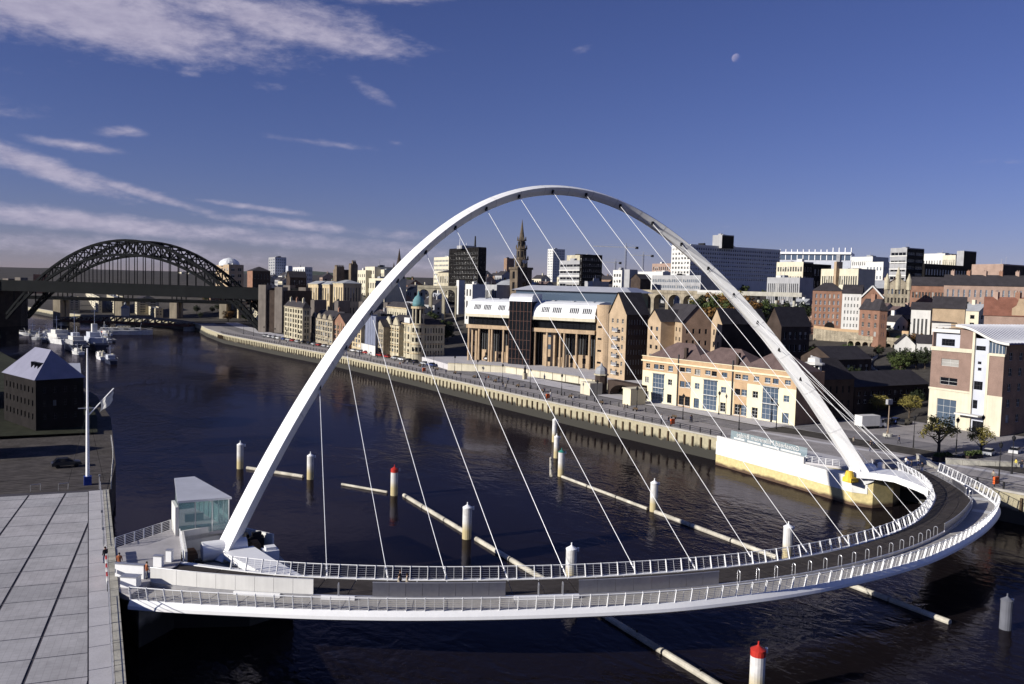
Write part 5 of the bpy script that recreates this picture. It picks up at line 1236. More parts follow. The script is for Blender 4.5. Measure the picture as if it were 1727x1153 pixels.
def church():
    D = 480.0; top = atd(881, 370, D); s = D/FOC; ax, ay = top.x, top.y; g = gz(ax, ay)-2
    z = lambda py: atd(878, py, D).z
    root = thing('church_with_steeple', 'dark stone church tower with tall tiered steeple and clock in the middle of the arch', 'church', (ax, ay, g))
    st = mat('steeple_stone', (0.12, 0.095, 0.07), 0.9, var=0.35, scale=0.25, var2=0.2, scale2=2)
    w = 4.6
    F = Face((ax-w, ay+w), (ax-w, ay-w), g, z(452)); G = Face((ax-w, ay-w), (ax+w, ay-w), g, z(452)); q = MB()
    op = [(3.2, 6.0, F.h-13, F.h-8), (3.2, 6.0, F.h-6, F.h-2)]
    for f in (F, G): facade(q, f, op, 0.5)
    facade(q, Face((ax+w, ay-w), (ax+w, ay+w), g, z(452)), []); facade(q, Face((ax+w, ay+w), (ax-w, ay+w), g, z(452)), []); q.quad((ax-w, ay-w, z(452)), (ax+w, ay-w, z(452)), (ax+w, ay+w, z(452)), (ax-w, ay+w, z(452))); q.build('tower', st, root)
    for f in (F, G):
        for o in op: put_window(root, f, o, darkmetal, gdark, 1, 4, 0.4, 'louvre')
    q = MB(); q.box(ax-w-0.5, ax+w+0.5, ay-w-0.5, ay+w+0.5, z(452)-0.8, z(452)+0.5); q.build('cornice', st, root)
    for k, (py0, py1, r0, r1) in enumerate(((452, 436, 3.9, 3.7), (436, 418, 3.0, 2.9), (418, 404, 2.3, 1.9))):
        q = MB(); q.cyl((ax, ay), r0, r1, z(py0), z(py1)-0.6, 8); stg = q.build('steeple_stage', st, root)
        q = MB(); q.cyl((ax, ay), r0+0.5, r0+0.5, z(py1)-0.6, z(py1), 8); q.build('cornice', st, stg)
        for j in range(8):
            a = j*math.pi/4; d = Vector((math.cos(a+math.pi/8), math.sin(a+math.pi/8), 0)); t_ = Vector((-d.y, d.x, 0)); hh = (z(py1)-z(py0))*0.55
            q = MB(); q.obox(Vector((ax, ay, z(py0)+0.9))+d*(r0*0.86)-t_*r0*0.16, t_*r0*0.32, d*0.25, Vector((0, 0, hh))); q.build('opening', gdark, stg)
            q = MB(); q.lathe((ax+(r0+0.15)*math.cos(a), ay+(r0+0.15)*math.sin(a), z(py1)), [(0.28, 0), (0.28, 0.7), (0.02, 2.0)], 5); q.build('pinnacle', st, stg)
    q = MB(); q.lathe((ax, ay, z(404)), [(1.7, 0), (0.9, (z(370)-z(404))*0.45), (0.08, z(370)-z(404))], 8); q.build('spire', st, root)
    q = MB(); P = [Vector((ax+0.2+1.5*math.cos(2*math.pi*k/18), ay-3.72, z(440)+1.5*math.sin(2*math.pi*k/18))) for k in range(18)]
    q.add(P, [tuple(range(18))]); q.add([p+Vector((0, 0.1, 0)) for p in P], [tuple(range(17, -1, -1))]); q.build('clock_face', framew, root)
    q = MB(); q.cyl((ax+4, ay+14), 12, 12, g, z(483), 24); q.build('nave', palesand, root); q = MB(); q.lathe((ax+4, ay+14, z(483)), [(12.5, 0), (8, 3), (0.5, 5)], 24); q.build('nave_roof', leadroof, root)
church()
block('far_dark_block', 'small dark block on the skyline left of the steeple', 'building', 850, 855, 859, 436, 1000, brownbrick, 'flat', lr=10)
block('far_tower_block', 'pale striped tower block on the skyline right of the steeple', 'tower block', 924, 933, 953, 420, 1400, whitewall, 'flat', lw=(3, 12), rw=(7, 12), win=(0.4, 0.6), gm=gblue)
b = block('stepped_grey_office', 'stepped grey office with pale bands right of the steeple', 'office building', 944, 979, 982, 440, 640, greywall, 'flat', lw=(3, 5), lr=16, win=(0.92, 0.4), gm=gdark); bands(b, (0.45, 0.6, 0.75), whitewall, 0.8, 0.2)
absorb(b['root'], block('stepped_office_top', 'upper storeys of the stepped grey office', 'office building', 956, 979, 982, 431, 660, palesand, 'flat', lw=(2, 2), lr=16, win=(0.9, 0.4))['root'])
block('dark_office_block', 'dark brown office block right of the stepped grey office', 'office building', 978, 982, 1016, 430, 630, blackwall, 'flat', lw=(1, 6), rw=(9, 7), win=(0.8, 0.45))
block('low_pale_building', 'low pale flat building behind the courthouse roof', 'building', 986, 1000, 1027, 476, 500, greywall, 'flat', rw=(8, 2), lw=(3, 2), win=(0.7, 0.5))
block('pale_pillar_building', 'narrow pale concrete stair tower above the viaduct', 'building', 1053, 1062, 1064, 456, 520, greywall, 'flat', lr=6)
block('grey_white_building', 'small grey and white building left of the pale stair tower', 'building', 1034, 1049, 1053, 457, 540, whitewall, 'flat', lr=8, lw=(3, 5), win=(0.6, 0.5))
block('dark_slate_hall', 'long dark slate-roofed hall above the viaduct', 'building', 1064, 1080, 1098, 470, 500, darkbrick, 'gable', rh=3, ridge='r')
b = block('long_grey_office', 'long low grey office with four rows of windows above the viaduct', 'office building', 1100, 1182, 1190, 466, 520, greywall, 'flat', lw=(26, 4), lr=14, win=(0.6, 0.5), gm=gblue)
block('white_roofed_hall', 'low white-roofed hall on the skyline behind the long grey office', 'building', 1076, 1118, 1124, 459, 760, whitewall, 'flat', lr=20, roofm=whiteroof)
block('pink_office', 'pinkish office on the skyline left of the white dotted block', 'building', 1100, 1132, 1136, 445, 900, pinkbrick, 'flat', lr=16, lw=(9, 3), win=(0.5, 0.5))
def big_office():
    b = block('long_white_office_block', 'big eight-storey white office block with grid of square windows behind the arch', 'office building', 1133, 1165, 1316, 413, 640, whitewall, 'flat', lw=(6, 7), rw=(40, 8), win=(0.55, 0.5), gm=gdark, wall2=paleblue, base=36, mb_=10, roofm=greywall)  # wall2: long front coloured blue-grey in place of its shade
    zt = b['zt']
    q = block('roof_plant_tower', 'square roof plant tower on the long white office block', 'plant room', 1202, 1218, 1238, 397, 650, greywall, 'flat', base=zt-1, base_drop=0.0, wall2=blackwall); absorb(b['root'], q['root'])
    F = b['FR']
    for k in range(9): w = MB(); v = 13.4+(F.h-13.4)*k/8.3; w.obox(F.p(0, v, 0), F.u*F.w, F.n*0.3, Vector((0, 0, 0.5))); w.build('floor_band', whitewall, b['root'])
big_office()
def stadium():
    A, B = atd(1316, 424, 1450), atd(1436, 424, 1400); g = gz(A.x, A.y)-4; u = (B-A); u.z = 0; L_ = u.length; u.normalize(); n = Vector((u.y, -u.x, 0))
    root = thing('stadium', 'white roofed football stadium stand with roof masts on the skyline', 'stadium', (A.x, A.y, g)); zt = A.z
    q = MB(); q.obox((A.x, A.y, g), u*L_, -n*60, Vector((0, 0, zt-g-14))); q.build('stand', paleblue, root)
    q = MB(); q.obox(Vector((A.x, A.y, zt-4))+n*4, u*L_, -n*70, Vector((0, 0, 3.5))); q.build('roof', whiteroof, root)
    q = MB(); q.obox((A.x, A.y, zt-13.5), u*L_, -n*40, Vector((0, 0, 9))); q.build('glazed_side', gblue, root)
    for k in range(13):
        p = A+u*(L_*k/12); q = MB(); q.bar((p.x, p.y, zt-14), (p.x, p.y, zt+4+(k > 8)*3), 1.2, 1.2); q.build('mast', white, root)
    q = MB(); q.obox(Vector((A.x, A.y, g))+u*L_*0.80+n*3, u*L_*0.05, -n*10, Vector((0, 0, zt-g-3))); q.build('stair_tower', greywall, root)
stadium()
# between the arch and the right edge, from far to near
block('terraced_concrete_office', 'light concrete office with window bands right of the arch top', 'office building', 1310, 1355, 1372, 443, 520, creamwall, 'flat', lw=(10, 4), rw=(3, 4), win=(0.6, 0.5), wall2=blackwall)  # wall2: right-hand wall coloured black in place of shade
block('dark_flank_office', 'dark flank of an office block next to the light concrete office', 'office building', 1356, 1360, 1402, 446, 540, blackwall, 'flat', rw=(7, 3))
block('ribbed_low_building', 'low pale building with upright ribs below the light concrete office', 'building', 1294, 1349, 1356, 470, 440, greywall, 'flat', lw=(16, 1), lr=10, win=(0.5, 0.8))
block('white_banded_building', 'white banded building with pale pillar roofline above the brick warehouse', 'building', 1385, 1448, 1456, 455, 470, creamwall, 'flat', lw=(16, 2), lr=14, win=(0.6, 0.5))
block('brick_chimney_block', 'square brick stair tower above the white banded building', 'building', 1407, 1411, 1414, 443, 480, palebrick, 'flat', lr=5)
block('white_stepped_hotel', 'white stepped building on the skyline left of the dark concrete tower', 'building', 1436, 1472, 1480, 434, 640, whitewall, 'flat', lw=(10, 4), lr=18, win=(0.4, 0.4))
block('white_glass_building', 'white building with teal glass corner on the skyline', 'building', 1460, 1490, 1500, 443, 560, whitewall, 'flat', lw=(5, 4), rw=(3, 4), win=(0.4, 0.4), gm=gblue)
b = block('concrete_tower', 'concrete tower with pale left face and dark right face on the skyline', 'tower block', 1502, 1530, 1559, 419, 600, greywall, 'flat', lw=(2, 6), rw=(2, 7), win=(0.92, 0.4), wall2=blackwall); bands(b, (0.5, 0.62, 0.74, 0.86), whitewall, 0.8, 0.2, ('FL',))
block('long_dark_building', 'long dark building with sawtooth window row right of the concrete tower', 'building', 1556, 1560, 1640, 446, 570, blackwall, 'flat', lr=60, rw=(20, 3), win=(0.55, 0.5), gm=gblue)
block('white_rooftops', 'white rooftop storeys behind the long dark building', 'building', 1556, 1594, 1604, 428, 900, whitewall, 'flat', lr=20, lw=(8, 2), win=(0.4, 0.4))
block('cream_rooftops', 'cream building between white rooftops and dark grey tower', 'building', 1590, 1612, 1622, 431, 880, creamwall, 'flat', lr=20, lw=(6, 3), win=(0.4, 0.5))
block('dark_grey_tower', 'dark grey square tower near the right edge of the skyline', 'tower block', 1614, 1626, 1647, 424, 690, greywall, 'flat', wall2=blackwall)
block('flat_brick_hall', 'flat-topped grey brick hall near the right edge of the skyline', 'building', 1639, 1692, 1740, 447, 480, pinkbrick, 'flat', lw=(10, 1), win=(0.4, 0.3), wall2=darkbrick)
# hillside brick buildings
b = block('brick_warehouse', 'red brick hillside warehouse with pale tall windows and dark arched doorway', 'warehouse', 1349, 1371, 1421, 489, 345, brick, 'hip', rot=-52, rh=3.2, lw=(2, 5), rw=(6, 5), fine=True, fm=framew, gm=gblue, win=(0.42, 0.62), base=22.5)
F = b['FR']; q = MB()
P = [F.p(F.w*0.62+1.9*math.cos(a*math.pi/8), F.h-14.6+1.9*math.sin(a*math.pi/8), 0.06) for a in range(9)]+[F.p(F.w*0.62-1.9, F.h-17.5, 0.06), F.p(F.w*0.62+1.9, F.h-17.5, 0.06)]
q.add(P, [tuple(range(11))]); q.build('arched_doorway', blackwall, b['root'])
b = block('white_tall_house', 'tall white rendered house right of the red brick warehouse', 'house', 1417, 1421, 1453, 494, 335, whitewall, 'gable', rot=-55, rh=3.5, rw=(5, 5), lr=None, fine=True, gm=gdark, win=(0.4, 0.5), base=22, ridge='r', ll=10)
b = block('brick_gabled_house', 'red brick gable-fronted house with white bargeboards on the hillside', 'house', 1449, 1453, 1489, 501, 330, brick, 'gable', rot=-55, rh=4.6, rw=(3, 3), fine=True, win=(0.4, 0.5), base=22, ridge='l', ll=14)
F = b['FR']; zt = b['zt']; q = MB(); m = F.p(F.w/2, F.h+4.5, 0.4)
for a in (F.p(-0.4, F.h-0.2, 0.4), F.p(F.w+0.4, F.h-0.2, 0.4)): q = MB(); q.bar(a, m, 0.2, 0.5); q.build('bargeboard', framew, b['root'])
b = block('brick_pub', 'dark red brick corner building with slate hipped roof below the gabled house', 'pub', 1450, 1484, 1497, 523, 300, brick, 'hip', rot=-25, rh=4.0, lw=(3, 3), rw=(2, 3), fine=True, win=(0.4, 0.55), base=20, chim=1)
b = block('ornate_stone_hall', 'ornate stone hall with turrets and red roof on the hillside', 'hall', 1490, 1494, 1535, 480, 372, dirtysand, 'gable', rot=-50, rh=3.6, rw=(6, 4), fine=True, win=(0.55, 0.6), fm=frames_, base=24, ridge='l', ll=14, roofm=redtile)
for u_ in (0.05, 0.5, 0.95):
    F = b['FR']; c = F.p(F.w*u_, F.h, -0.5); q = MB(); q.lathe((c.x, c.y, c.z-2), [(1.1, 0), (1.1, 4.2 if u_ != 0.5 else 6.5), (0.9, 4.6 if u_ != 0.5 else 7), (0.1, 7 if u_ != 0.5 else 10)], 8); q.build('turret', palesand, b['root'])
b = block('long_brick_hall', 'long brick hall with slate roof left of the brick terrace', 'building', 1531, 1536, 1618, 481, 395, brick, 'gable', rot=-58, rh=4.2, rw=(14, 2), win=(0.6, 0.4), base=26, ridge='r', ll=12)
b = block('brick_terrace', 'long brick terrace with white window surrounds and chimneys at the right edge', 'terrace', 1587, 1592, 1760, 480, 360, pinkbrick, 'gable', rot=-58, rh=4.6, rw=(17, 3), fine=True, fm=framew, gm=gblue, win=(0.34, 0.62), base=25, ridge='r', ll=14, chim=6)
b = block('red_roofed_house', 'brick house with red tiled roof and shaped gable at the right edge', 'house', 1652, 1660, 1735, 531, 275, pinkbrick, 'gable', rot=-58, rh=6.0, rw=(5, 1), fine=True, fm=framew, win=(0.3, 0.5), base=17, ridge='r', ll=9, roofm=redtile, chim=2)
F = b['FR']; q = MB(); u0 = F.w*0.62; prof = [(u0, F.h), (u0+6.2, F.h), (u0+6.2, F.h+2.4), (u0+5, F.h+3.4), (u0+4.4, F.h+5.6), (u0+1.8, F.h+5.6), (u0+1.2, F.h+3.4), (u0, F.h+2.4)]
q.add([F.p(u, v, 0.1) for u, v in prof]+[F.p(u, v, -1.0) for u, v in prof], [tuple(range(8)), tuple(range(15, 7, -1))]+[(k, 8+k, 8+(k+1) % 8, (k+1) % 8) for k in range(8)]); q.build('shaped_gable', palebrick, b['root'])
b = block('stone_gable_house', 'stone gabled house with black slate roof in front of the brick terrace', 'house', 1566, 1573, 1628, 519, 300, palebrick, 'gable', rot=-58, rh=4.2, base=19, ridge='r', ll=10)
b = block('white_low_house', 'low white house left of the stone gabled house', 'house', 1532, 1537, 1570, 521, 305, whitewall, 'gable', rot=-58, rh=2.6, base=19, ridge='r', ll=9, rw=(4, 1))
b = block('round_window_house', 'brick house with round gable window behind the white cottage', 'house', 1529, 1536, 1578, 541, 318, brick, 'gable', rot=-55, rh=4.4, rw=(2, 1), fine=True, win=(0.5, 0.6), base=23, base_drop=4, ridge='l', ll=12)
F = b['FR']; q = MB(); c = F.p(F.w/2, F.h+1.3, 0.1); q.add([c+F.u*0.7*math.cos(k*math.pi/8)+Vector((0, 0, 0.7*math.sin(k*math.pi/8))) for k in range(16)], [tuple(range(16))]); q.build('round_window', framew, b['root'])
b = block('white_gable_house', 'tall white house with slate roof right of the round-windowed brick house', 'house', 1564, 1572, 1612, 543, 300, whitewall, 'gable', rot=-55, rh=4.6, rw=(3, 2), fine=True, win=(0.25, 0.5), base=19, base_drop=4, ridge='r', ll=9, chim=2)
b = block('white_cottage', 'white gabled cottage with yellow panels above the dark round trees', 'cottage', 1505, 1511, 1544, 580, 290, whitewall, 'gable', rot=-50, rh=3.4, rw=(3, 1), fine=True, win=(0.45, 0.7), base=17.2, mb_=0.4, ridge='l', ll=9)
_c = b; b = block('white_cottage_wing', 'white side wing of the gabled cottage', 'cottage', 1544, 1547, 1578, 578, 286, whitewall, 'gable', rot=-50, rh=2.8, rw=(3, 1), fine=True, win=(0.4, 0.7), base=17.0, mb_=0.4, ridge='r', ll=7); absorb(_c['root'], b['root'])
# mid-ground brick warehouses inside the arch
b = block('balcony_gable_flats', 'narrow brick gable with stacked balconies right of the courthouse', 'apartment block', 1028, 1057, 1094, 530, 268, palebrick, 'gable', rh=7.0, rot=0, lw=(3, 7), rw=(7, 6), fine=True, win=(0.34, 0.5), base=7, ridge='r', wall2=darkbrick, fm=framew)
F = b['FL']
for k in range(6):
    v = 4.2+k*2.75; q = MB(); q.obox(F.p(F.w*0.36, v, 0), F.u*F.w*0.3, F.n*1.2, Vector((0, 0, 0.18))); bal = q.build('balcony', framew, b['root'])
    q = MB(); q.obox(F.p(F.w*0.36, v+0.18, 1.12), F.u*F.w*0.3, F.n*0.06, Vector((0, 0, 0.9))); q.build('balustrade', steel, bal)
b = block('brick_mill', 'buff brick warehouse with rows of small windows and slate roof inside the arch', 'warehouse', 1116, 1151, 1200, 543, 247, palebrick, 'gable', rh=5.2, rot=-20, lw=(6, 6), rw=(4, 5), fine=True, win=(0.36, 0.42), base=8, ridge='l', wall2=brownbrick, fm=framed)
_c = b; b = block('brick_mill_gable', 'narrow buff gable end left of the buff brick warehouse', 'warehouse', 1093, 1115, 1119, 542, 252, palebrick, 'gable', rh=3.6, rot=-10, lw=(2, 6), lr=14, fine=True, win=(0.4, 0.42), base=8, ridge='r', fm=framed); absorb(_c['root'], b['root'])
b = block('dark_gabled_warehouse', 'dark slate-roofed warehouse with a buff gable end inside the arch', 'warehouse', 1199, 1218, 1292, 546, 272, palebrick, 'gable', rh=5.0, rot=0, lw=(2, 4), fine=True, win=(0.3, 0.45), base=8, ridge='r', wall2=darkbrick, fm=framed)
b = block('dark_dormered_warehouse', 'dark warehouse with lit dormers right of the arch leg', 'warehouse', 1292, 1318, 1366, 550, 262, darkbrick, 'gable', rh=6.0, rot=0, rw=(5, 4), base=8, ridge='r')
for t in (0.15, 0.55):
    F = b['FR']; q = MB(); q.obox(F.p(F.w*t, F.h+0.5, -2.6), F.u*2.2, -F.n*2.5, Vector((0, 0, 2.4))); q.build('dormer', palebrick, b['root'])
def lantern_building():
    b = block('dark_brick_hall', 'dark brick hall with white lantern turret behind the apartment block', 'building', 1340, 1372, 1441, 640, 205, darkbrick, 'hip', rh=5.0, rot=-4, rw=(6, 2), lw=(3, 2), fine=True, win=(0.3, 0.5), base=6.3, fm=framed)
    c = b['k']+b['dl']*1.0+b['dr']*1.0; z = b['zt']; root = b['root']
    q = MB(); q.cyl((c.x, c.y), 1.9, 1.9, z-5, z+0.5, 8); q.build('turret_base', whitewall, root)
    for k in range(8):
        a = k*math.pi/4; q = MB(); q.cyl((c.x+1.5*math.cos(a), c.y+1.5*math.sin(a)), 0.2, 0.2, z+0.5, z+3.6, 6); q.build('turret_column', whitewall, root)
    q = MB(); q.cyl((c.x, c.y), 0.9, 0.9, z+0.5, z+3.6, 8); q.build('turret_core', gdark, root)
    q = MB(); q.lathe((c.x, c.y, z+3.6), [(2.4, 0), (2.4, 0.4), (1.6, 0.6), (1.5, 1.5), (0.3, 1.9)], 8); q.build('turret_roof', whitewall, root)
    for s_ in (0, 1):
        q = MB(); m = (b['k']+b['r'])/2+b['dl']*8; q.bar(Vector((m.x, m.y, z+5.1)), Vector((b['r'].x, b['r'].y, z)) if s_ else Vector((b['k'].x, b['k'].y, z)), 0.35, 0.2); q.build('ridge_coping', whitewall, b['roof'])
lantern_building()
block('dark_yard_building', 'long dark shaded warehouse behind the white van', 'warehouse', 1437, 1442, 1566, 652, 214, darkbrick, 'gable', rh=3.2, ridge='r', ll=12, rw=(12, 2), base=7, fm=framed)
block('dark_hollow_building', 'dark roofed building in the hollow right of the lantern turret', 'warehouse', 1398, 1404, 1470, 606, 250, darkbrick, 'gable', rh=3.5, ridge='r', ll=12, rw=(6, 2), base=8, fm=framed)
# railway viaduct on the hillside and the elevated road
def viaduct(name, label, A, B, ztop, n, m, zbot, wid=7.0, par=1.1, archy=True):
    A, B = Vector((A.x, A.y, 0)), Vector((B.x, B.y, 0)); u = (B-A); L_ = u.length; u.normalize(); nn = Vector((u.y, -u.x, 0)); root = thing(name, label, 'viaduct', (A.x, A.y, zbot))
    sp = L_/n; r = sp*0.40; zs = ztop-1.6-r
    for i in range(n):
        q = MB(); o = A+u*sp*i; pts = [(0.0, zbot), (sp*0.1, zbot)]+[(sp/2-r*math.cos(a*math.pi/10), zs+r*math.sin(a*math.pi/10)) for a in range(11)]+[(sp*0.9, zbot), (sp, zbot), (sp, ztop-0.9), (0, ztop-0.9)]
        k = len(pts)
        Pf = [o+u*x+Vector((0, 0, z)) for x, z in pts]; Pb = [p-nn*wid for p in Pf]
        q.add(Pf+Pb, [tuple(range(k)), tuple(range(2*k-1, k-1, -1))]+[(j, k+j, k+(j+1) % k, (j+1) % k) for j in range(k)]); q.build('arch_span', m, root)
    q = MB(); q.obox(A+nn*0.3+Vector((0, 0, ztop-0.9)), u*L_, -nn*(wid+0.6), Vector((0, 0, 0.4))); q.build('deck', m, root)
    for off in (0.15, -wid): q = MB(); q.obox(A+nn*off+Vector((0, 0, ztop-0.5)), u*L_, -nn*0.4, Vector((0, 0, par))); q.build('parapet', m, root)
viaduct('railway_viaduct', 'stone railway viaduct with round arches behind the domed building', atd(704, 483, 490), atd(770, 483, 490), 35.4, 3, palesand, 12)
viaduct('railway_viaduct', 'stone railway viaduct with dark arches below the long grey office', atd(1030, 488, 455), atd(1256, 492, 415), 36.4, 9, dirtysand, 15)
def elevated_road():
    A, B = atd(1176, 490, 395), atd(1352, 499, 372); u = Vector((B.x-A.x, B.y-A.y, 0)); L_ = u.length; u.normalize(); n = Vector((u.y, -u.x, 0)); root = thing('elevated_road', 'pale concrete elevated road crossing behind the autumn trees', 'flyover', (A.x, A.y, A.z))
    zt = A.z
    q = MB(); q.obox((A.x, A.y, zt-1.6), u*L_, -n*9, Vector((0, 0, 0.9))); q.build('deck', concrete, root)
    q = MB(); q.obox(Vector((A.x, A.y, zt-0.7)), u*L_*0.42, -n*0.3, Vector((0, 0, 1.1))); q.build('parapet', whitewall, root)
    q = MB(); q.obox(Vector((A.x, A.y, zt-0.7))+u*L_*0.425, u*L_*0.575, -n*0.3, Vector((0, 0, 1.0))); q.build('parapet', concrete, root)
    for k in range(6): p = A+u*L_*(k+0.5)/6-n*4.5; q = MB(); q.cyl((p.x, p.y), 0.7, 0.7, gz(p.x, p.y)-2, zt-1.6, 10); q.build('pier', concrete, root)
elevated_road()
# stone retaining arches and the climbing road on the right
def retaining_arches():
    A, B = at(1424, 600, 10.5), at(1530, 588, 12.5); A = atd(1428, 588, 312); B = atd(1530, 588, 296)
    viaduct('retaining_arches', 'old stone retaining wall with dark arched recesses on the hillside at right', A, B, A.z+4.6, 8, dirtysand, A.z-5, 5.0, 1.0)
    q = thing('brick_parapet_wall', 'long low brick wall along the climbing road below the red warehouse', 'wall', (A.x, A.y, 10))
    P = [(1372, 553, 330), (1410, 558, 322), (1450, 561, 316), (1500, 561, 308), (1532, 563, 302)]
    for k in range(len(P)-1):
        a, b_ = atd(*P[k]), atd(*P[k+1]); w = MB(); d = b_-a; d.z = 0; nn = Vector((-d.y, d.x, 0)).normalized()*0.4
        w.add([a, b_, b_+nn, a+nn, (a.x, a.y, a.z-9), (b_.x, b_.y, b_.z-9), (b_.x+nn.x, b_.y+nn.y, b_.z-9), (a.x+nn.x, a.y+nn.y, a.z-9)], [(0, 1, 2, 3), (0, 4, 5, 1), (2, 6, 7, 3), (1, 5, 6, 2), (3, 7, 4, 0)]); w.build('wall_length', dirtysand, q)
        w = MB(); w.obox(a+Vector((0, 0, 0)), d+Vector((0, 0, b_.z-a.z)), nn, (0, 0, 1.0)); w.build('parapet', terra, q)
    ring = thing('curved_retaining_wall', 'curved pale retaining wall round the bend below the cottage', 'wall', at(1470, 622, 8.2))
    C = spline([att(x, y) for x, y in ((1480, 601), (1466, 613), (1474, 626), (1500, 637), (1530, 643), (1556, 646))], 19)
    for a, b_ in zip(C, C[1:]):
        w = MB(); d = b_-a; nn = Vector((-d.y, d.x, 0)).normalized()*0.5; w.obox(a-Vector((0, 0, 2.5)), d, nn, (0, 0, 3.3)); w.build('wall_length', concrete, ring)
        w = MB(); w.bar(a+Vector((0, 0, 0.8)), a+Vector((0, 0, 1.9)), 0.12, 0.12); w.build('post', darkmetal, ring)
retaining_arches()
# terrace wall, kiosk and archway in front of the courthouse
def terrace():
    z0, zt = 5.4, 8.0
    P = [at(755, 622, 6.0), at(852, 628, 6.0), at(1000, 650, 6.0), at(1052, 664, 6.0)]
    root = thing('terrace_wall', 'long cream retaining wall of the courthouse terrace along the quay road', 'wall', (P[0].x, P[0].y, z0))
    for a, b_ in zip(P, P[1:]):
        n_ = max(1, round((b_-a).length/6)); 
        for k in range(n_):
            p, r = a.lerp(b_, k/n_), a.lerp(b_, (k+1)/n_-0.006); d = r-p; nn = Vector((-d.y, d.x, 0)).normalized()*0.5
            top = zt if p.y > 130 else zt-0.4
            w = MB(); w.obox((p.x, p.y, z0), d, nn, (0, 0, top-z0)); w.build('wall_panel', creamwall, root)
            w = MB(); w.obox(Vector((p.x, p.y, top))-nn*0.2, d, nn*1.5, (0, 0, 0.25)); w.build('coping', palesand, root)
    g = MB(); g.prism([(P[0].x+.5, P[0].y), (P[1].x+.5, P[1].y), (P[2].x+.5, P[2].y), (P[3].x+.5, P[3].y), (166, 118), (175, 150), (140, 215), (112, 216)], 5.0, 7.62); tag(g.build('terrace', palepaving), 'paved terrace in front of the courthouse', kind='structure')
    C = at(1013, 662, 6.0); k = thing('brick_kiosk_tower', 'small square stone kiosk tower with dark domed cap by the terrace wall', 'kiosk', (C.x, C.y, 5.5))
    w = MB(); w.cyl((C.x, C.y), 1.9, 1.8, 5.4, 11.2, 8); w.build('shaft', darkbrick, k); w = MB(); w.cyl((C.x, C.y), 2.2, 2.2, 11.2, 11.6, 8); w.build('cornice', palesand, k)
    w = MB(); w.lathe((C.x, C.y, 11.6), [(1.8, 0), (1.8, 1.0), (1.4, 1.8), (0.5, 2.3), (0.1, 3.2)], 8); w.build('cap', leadroof, k)
    w = MB(); w.box(C.x-5.5, C.x-1.2, C.y-2.5, C.y+2.5, 5.4, 9.2); w.build('stone_base', creamwall, k)
    s = thing('ramp_archway', 'dark arched ramp opening beside the kiosk tower', 'archway', at(1045, 660, 6.0))
    a, b_ = at(1024, 664, 5.9), at(1078, 676, 5.9); d = b_-a; nn = Vector((d.y, -d.x, 0)).normalized(); n = 14
    pts = [(0, 0)]+[(0.5-0.42*math.cos(t*math.pi/n), 0.06+0.75*math.sin(t*math.pi/n)) for t in range(n+1)]+[(1, 0), (1, 1), (0, 1)]
    w = MB(); Pf = [a+d*x+Vector((0, 0, 4.2*y)) for x, y in pts]; Pb = [p-nn*3 for p in Pf]; m = len(pts)
    w.add(Pf+Pb, [tuple(range(m)), tuple(range(2*m-1, m-1, -1))]+[(j, m+j, m+(j+1) % m, (j+1) % m) for j in range(m)]); w.build('arch_front', darkbrick, s)
    w = MB(); w.obox(a-nn*3.2, d, -nn*0.3, (0, 0, 4)); w.build('gate', blackwall, s)
    c = at(1092, 684, 5.9)
    w = thing('cream_gatehouse', 'small cream block left of the apartment block', 'kiosk', (c.x-1, c.y+4, 5.6)); q = MB(); q.box(c.x-3.0, c.x+2.0, c.y+3.5, c.y+7.0, 5.5, 9.8); q.build('wall', yellow, w); q = MB(); q.box(c.x-3.2, c.x+2.2, c.y+3.3, c.y+7.2, 9.8, 10.1); q.build('coping', creamwall, w)
terrace()
# cranes on the skyline
def crane(px, ytop, dep, jib0, jib1, label):
    T = atd(px, ytop, dep); g = gz(T.x, T.y)-2; root = thing('tower_crane', label, 'crane', (T.x, T.y, g)); m = mat('crane_grey', (0.35, 0.36, 0.40), 0.6)
    w = MB()
    for sx in (-0.8, 0.8):
        for sy in (-0.8, 0.8): w.bar((T.x+sx, T.y+sy, g), (T.x+sx, T.y+sy, T.z), 0.35, 0.35, up=(1, 0, 0))
    n_ = int((T.z-g)/4)
    for k in range(n_): w.bar((T.x-0.8, T.y-0.8, g+4*k), (T.x+0.8, T.y-0.8, g+4*k+4), 0.2, 0.2)
    w.build('mast', m, root)
    a, b_ = atd(jib0, ytop+2, dep), atd(jib1, ytop+4, dep); w = MB(); w.bar((a.x, a.y, T.z-2), (b_.x, b_.y, T.z-2), 0.7, 1.0); w.build('jib', m, root)
    w = MB(); w.bar((T.x, T.y, T.z+3), (a.x, a.y, T.z-1.5), 0.2, 0.2); w.bar((T.x, T.y, T.z+3), (b_.x, b_.y, T.z-1.5), 0.2, 0.2); w.bar((T.x, T.y, T.z-2), (T.x, T.y, T.z+3), 0.6, 0.6, up=(1, 0, 0)); w.build('tie', m, root)
    w = MB(); w.box(b_.x-1.5, b_.x+1.5, b_.y-1.5, b_.y+1.5, T.z-4, T.z-1); w.build('counterweight', darkmetal, root)
crane(1056, 414, 1100, 1000, 1074, 'tower crane with long horizontal jib on the skyline inside the arch')
crane(1085, 428, 1150, 1062, 1100, 'lower tower crane right of the long-jibbed one')
crane(1038, 440, 1150, 1020, 1046, 'small tower crane left of the long-jibbed one')
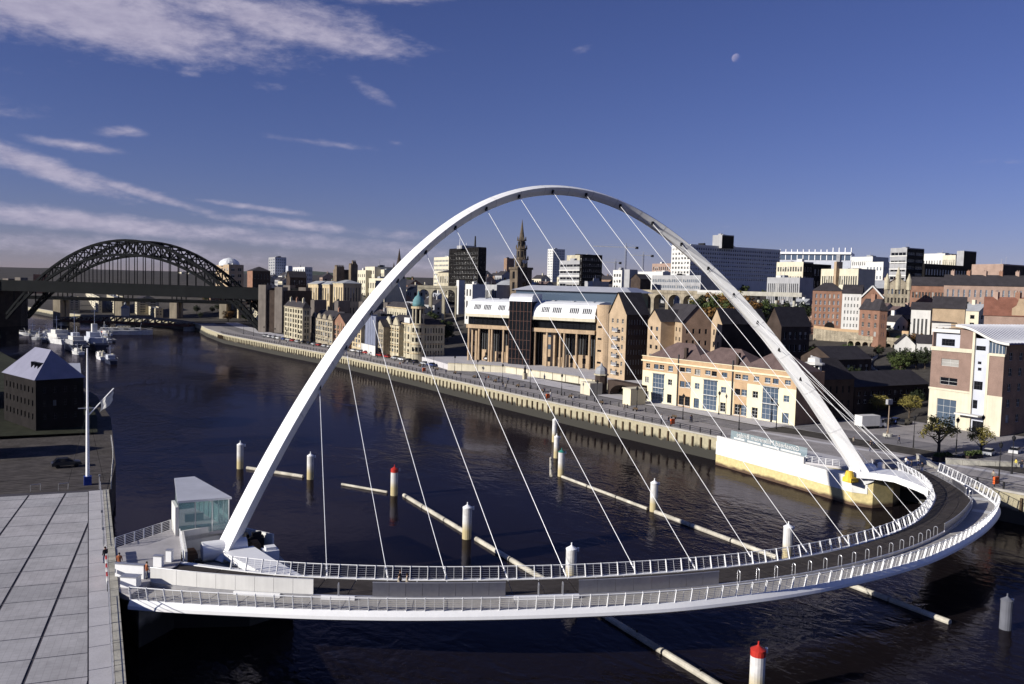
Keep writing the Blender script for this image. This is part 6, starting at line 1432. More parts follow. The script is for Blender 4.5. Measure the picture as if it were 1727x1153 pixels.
# small houses filling the hillside and the skyline
def fill_houses():
    rnd = random.Random(11); n = 0
    sect = [(640, 760, 440, 760, 'below the slab office'), (800, 930, 520, 1000, 'around the church steeple'), (930, 1130, 560, 1100, 'below the tower cranes'), (1180, 1340, 700, 1100, 'behind the long white office block'), (1340, 1540, 480, 950, 'below the stadium and concrete tower'), (1540, 1727, 460, 900, 'on the skyline near the right edge'), (420, 640, 560, 1000, 'behind the castle keep'), (528, 700, 425, 505, 'in the dark roofs behind the quayside row'), (1480, 1700, 320, 430, 'on the right hillside above the cottages'), (1360, 1480, 350, 470, 'behind the red brick warehouse'), (1086, 1172, 318, 345, 'in the dark slate roofs below the viaduct'), (1280, 1440, 365, 425, 'below the ribbed low building')]
    for (x0, x1, d0, d1, where) in sect:
        k = 16 if x1-x0 < 150 else 22; small = d0 < 430
        for i in range(k):
            px = rnd.uniform(x0, x1); dep = rnd.uniform(d0, d1); c = atd(px, 480, dep); g = gz(c.x, c.y); h = rnd.uniform(6, 11) if not small else rnd.uniform(4.5, 7.5); w, l = (rnd.uniform(8, 14), rnd.uniform(10, 22)) if not small else (rnd.uniform(6, 9), rnd.uniform(7, 14))
            m, mn = rnd.choice(((brick, 'red brick'), (pinkbrick, 'pinkish brick'), (whitewall, 'white'), (palesand, 'pale stone'), (creamwall, 'cream'), (brownbrick, 'brown brick'), (greywall, 'grey')))
            rm, rn = rnd.choice(((slate, 'slate'), (slate, 'slate'), (brownslate, 'brown'), (leadroof, 'grey')))
            root = thing('hillside_house', '%s %s-roofed house %s' % (mn, rn, where), 'house', (c.x, c.y, g-1), 'houses packed ' + where)
            F = Face((c.x, c.y+l), (c.x, c.y), g-1, g+h); G = Face((c.x, c.y), (c.x+w, c.y), g-1, g+h); q = MB(); o1 = grid(F, max(2, int(l/3.5)), 2, 0.45, 0.5); o2 = grid(G, 2, 2, 0.35, 0.5)
            facade(q, F, o1); facade(q, G, o2); facade(q, Face((c.x+w, c.y), (c.x+w, c.y+l), g-1, g+h), []); q.add([(c.x, c.y, g+h), (c.x+w, c.y, g+h), (c.x+w/2, c.y, g+h+w*0.33)], [(0, 1, 2)]); q.build('wall', m, root)
            q = MB(); e = 0.3; r = g+h+w*0.36; q.add([(c.x-e, c.y-e, g+h-.1), (c.x-e, c.y+l+e, g+h-.1), (c.x+w/2, c.y+l+e, r), (c.x+w/2, c.y-e, r), (c.x+w+e, c.y-e, g+h-.1), (c.x+w+e, c.y+l+e, g+h-.1)], [(0, 3, 2, 1), (3, 4, 5, 2)]); ro = q.build('roof', rm, root)
            q = MB(); q.box(c.x+w/2-.5, c.x+w/2+.5, c.y+l*0.3, c.y+l*0.3+1.4, r-1, r+1.6); q.build('chimney', m, ro)
            q = MB()
            for f, o in ((F, o1), (G, o2)):
                for a in o: q.quad(*(f.p(x, y)-f.n*0.2 for x, y in ((a[0], a[2]), (a[1], a[2]), (a[1], a[3]), (a[0], a[3]))))
            ob = q.build('window_panes', gdark, root); ob['kind'] = 'stuff'
fill_houses()
# ---------------------------------------------------------------- far bridges upriver and the south bank
iron = mat('dark_bridge_iron', (0.008, 0.009, 0.010), 0.8, var=0.2, scale=0.2, spec=0.05)
def tyne_arch():
    R0, L0 = atd(452, 562, 515), atd(30, 548, 575); R0.z = L0.z = 6.0
    u = Vector((R0.x-L0.x, R0.y-L0.y, 0)); span = u.length; u.normalize(); n = Vector((u.y, -u.x, 0))
    mid = (R0+L0)/2; ztop = atd(240, 407, depth_of(mid)).z; zd = atd(240, 479, depth_of(mid)).z
    root = thing('steel_arch_bridge', 'big dark steel lattice arch bridge across the river upriver', 'bridge', (L0.x, L0.y, 0))
    N = 30; half = 8.5
    def top(t): return 9+ (ztop-9)*(1-abs(2*t-1)**2.0)
    def bot(t): return 6+ (ztop-9.0-6)*(1-abs(2*t-1)**2.15)
    P = lambda t, z, o: Vector((L0.x, L0.y, 0))+u*(span*t)+n*o+Vector((0, 0, z))
    for o in (-half, half):
        q = MB()
        for k in range(N):
            a, b = k/N, (k+1)/N; q.bar(P(a, top(a), o), P(b, top(b), o), 1.3, 1.5)
        ch = q.build('upper_chord', iron, root)
        q = MB()
        for k in range(N): a, b = k/N, (k+1)/N; q.bar(P(a, bot(a), o), P(b, bot(b), o), 1.3, 1.5)
        q.build('lower_chord', iron, root)
        for k in range(N+1):
            a = k/N; q = MB(); q.bar(P(a, bot(a), o), P(a, top(a), o), 0.75, 0.75, up=(1, 0, 0)); q.build('web_post', iron, ch)
            if k < N:
                b = (k+1)/N
                q = MB(); q.bar(P(a, bot(a), o), P(b, top(b), o), 0.65, 0.65); q.build('web_diagonal', iron, ch)
                q = MB(); q.bar(P(a, top(a), o), P(b, bot(b), o), 0.65, 0.65); q.build('web_diagonal', iron, ch)
            if bot(a) > zd+1: q = MB(); q.bar(P(a, zd-1, o), P(a, bot(a), o), 0.5, 0.5, up=(1, 0, 0)); q.build('hanger', iron, root)
            elif 0 < k < N: q = MB(); q.bar(P(a, bot(a), o), P(a, zd-4, o), 0.9, 0.9, up=(1, 0, 0)); q.build('spandrel_post', iron, root)
    for k in range(0, N+1):
        a = k/N
        if top(a) > zd+8: q = MB(); q.bar(P(a, top(a), -half), P(a, top(a), half), 0.7, 0.7); q.build('cross_brace', iron, root)
    q = MB(); q.obox(P(-0.55, zd-7.0, -half-2), u*span*1.62, n*(2*half+4), Vector((0, 0, 5.5))); q.build('deck_girder', iron, root)
    for o in (-half-2, half+2):
        q = MB(); q.obox(P(-0.55, zd-1.5, o-0.2), u*span*1.62, n*0.4, Vector((0, 0, 1.6))); q.build('parapet', iron, root)
    # towers at the ends: pale granite pylons on dark bodies
    gran = mat('granite', (0.19, 0.165, 0.145), 0.85, var=0.15, scale=0.3, streak=0.2)
    for t, s_ in ((1.02, 1), (-0.04, -1)):
        q = MB(); q.obox(P(t, 0, -half-6), u*17*s_, n*(2*half+12), Vector((0, 0, zd-1))); q.build('tower_body', darkbrick, root)
        for o in (-half-7, half+1.5):
            q = MB(); q.obox(P(t, 0, o), u*5*s_, n*6, Vector((0, 0, zd+2))); q.build('pylon', gran, root); q = MB(); q.obox(P(t, 0, o)+u*11*s_, u*5*s_, n*6, Vector((0, 0, zd+1))); q.build('pylon', gran, root)
    for k in range(5):
        t = 1.17+0.08*k; q = MB(); q.obox(P(t, 0, -7), u*2.5, n*14, Vector((0, 0, zd-6))); q.build('approach_pier', gran, root)
        t = -0.2-0.08*k; q = MB(); q.obox(P(t, 0, -7), u*2.5, n*14, Vector((0, 0, zd-6))); q.build('approach_pier', gran, root)
tyne_arch()
def rail_bridge():
    A, B = atd(-60, 480, 640), atd(520, 488, 660); u = Vector((B.x-A.x, B.y-A.y, 0)); L_ = u.length; u.normalize(); n = Vector((u.y, -u.x, 0)); z = 29.5
    root = thing('high_railway_bridge', 'high double-deck railway bridge on pale stone piers behind the steel arch', 'bridge', (A.x, A.y, 0))
    q = MB(); q.obox((A.x, A.y, z-3), u*L_, n*12, Vector((0, 0, 4))); q.build('upper_deck', iron, root)
    q = MB(); q.obox((A.x, A.y, z-12), u*L_, n*12, Vector((0, 0, 2.4))); q.build('lower_deck', iron, root)
    st = mat('pier_stone', (0.44, 0.38, 0.28), 0.85, var=0.2, scale=0.2, streak=0.25)
    for px in (25, 110, 212, 302, 384, 460):
        c = atd(px, 520, depth_of(A.lerp(B, (px+60)/580))); c = Vector((c.x, c.y, 0))
        for off in (-1.5, 8.5):
            q = MB(); p = c+n*off; q.obox(p-u*2.6, u*5.2, n*6, Vector((0, 0, z-12))); q.build('pier', st, root)
        q = MB(); q.obox(c-u*1.6+n*2, u*3.2, n*9, Vector((0, 0, z-14))); q.build('pier_web', st, root)
        for k in range(4):
            p = c+u*(3.5*(k-1.5)); q = MB(); q.bar((p.x, p.y, z-10), (p.x, p.y, z-3), 0.7, 0.7, up=(1, 0, 0)); q.build('iron_column', iron, root)
rail_bridge()
def swing_bridge():
    A, B = atd(110, 542, 610), atd(330, 546, 590); u = Vector((B.x-A.x, B.y-A.y, 0)); L_ = u.length; u.normalize(); n = Vector((u.y, -u.x, 0)); z = 4.5
    root = thing('low_swing_bridge', 'low red and white swing bridge with central lantern house', 'bridge', (A.x, A.y, 0)); redw = mat('swing_red', (0.09, 0.035, 0.03), 0.7); gw_ = mat('swing_grey', (0.20, 0.19, 0.19), 0.7)
    for o in (0, 9):
        for k in range(20):
            a, b = k/20, (k+1)/20; f = lambda t: z+1.0+2.6*(1-abs(2*t-1)**2.2)
            pa, pb = A+u*L_*a+n*o, A+u*L_*b+n*o
            q = MB(); q.bar((pa.x, pa.y, f(a)), (pb.x, pb.y, f(b)), 0.9, 0.8); q.build('top_chord', gw_, root)
            q = MB(); q.bar((pa.x, pa.y, z), (pb.x, pb.y, f(b)), 0.6, 0.6); q.bar((pb.x, pb.y, z), (pb.x, pb.y, f(b)), 0.7, 0.7, up=(1, 0, 0)); q.build('truss_web', redw if k % 2 else gw_, root)
    q = MB(); q.obox((A.x, A.y, z-1.5), u*L_, n*9.5, Vector((0, 0, 1.6))); q.build('deck', redw, root)
    for t, w in ((0.5, 10), (0.02, 6), (0.98, 6)): c = A+u*L_*t+n*4.5; q = MB(); q.cyl((c.x, c.y), w/1.5, w/1.6, -1, z-1.5, 14); q.build('pier', greywall, root)
    c = A+u*L_*0.5+n*4.5; q = MB(); q.box(c.x-2.5, c.x+2.5, c.y-2.5, c.y+2.5, z+4, z+9.5); q.build('lantern_house', whitewall, root); q = MB(); q.lathe((c.x, c.y, z+9.5), [(3.2, 0), (2.2, 1.5), (0.9, 2), (0.9, 3.2), (0.1, 4.5)], 10); q.build('lantern_roof', leadroof, root)
swing_bridge()
# riverside buildings seen under the bridges and on the far left skyline
for i, (x0, xc, x1, yt, dep, m, g, w, lab) in enumerate((
    (78, 101, 112, 506, 700, creamwall, 6, (6, 3), 'pale riverside block under the left of the bridge decks'), (103, 116, 124, 503, 690, palesand, 6, (4, 5), 'tall pale stone riverside block behind a bridge pier'),
    (143, 166, 172, 504, 700, creamwall, 6, (8, 4), 'pale riverside flats with window rows under the bridge decks'), (180, 192, 210, 502, 690, palesand, 6, (3, 5), 'narrow lit stone building with dark flank under the bridge decks'),
    (226, 231, 268, 506, 680, palesand, 6, (2, 5), 'dark flanked building with thin lit edge under the bridge decks'), (247, 262, 275, 521, 640, palesand, 6, (3, 2), 'low stone building beside the swing bridge'),
    (334, 355, 372, 498, 720, brownbrick, 12, (5, 4), 'brick building under the right part of the bridge decks'), (390, 402, 416, 511, 640, sand, 8, (4, 6), 'sandstone riverside house right of the river piers'), (426, 440, 452, 520, 560, palesand, 8, (4, 4), 'pale stone building seen through the foot of the steel arch'), (364, 386, 411, 447, 730, palebrick, 30, (5, 3), 'big domed brick building right behind the steel arch'))):
    b = block('riverside_building', lab, 'building', x0, xc, x1, yt, dep, m, 'flat' if i != 4 else 'gable', base=g, lw=w, rw=(max(2, w[0]//2), w[1]), win=(0.5, 0.5), rh=4)
    if i == 9:
        c = (b['k']+b['f'])/2; q = MB(); q.lathe((c.x, c.y, b['zt']), [(9, 0), (9, 2), (8, 4), (5, 6), (1, 7.2)], 18); q.build('dome', whiteroof, b['root'])
block('brick_riverside_hall', 'dark red brick hall with an orange-lit stair edge behind the bridge tower', 'building', 417, 426, 456, 456, 600, brick, 'hip', rh=3, rw=(5, 3), wall2=darkbrick, base=22)
_t = block('slab_tower', 'grey slab tower block on the left skyline', 'tower block', 453, 464, 483, 434, 1080, greywall, 'flat', lw=(3, 8), rw=(5, 8), base=35, gm=gblue, wall2=paleblue)
absorb(_t['root'], block('slab_tower_podium', 'lower grey wing right of the slab tower block', 'building', 482, 486, 493, 449, 1070, paleblue, 'flat', base=35)['root'])
block('white_modern_building', 'white modern building on the skyline above the assembly hall', 'building', 494, 514, 527, 451, 900, whitewall, 'flat', lw=(5, 3), rw=(4, 3), base=35, gm=gblue)
block('dark_slope_building', 'dark bulky building beside the north bridge tower', 'building', 483, 489, 517, 467, 545, darkbrick, 'gable', rh=4, base=12, ridge='r', rw=(6, 5))
block('gas_holder_block', 'round-topped pale and red building at the left end of the steel arch', 'building', 47, 56, 80, 465, 800, brick, 'flat', base=20, roofm=whiteroof, parapet=1.6)
for i, (x0, xc, x1, yt) in enumerate(((300, 306, 312, 459), (313, 318, 326, 461))):
    block('far_tower_block', ('left' if i == 0 else 'right') + ' one of two small pale tower blocks seen under the steel arch', 'tower block', x0, xc, x1, yt, 1700, creamwall, 'flat', base=30, lw=(3, 5), rw=(3, 5))
# ---- hipped drill hall on the lower quay, flag mast, yard
b = block('hipped_drill_hall', 'dark riverside hall with grey metal hipped roof on the south bank', 'hall', -60, 60, 141, 640, 160, mat('shade_dark_brick', (0.014, 0.012, 0.012), 0.9, var=0.3), 'hip', rot=20, ll=17, rh=5.2, lw=(8, 3), rw=(4, 3), base=5.9, base_drop=0.3, fine=True, fm=framed, win=(0.35, 0.45), roofm=mat('hall_roof', (0.23, 0.23, 0.30), 0.6, 0.0, var=0.08, scale=0.5))  # walls coloured near black to stand in for shade
for (t, s_) in ((0.3, 0.35), (0.45, 0.2), (0.62, 0.4)):
    c = b['k']+b['dl']*b['Ll']*t*0.6+b['dr']*b['Lr']*0.22; q = MB(); z = b['zt']+5.2*0.22*2+0.1; q.box(c.x-0.5, c.x+0.5, c.y-0.6, c.y+0.6, z-0.7, z+0.45); q.build('roof_vent', darkmetal, b['roof'])
def flag_mast():
    b = at(148, 817, 5.95); root = thing('flag_mast', 'tall white flag mast with slanting gaff on the lower south quay', 'mast', (b.x, b.y, 5.93)); h = 19.8
    q = MB(); q.cyl((b.x, b.y), 0.28, 0.2, 6.6, 6+h*0.55, 10); q.build('lower_mast', white, root); q = MB(); q.cyl((b.x, b.y), 0.17, 0.1, 6+h*0.5, 5.9+h, 8); q.build('top_mast', white, root)
    q = MB(); q.box(b.x-0.5, b.x+0.5, b.y-0.5, b.y+0.5, 5.93, 7.2); q.build('base_box', bluep, root)
    q = MB(); q.tube([(b.x, b.y, 6+h*0.5), (b.x+3.4, b.y-0.5, 6+h*0.5+4.0)], 0.1, 6); g = q.build('gaff', white, root)
    q = MB(); V_ = []; 
    for i in range(6):
        for j in range(4): V_.append((b.x+3.3-i*0.32+0.1*math.sin(j*2.0+i), b.y-0.5+0.12*math.sin(i*1.7), 6+h*0.5+3.8-i*0.36-j*0.5-0.15*math.sin(i)))
    q.add(V_, [(i*4+j, (i+1)*4+j, (i+1)*4+j+1, i*4+j+1) for i in range(5) for j in range(3)]); q.build('ensign', whitewall, g)
    q = MB(); q.bar((b.x-1.2, b.y, 6+h*0.56), (b.x+1.2, b.y, 6+h*0.56), 0.08, 0.08); q.build('yard_arm', white, root)
    for dx, dy in ((-2.5, 1.5), (2.2, 2)): q = MB(); q.tube([(b.x+dx, b.y+dy, 5.95), (b.x, b.y, 6+h*0.55)], 0.025, 4); q.build('stay', darkmetal, root)
flag_mast()
straight_rail('quay_edge_railing', 'pale chain railing curving along the edge of the lower south quay', [(-10.2, 33), (-9.6, 42), (-8.9, 51), (-8.4, 60), (-8.0, 72)], 5.93, 1.1, whitewall, 2.5, 2, pw=0.1)
for (px, py, lab) in ((60, 830, 'left low hoop barrier at the far edge of the square'), (107, 828, 'right low hoop barrier at the far edge of the square')):
    c = at(px, py-2, 5.95); t = thing('hoop_barrier', lab, 'barrier', c); q = MB(); q.tube([c+Vector((-0.6, 0, 0)), c+Vector((-0.6, 0, 0.9)), c+Vector((0.6, 0.3, 0.9)), c+Vector((0.6, 0.3, 0))], 0.05, 6); q.build('hoop', steel, t)
# low sheds and slipway roofs left of the hall
for (x, y, w, l, h, m, lab) in ((-42, 62, 15, 9, 4.5, darkbrick, 'low dark shed at the left edge below the hipped hall'), (-52, 118, 22, 30, 8, darkbrick, 'dark shed roof behind the hipped hall'), (-24, 118, 12, 16, 7.5, brownbrick, 'small blue-roofed shed just behind the hipped hall')):
    t = thing('quay_shed', lab, 'shed', (x, y, 5.9)); q = MB(); q.box(x, x+w, y, y+l, 5.9, 5.9+h); q.build('wall', m, t); q = MB(); q.add([(x-.4, y-.4, 5.9+h), (x+w+.4, y-.4, 5.9+h), (x+w+.4, y+l/2, 5.9+h+2), (x-.4, y+l/2, 5.9+h+2), (x-.4, y+l+.4, 5.9+h), (x+w+.4, y+l+.4, 5.9+h)], [(0, 1, 2, 3), (3, 2, 5, 4)]); q.build('roof', paleblue if 'blue' in lab else slate, t)
# ---- moored ships and boats on the south side
def ship(x, y, L_, bw, rz, label, hullm, decks, mast=True, grp='vessels moored along the south quay'):
    c, s = math.cos(rz), math.sin(rz); root = thing('moored_ship', label, 'ship', (x, y, 0), grp)
    T = lambda a, b, z: (x+c*a-s*b, y+s*a+c*b, z)
    st = [(-0.5, 0.75, 0.9), (-0.3, 1, 0.95), (0.1, 1, 1.0), (0.32, 0.75, 1.15), (0.45, 0.35, 1.3), (0.5, 0.03, 1.4)]
    q = MB(); V_ = []; h = bw*0.42
    for a, wf, hf in st:
        for sx in (-1, 1): V_ += [T(a*L_, sx*bw/2*wf*0.75, -0.6), T(a*L_, sx*bw/2*wf, h*hf)]
    F_ = []
    for k in range(len(st)-1):
        o = k*4; F_ += [(o, o+4, o+5, o+1), (o+2, o+3, o+7, o+6), (o+1, o+5, o+7, o+3)]
    F_ += [(0, 1, 3, 2)]; q.add(V_, F_); q.build('hull', hullm, root)
    z = h
    for (a0, a1, wf, hh, m) in decks:
        q = MB(); p = [T(a0*L_, -bw/2*wf, 0), T(a1*L_, -bw/2*wf, 0), T(a1*L_, bw/2*wf, 0), T(a0*L_, bw/2*wf, 0)]; q.prism([(v[0], v[1]) for v in p], z, z+hh); q.build('deckhouse', m, root)
        q = MB()
        for k in range(4): a = lerp(a0, a1, (k+0.3)/4); p0 = Vector(T(a*L_, -bw/2*wf-0.05, z+hh*0.45)); q.obox(p0, Vector((c, s, 0))*L_*(a1-a0)*0.12, Vector((s, -c, 0))*0.05, (0, 0, hh*0.35)); 
        q.build('window_row', gdark, root); z += hh
    if mast:
        p = Vector(T(0.02*L_, 0, z)); q = MB(); q.bar(p, p+Vector((0, 0, L_*0.28)), 0.25, 0.25, up=(1, 0, 0)); q.bar(p+Vector((-1.5, 0, L_*0.2)), p+Vector((1.5, 0, L_*0.2)), 0.15, 0.15); q.build('mast', white, root)
    q = MB()
    for k in range(len(st)-1):
        for sx in (-1, 1): q.bar(T(st[k][0]*L_, sx*bw/2*st[k][1], h*st[k][2]+0.9), T(st[k+1][0]*L_, sx*bw/2*st[k+1][1], h*st[k+1][2]+0.9), 0.06, 0.06)
    q.build('guard_rail', white, root)
    rr = random.Random(int(x*7+y))
    for k in range(int(L_/4)):
        a, b_ = rr.uniform(-0.42, 0.3)*L_, rr.uniform(-0.35, 0.35)*bw; p = Vector(T(a, b_, h)); q = MB(); kind = rr.randrange(3)
        if kind == 0: q.bar(p, p+Vector((rr.uniform(-2, 2), rr.uniform(-2, 2), rr.uniform(2, 0.2*L_+2))), 0.14, 0.14); q.build('derrick', white, root)
        elif kind == 1: q.lathe((p.x, p.y, p.z), [(0.5, 0), (0.5, 1.1), (0.3, 1.5), (0.3, 2.2)], 8); q.build('vent_cowl', creamwall, root)
        else: q.obox(p, Vector((c, s, 0))*rr.uniform(1, 2.4), Vector((-s, c, 0))*rr.uniform(0.8, 1.4), (0, 0, rr.uniform(0.6, 1.4))); q.build('deck_locker', rr.choice((orange, darkmetal, greywall, whitewall)), root)
hb = mat('hull_dark', (0.03, 0.035, 0.06), 0.4); hw = mat('hull_white', (0.66, 0.66, 0.66), 0.4)
def wat(px, py): p = at(px, py, 0); return p.x, p.y
ship(*wat(126, 590), 36, 7.5, 1.75, 'large white and dark moored ship with stacked decks behind the hipped hall', hb, ((-0.3, 0.15, 0.8, 2.0, greywall), (-0.2, 0.08, 0.6, 1.8, whitewall), (-0.1, 0.03, 0.4, 1.6, paleblue)))
ship(*wat(160, 588), 32, 8, 1.72, 'moored vessel with grey upperworks and white funnel right of the larger ship', hb, ((-0.3, 0.25, 0.85, 2.6, paleblue), (-0.1, 0.18, 0.7, 2.4, paleblue), (0.0, 0.08, 0.3, 4.0, whitewall)))
ship(*wat(96, 578), 26, 7, 1.9, 'white moored boat at the far left behind the large ship', hw, ((-0.3, 0.25, 0.8, 2.2, whitewall), (-0.15, 0.1, 0.6, 2.0, whitewall)))
ship(*wat(208, 564), 34, 6, -0.15, 'long low white trip boat lying across the river', hw, ((-0.38, 0.3, 0.8, 1.8, whitewall), (-0.1, 0.12, 0.5, 1.0, creamwall)), False)
ship(*wat(186, 612), 14, 4, 1.7, 'small launch with mast nearest the hipped hall', hb, ((-0.2, 0.15, 0.7, 1.8, paleblue),))
ship(*wat(170, 605), 12, 3.6, 1.7, 'small white cabin boat beside the nearest launch', hw, ((-0.25, 0.15, 0.7, 1.6, whitewall),), False)
for k, (px, py) in enumerate(((66, 572), (78, 566), (92, 574), (56, 566), (104, 564))):
    ship(*wat(px, py), 13+k, 3.8, 1.2+0.5*k, 'small white yacht, number %s from the left in the cluster at the far left' % ('one', 'two', 'three', 'four', 'five')[(1, 2, 3, 0, 4)[k]], hw, ((-0.2, 0.15, 0.6, 1.3, whitewall),))

rb = random.Random(9)
for k in range(7):
    px, py = rb.uniform(70, 190), rb.uniform(562, 600); d_, w_ = rb.choice(((hw, 'white'), (hb, 'dark'), (hw, 'pale')))
    ship(*wat(px, py), rb.uniform(8, 15), rb.uniform(2.6, 4), rb.uniform(1.2, 2.2), '%s small craft with a mast in the cluttered moorings behind the hipped hall' % w_, d_, ((-0.2, 0.12, 0.6, 1.3, rb.choice((whitewall, paleblue, greywall))),), True, 'small craft in the south moorings')
# ---------------------------------------------------------------- trees
def leaf_mat(name, col, var=0.35):
    m = mat(name, col, 0.7, var=var, scale=0.9, spec=0.2, var2=0.35, scale2=3.0)
    return m
LG, LA, LD, LY = leaf_mat('leaf_green', (0.055, 0.075, 0.022)), leaf_mat('leaf_autumn', (0.16, 0.085, 0.025)), leaf_mat('leaf_dark', (0.025, 0.034, 0.015)), leaf_mat('leaf_yellow', (0.20, 0.17, 0.045))
bark = mat('bark', (0.07, 0.055, 0.042), 0.9, var=0.3, scale=2)
def tree_proto(seed, H, R, trunk, lm, nl, leaf=0.5, shape='round'):
    "tapered trunk with limbs; the crown is many leaf-sized faces gathered round twigs"
    r = random.Random(seed); root = bpy.data.objects.new('tree', None); COL.objects.link(root)
    q = MB(); q.tube([(0, 0, -0.5), (0.05, 0, trunk), (0.12, 0.1, H*0.7)], [R*0.075+0.1, R*0.06+0.06, 0.05], 7)
    tips = []
    for k in range(11):
        a = k*2.4+r.random(); z0 = trunk*0.85+(H*0.55-trunk*0.85)*k/10; l = R*(0.6+0.4*r.random())
        tip = Vector((math.cos(a)*l, math.sin(a)*l, z0+H*0.22*r.random()+0.12*H)); q.tube([(0.05, 0, z0), tip*0.5+Vector((0, 0, z0*0.55)), tip], [R*0.03+0.03, R*0.02+0.02, 0.02], 5); tips.append(tip)
    t = q.build('trunk', bark); t.parent = root
    q = MB(); cl = []
    for k in range(30):
        while True:
            v = Vector((r.uniform(-1, 1), r.uniform(-1, 1), r.uniform(-1, 1)))
            if v.length < 1: break
        hh = (H-trunk)/2; c = Vector((v.x*R*0.85, v.y*R*0.85, trunk+hh+v.z*hh*0.85))
        if shape == 'cone': f = 1-(c.z-trunk)/(H-trunk)*0.7; c.x *= f; c.y *= f
        cl.append((c, R*r.uniform(0.22, 0.42)))
    cl += [(tp, R*0.3) for tp in tips]
    for k in range(nl):
        c, s = r.choice(cl); d = Vector((r.gauss(0, 1), r.gauss(0, 1), r.gauss(0, 1))).normalized()*s*r.random()**0.4; p = c+Vector((d.x, d.y, d.z*0.8))
        n = (d.normalized()+Vector((r.uniform(-.7, .7), r.uniform(-.7, .7), r.uniform(-.2, .9)))).normalized(); a = n.orthogonal().normalized(); b = n.cross(a); w = leaf*r.uniform(0.6, 1.3); ang = r.random()*6; a2 = a*math.cos(ang)+b*math.sin(ang); b2 = n.cross(a2)
        q.add([p-a2*w/2, p+b2*w*0.32, p+a2*w/2, p-b2*w*0.32], [(0, 1, 2, 3)])
    c = q.build('crown', lm); c.parent = root
    root['category'] = 'tree'; return root
PROTO = {}
for nm, a in dict(round_green=(1, 9, 3.6, 2.2, LG, 2600, 0.5), round_dark=(2, 8, 3.2, 1.8, LD, 2400, 0.5), autumn=(3, 9, 4.0, 2.0, LA, 2600, 0.55), yellow=(4, 9, 3.6, 2.0, LY, 2400, 0.5), young=(5, 6.4, 2.7, 1.5, LY, 2000, 0.30), bushy=(6, 7, 4.2, 0.6, LG, 2600, 0.55)).items(): PROTO[nm] = tree_proto(*a)
USED = set()
def put_tree(kind, p, s, label, group=None, rz=None, nm=None):
    src = PROTO[kind]
    if kind not in USED: o = src; USED.add(kind)
    else: o = copy_tree(src)
    o.name = nm or ('broadleaf_tree' if kind != 'bushy' else 'bushy_shrub'); o.location = p; o.scale = (s, s, s); o.rotation_euler = (0, 0, random.random()*6 if rz is None else rz)
    o['label'] = label; o['category'] = 'tree' if kind != 'bushy' else 'shrub'
    if group: o['group'] = group
    return o
put_tree('young', at(1583, 763, 5.75), 1.25, 'young yellow-green tree in the plaza in front of the office building', rz=1.0)
put_tree('young', at(1655, 765, 5.75), 0.95, 'thin young tree by the office entrance', rz=2.2)
put_tree('young', att(1480, 700), 0.9, 'small shaded tree in the dark yard behind the van')
put_tree('young', att(1533, 705), 1.0, 'small shaded tree between the van and the office building')
for k, x in enumerate((1508, 1526, 1545, 1560)):
    put_tree('round_dark', att(x, 622), 0.78+0.06*(k % 2), ('first', 'second', 'third', 'fourth')[k]+' from left of the dark round trees below the white cottage', 'round trees below the cottage')
r = random.Random(3)
for k in range(16):
    px = r.uniform(1160, 1258); py = r.uniform(512, 536); kind = r.choice(('autumn', 'round_green', 'yellow', 'round_dark', 'autumn')); d = r.uniform(318, 372); p = atd(px, 500, d); p.z = gz(p.x, p.y)
    put_tree(kind, p, r.uniform(1.6, 2.2), '%s tree in the wooded bank inside the arch below the elevated road' % {'autumn': 'russet autumn', 'round_green': 'green', 'yellow': 'yellowing', 'round_dark': 'dark green'}[kind], 'trees on the wooded bank inside the arch')
def belt(n, x0, x1, d0, d1, kinds, where, grp, s0=0.8, s1=1.3, south=False, y=480):
    for k in range(n):
        px = r.uniform(x0, x1); d = r.uniform(d0, d1); p = atd(px, y, d); p.z = gzs(p.x, p.y) if south else gz(p.x, p.y)
        if not south and p.x < qn(p.y)+14: continue
        if south and p.x > qs(p.y)-6: continue
        kind = r.choice(kinds); put_tree(kind, p, r.uniform(s0, s1), '%s tree %s' % ({'autumn': 'russet', 'round_green': 'green', 'yellow': 'yellowing', 'round_dark': 'dark', 'bushy': 'bushy'}[kind], where), grp)
belt(10, 645, 760, 400, 470, ('round_dark', 'round_green'), 'in the dark clump behind the domed corner building', 'trees behind the domed building')
belt(8, 895, 965, 500, 560, ('autumn', 'bushy', 'autumn'), 'on the brown bank behind the courthouse roof', 'trees on the brown bank')
belt(9, 1360, 1440, 262, 300, ('round_dark', 'bushy'), 'in the dark hollow left of the retaining arches', 'trees in the dark hollow', 0.6, 0.95)
belt(8, 1465, 1560, 290, 330, ('autumn', 'round_dark', 'bushy'), 'among the cottages on the right hillside', 'trees among the cottages', 0.45, 0.7)
belt(7, 1470, 1566, 215, 236, ('round_dark', 'bushy'), 'in the shaded yard left of the office building', 'shrubs in the shaded yard', 0.5, 0.8)
belt(6, 1655, 1700, 560, 640, ('round_dark',), 'on the skyline near the right edge', 'skyline trees at right', 0.8, 1.2)
belt(16, 540, 760, 600, 850, ('round_dark', 'round_green'), 'among the roofs left of the black tower', 'trees among the left roofs', 0.8, 1.3)
belt(16, 1000, 1300, 470, 800, ('round_dark', 'round_green'), 'among the roofs below the cranes', 'trees among the middle roofs', 0.7, 1.1)
belt(60, -70, 75, 300, 640, ('round_dark', 'round_dark', 'bushy'), 'on the dark slope of the south bank', 'trees on the south bank slope', 1.0, 1.7, True)
belt(16, 1236, 1360, 330, 366, ('round_dark', 'bushy', 'round_green'), 'in the dark belt under the elevated road', 'trees under the elevated road', 1.3, 1.8)
belt(14, 1400, 1530, 240, 285, ('round_dark', 'bushy'), 'in the shaded hollow below the retaining arches', 'trees in the shaded hollow', 0.5, 0.9)
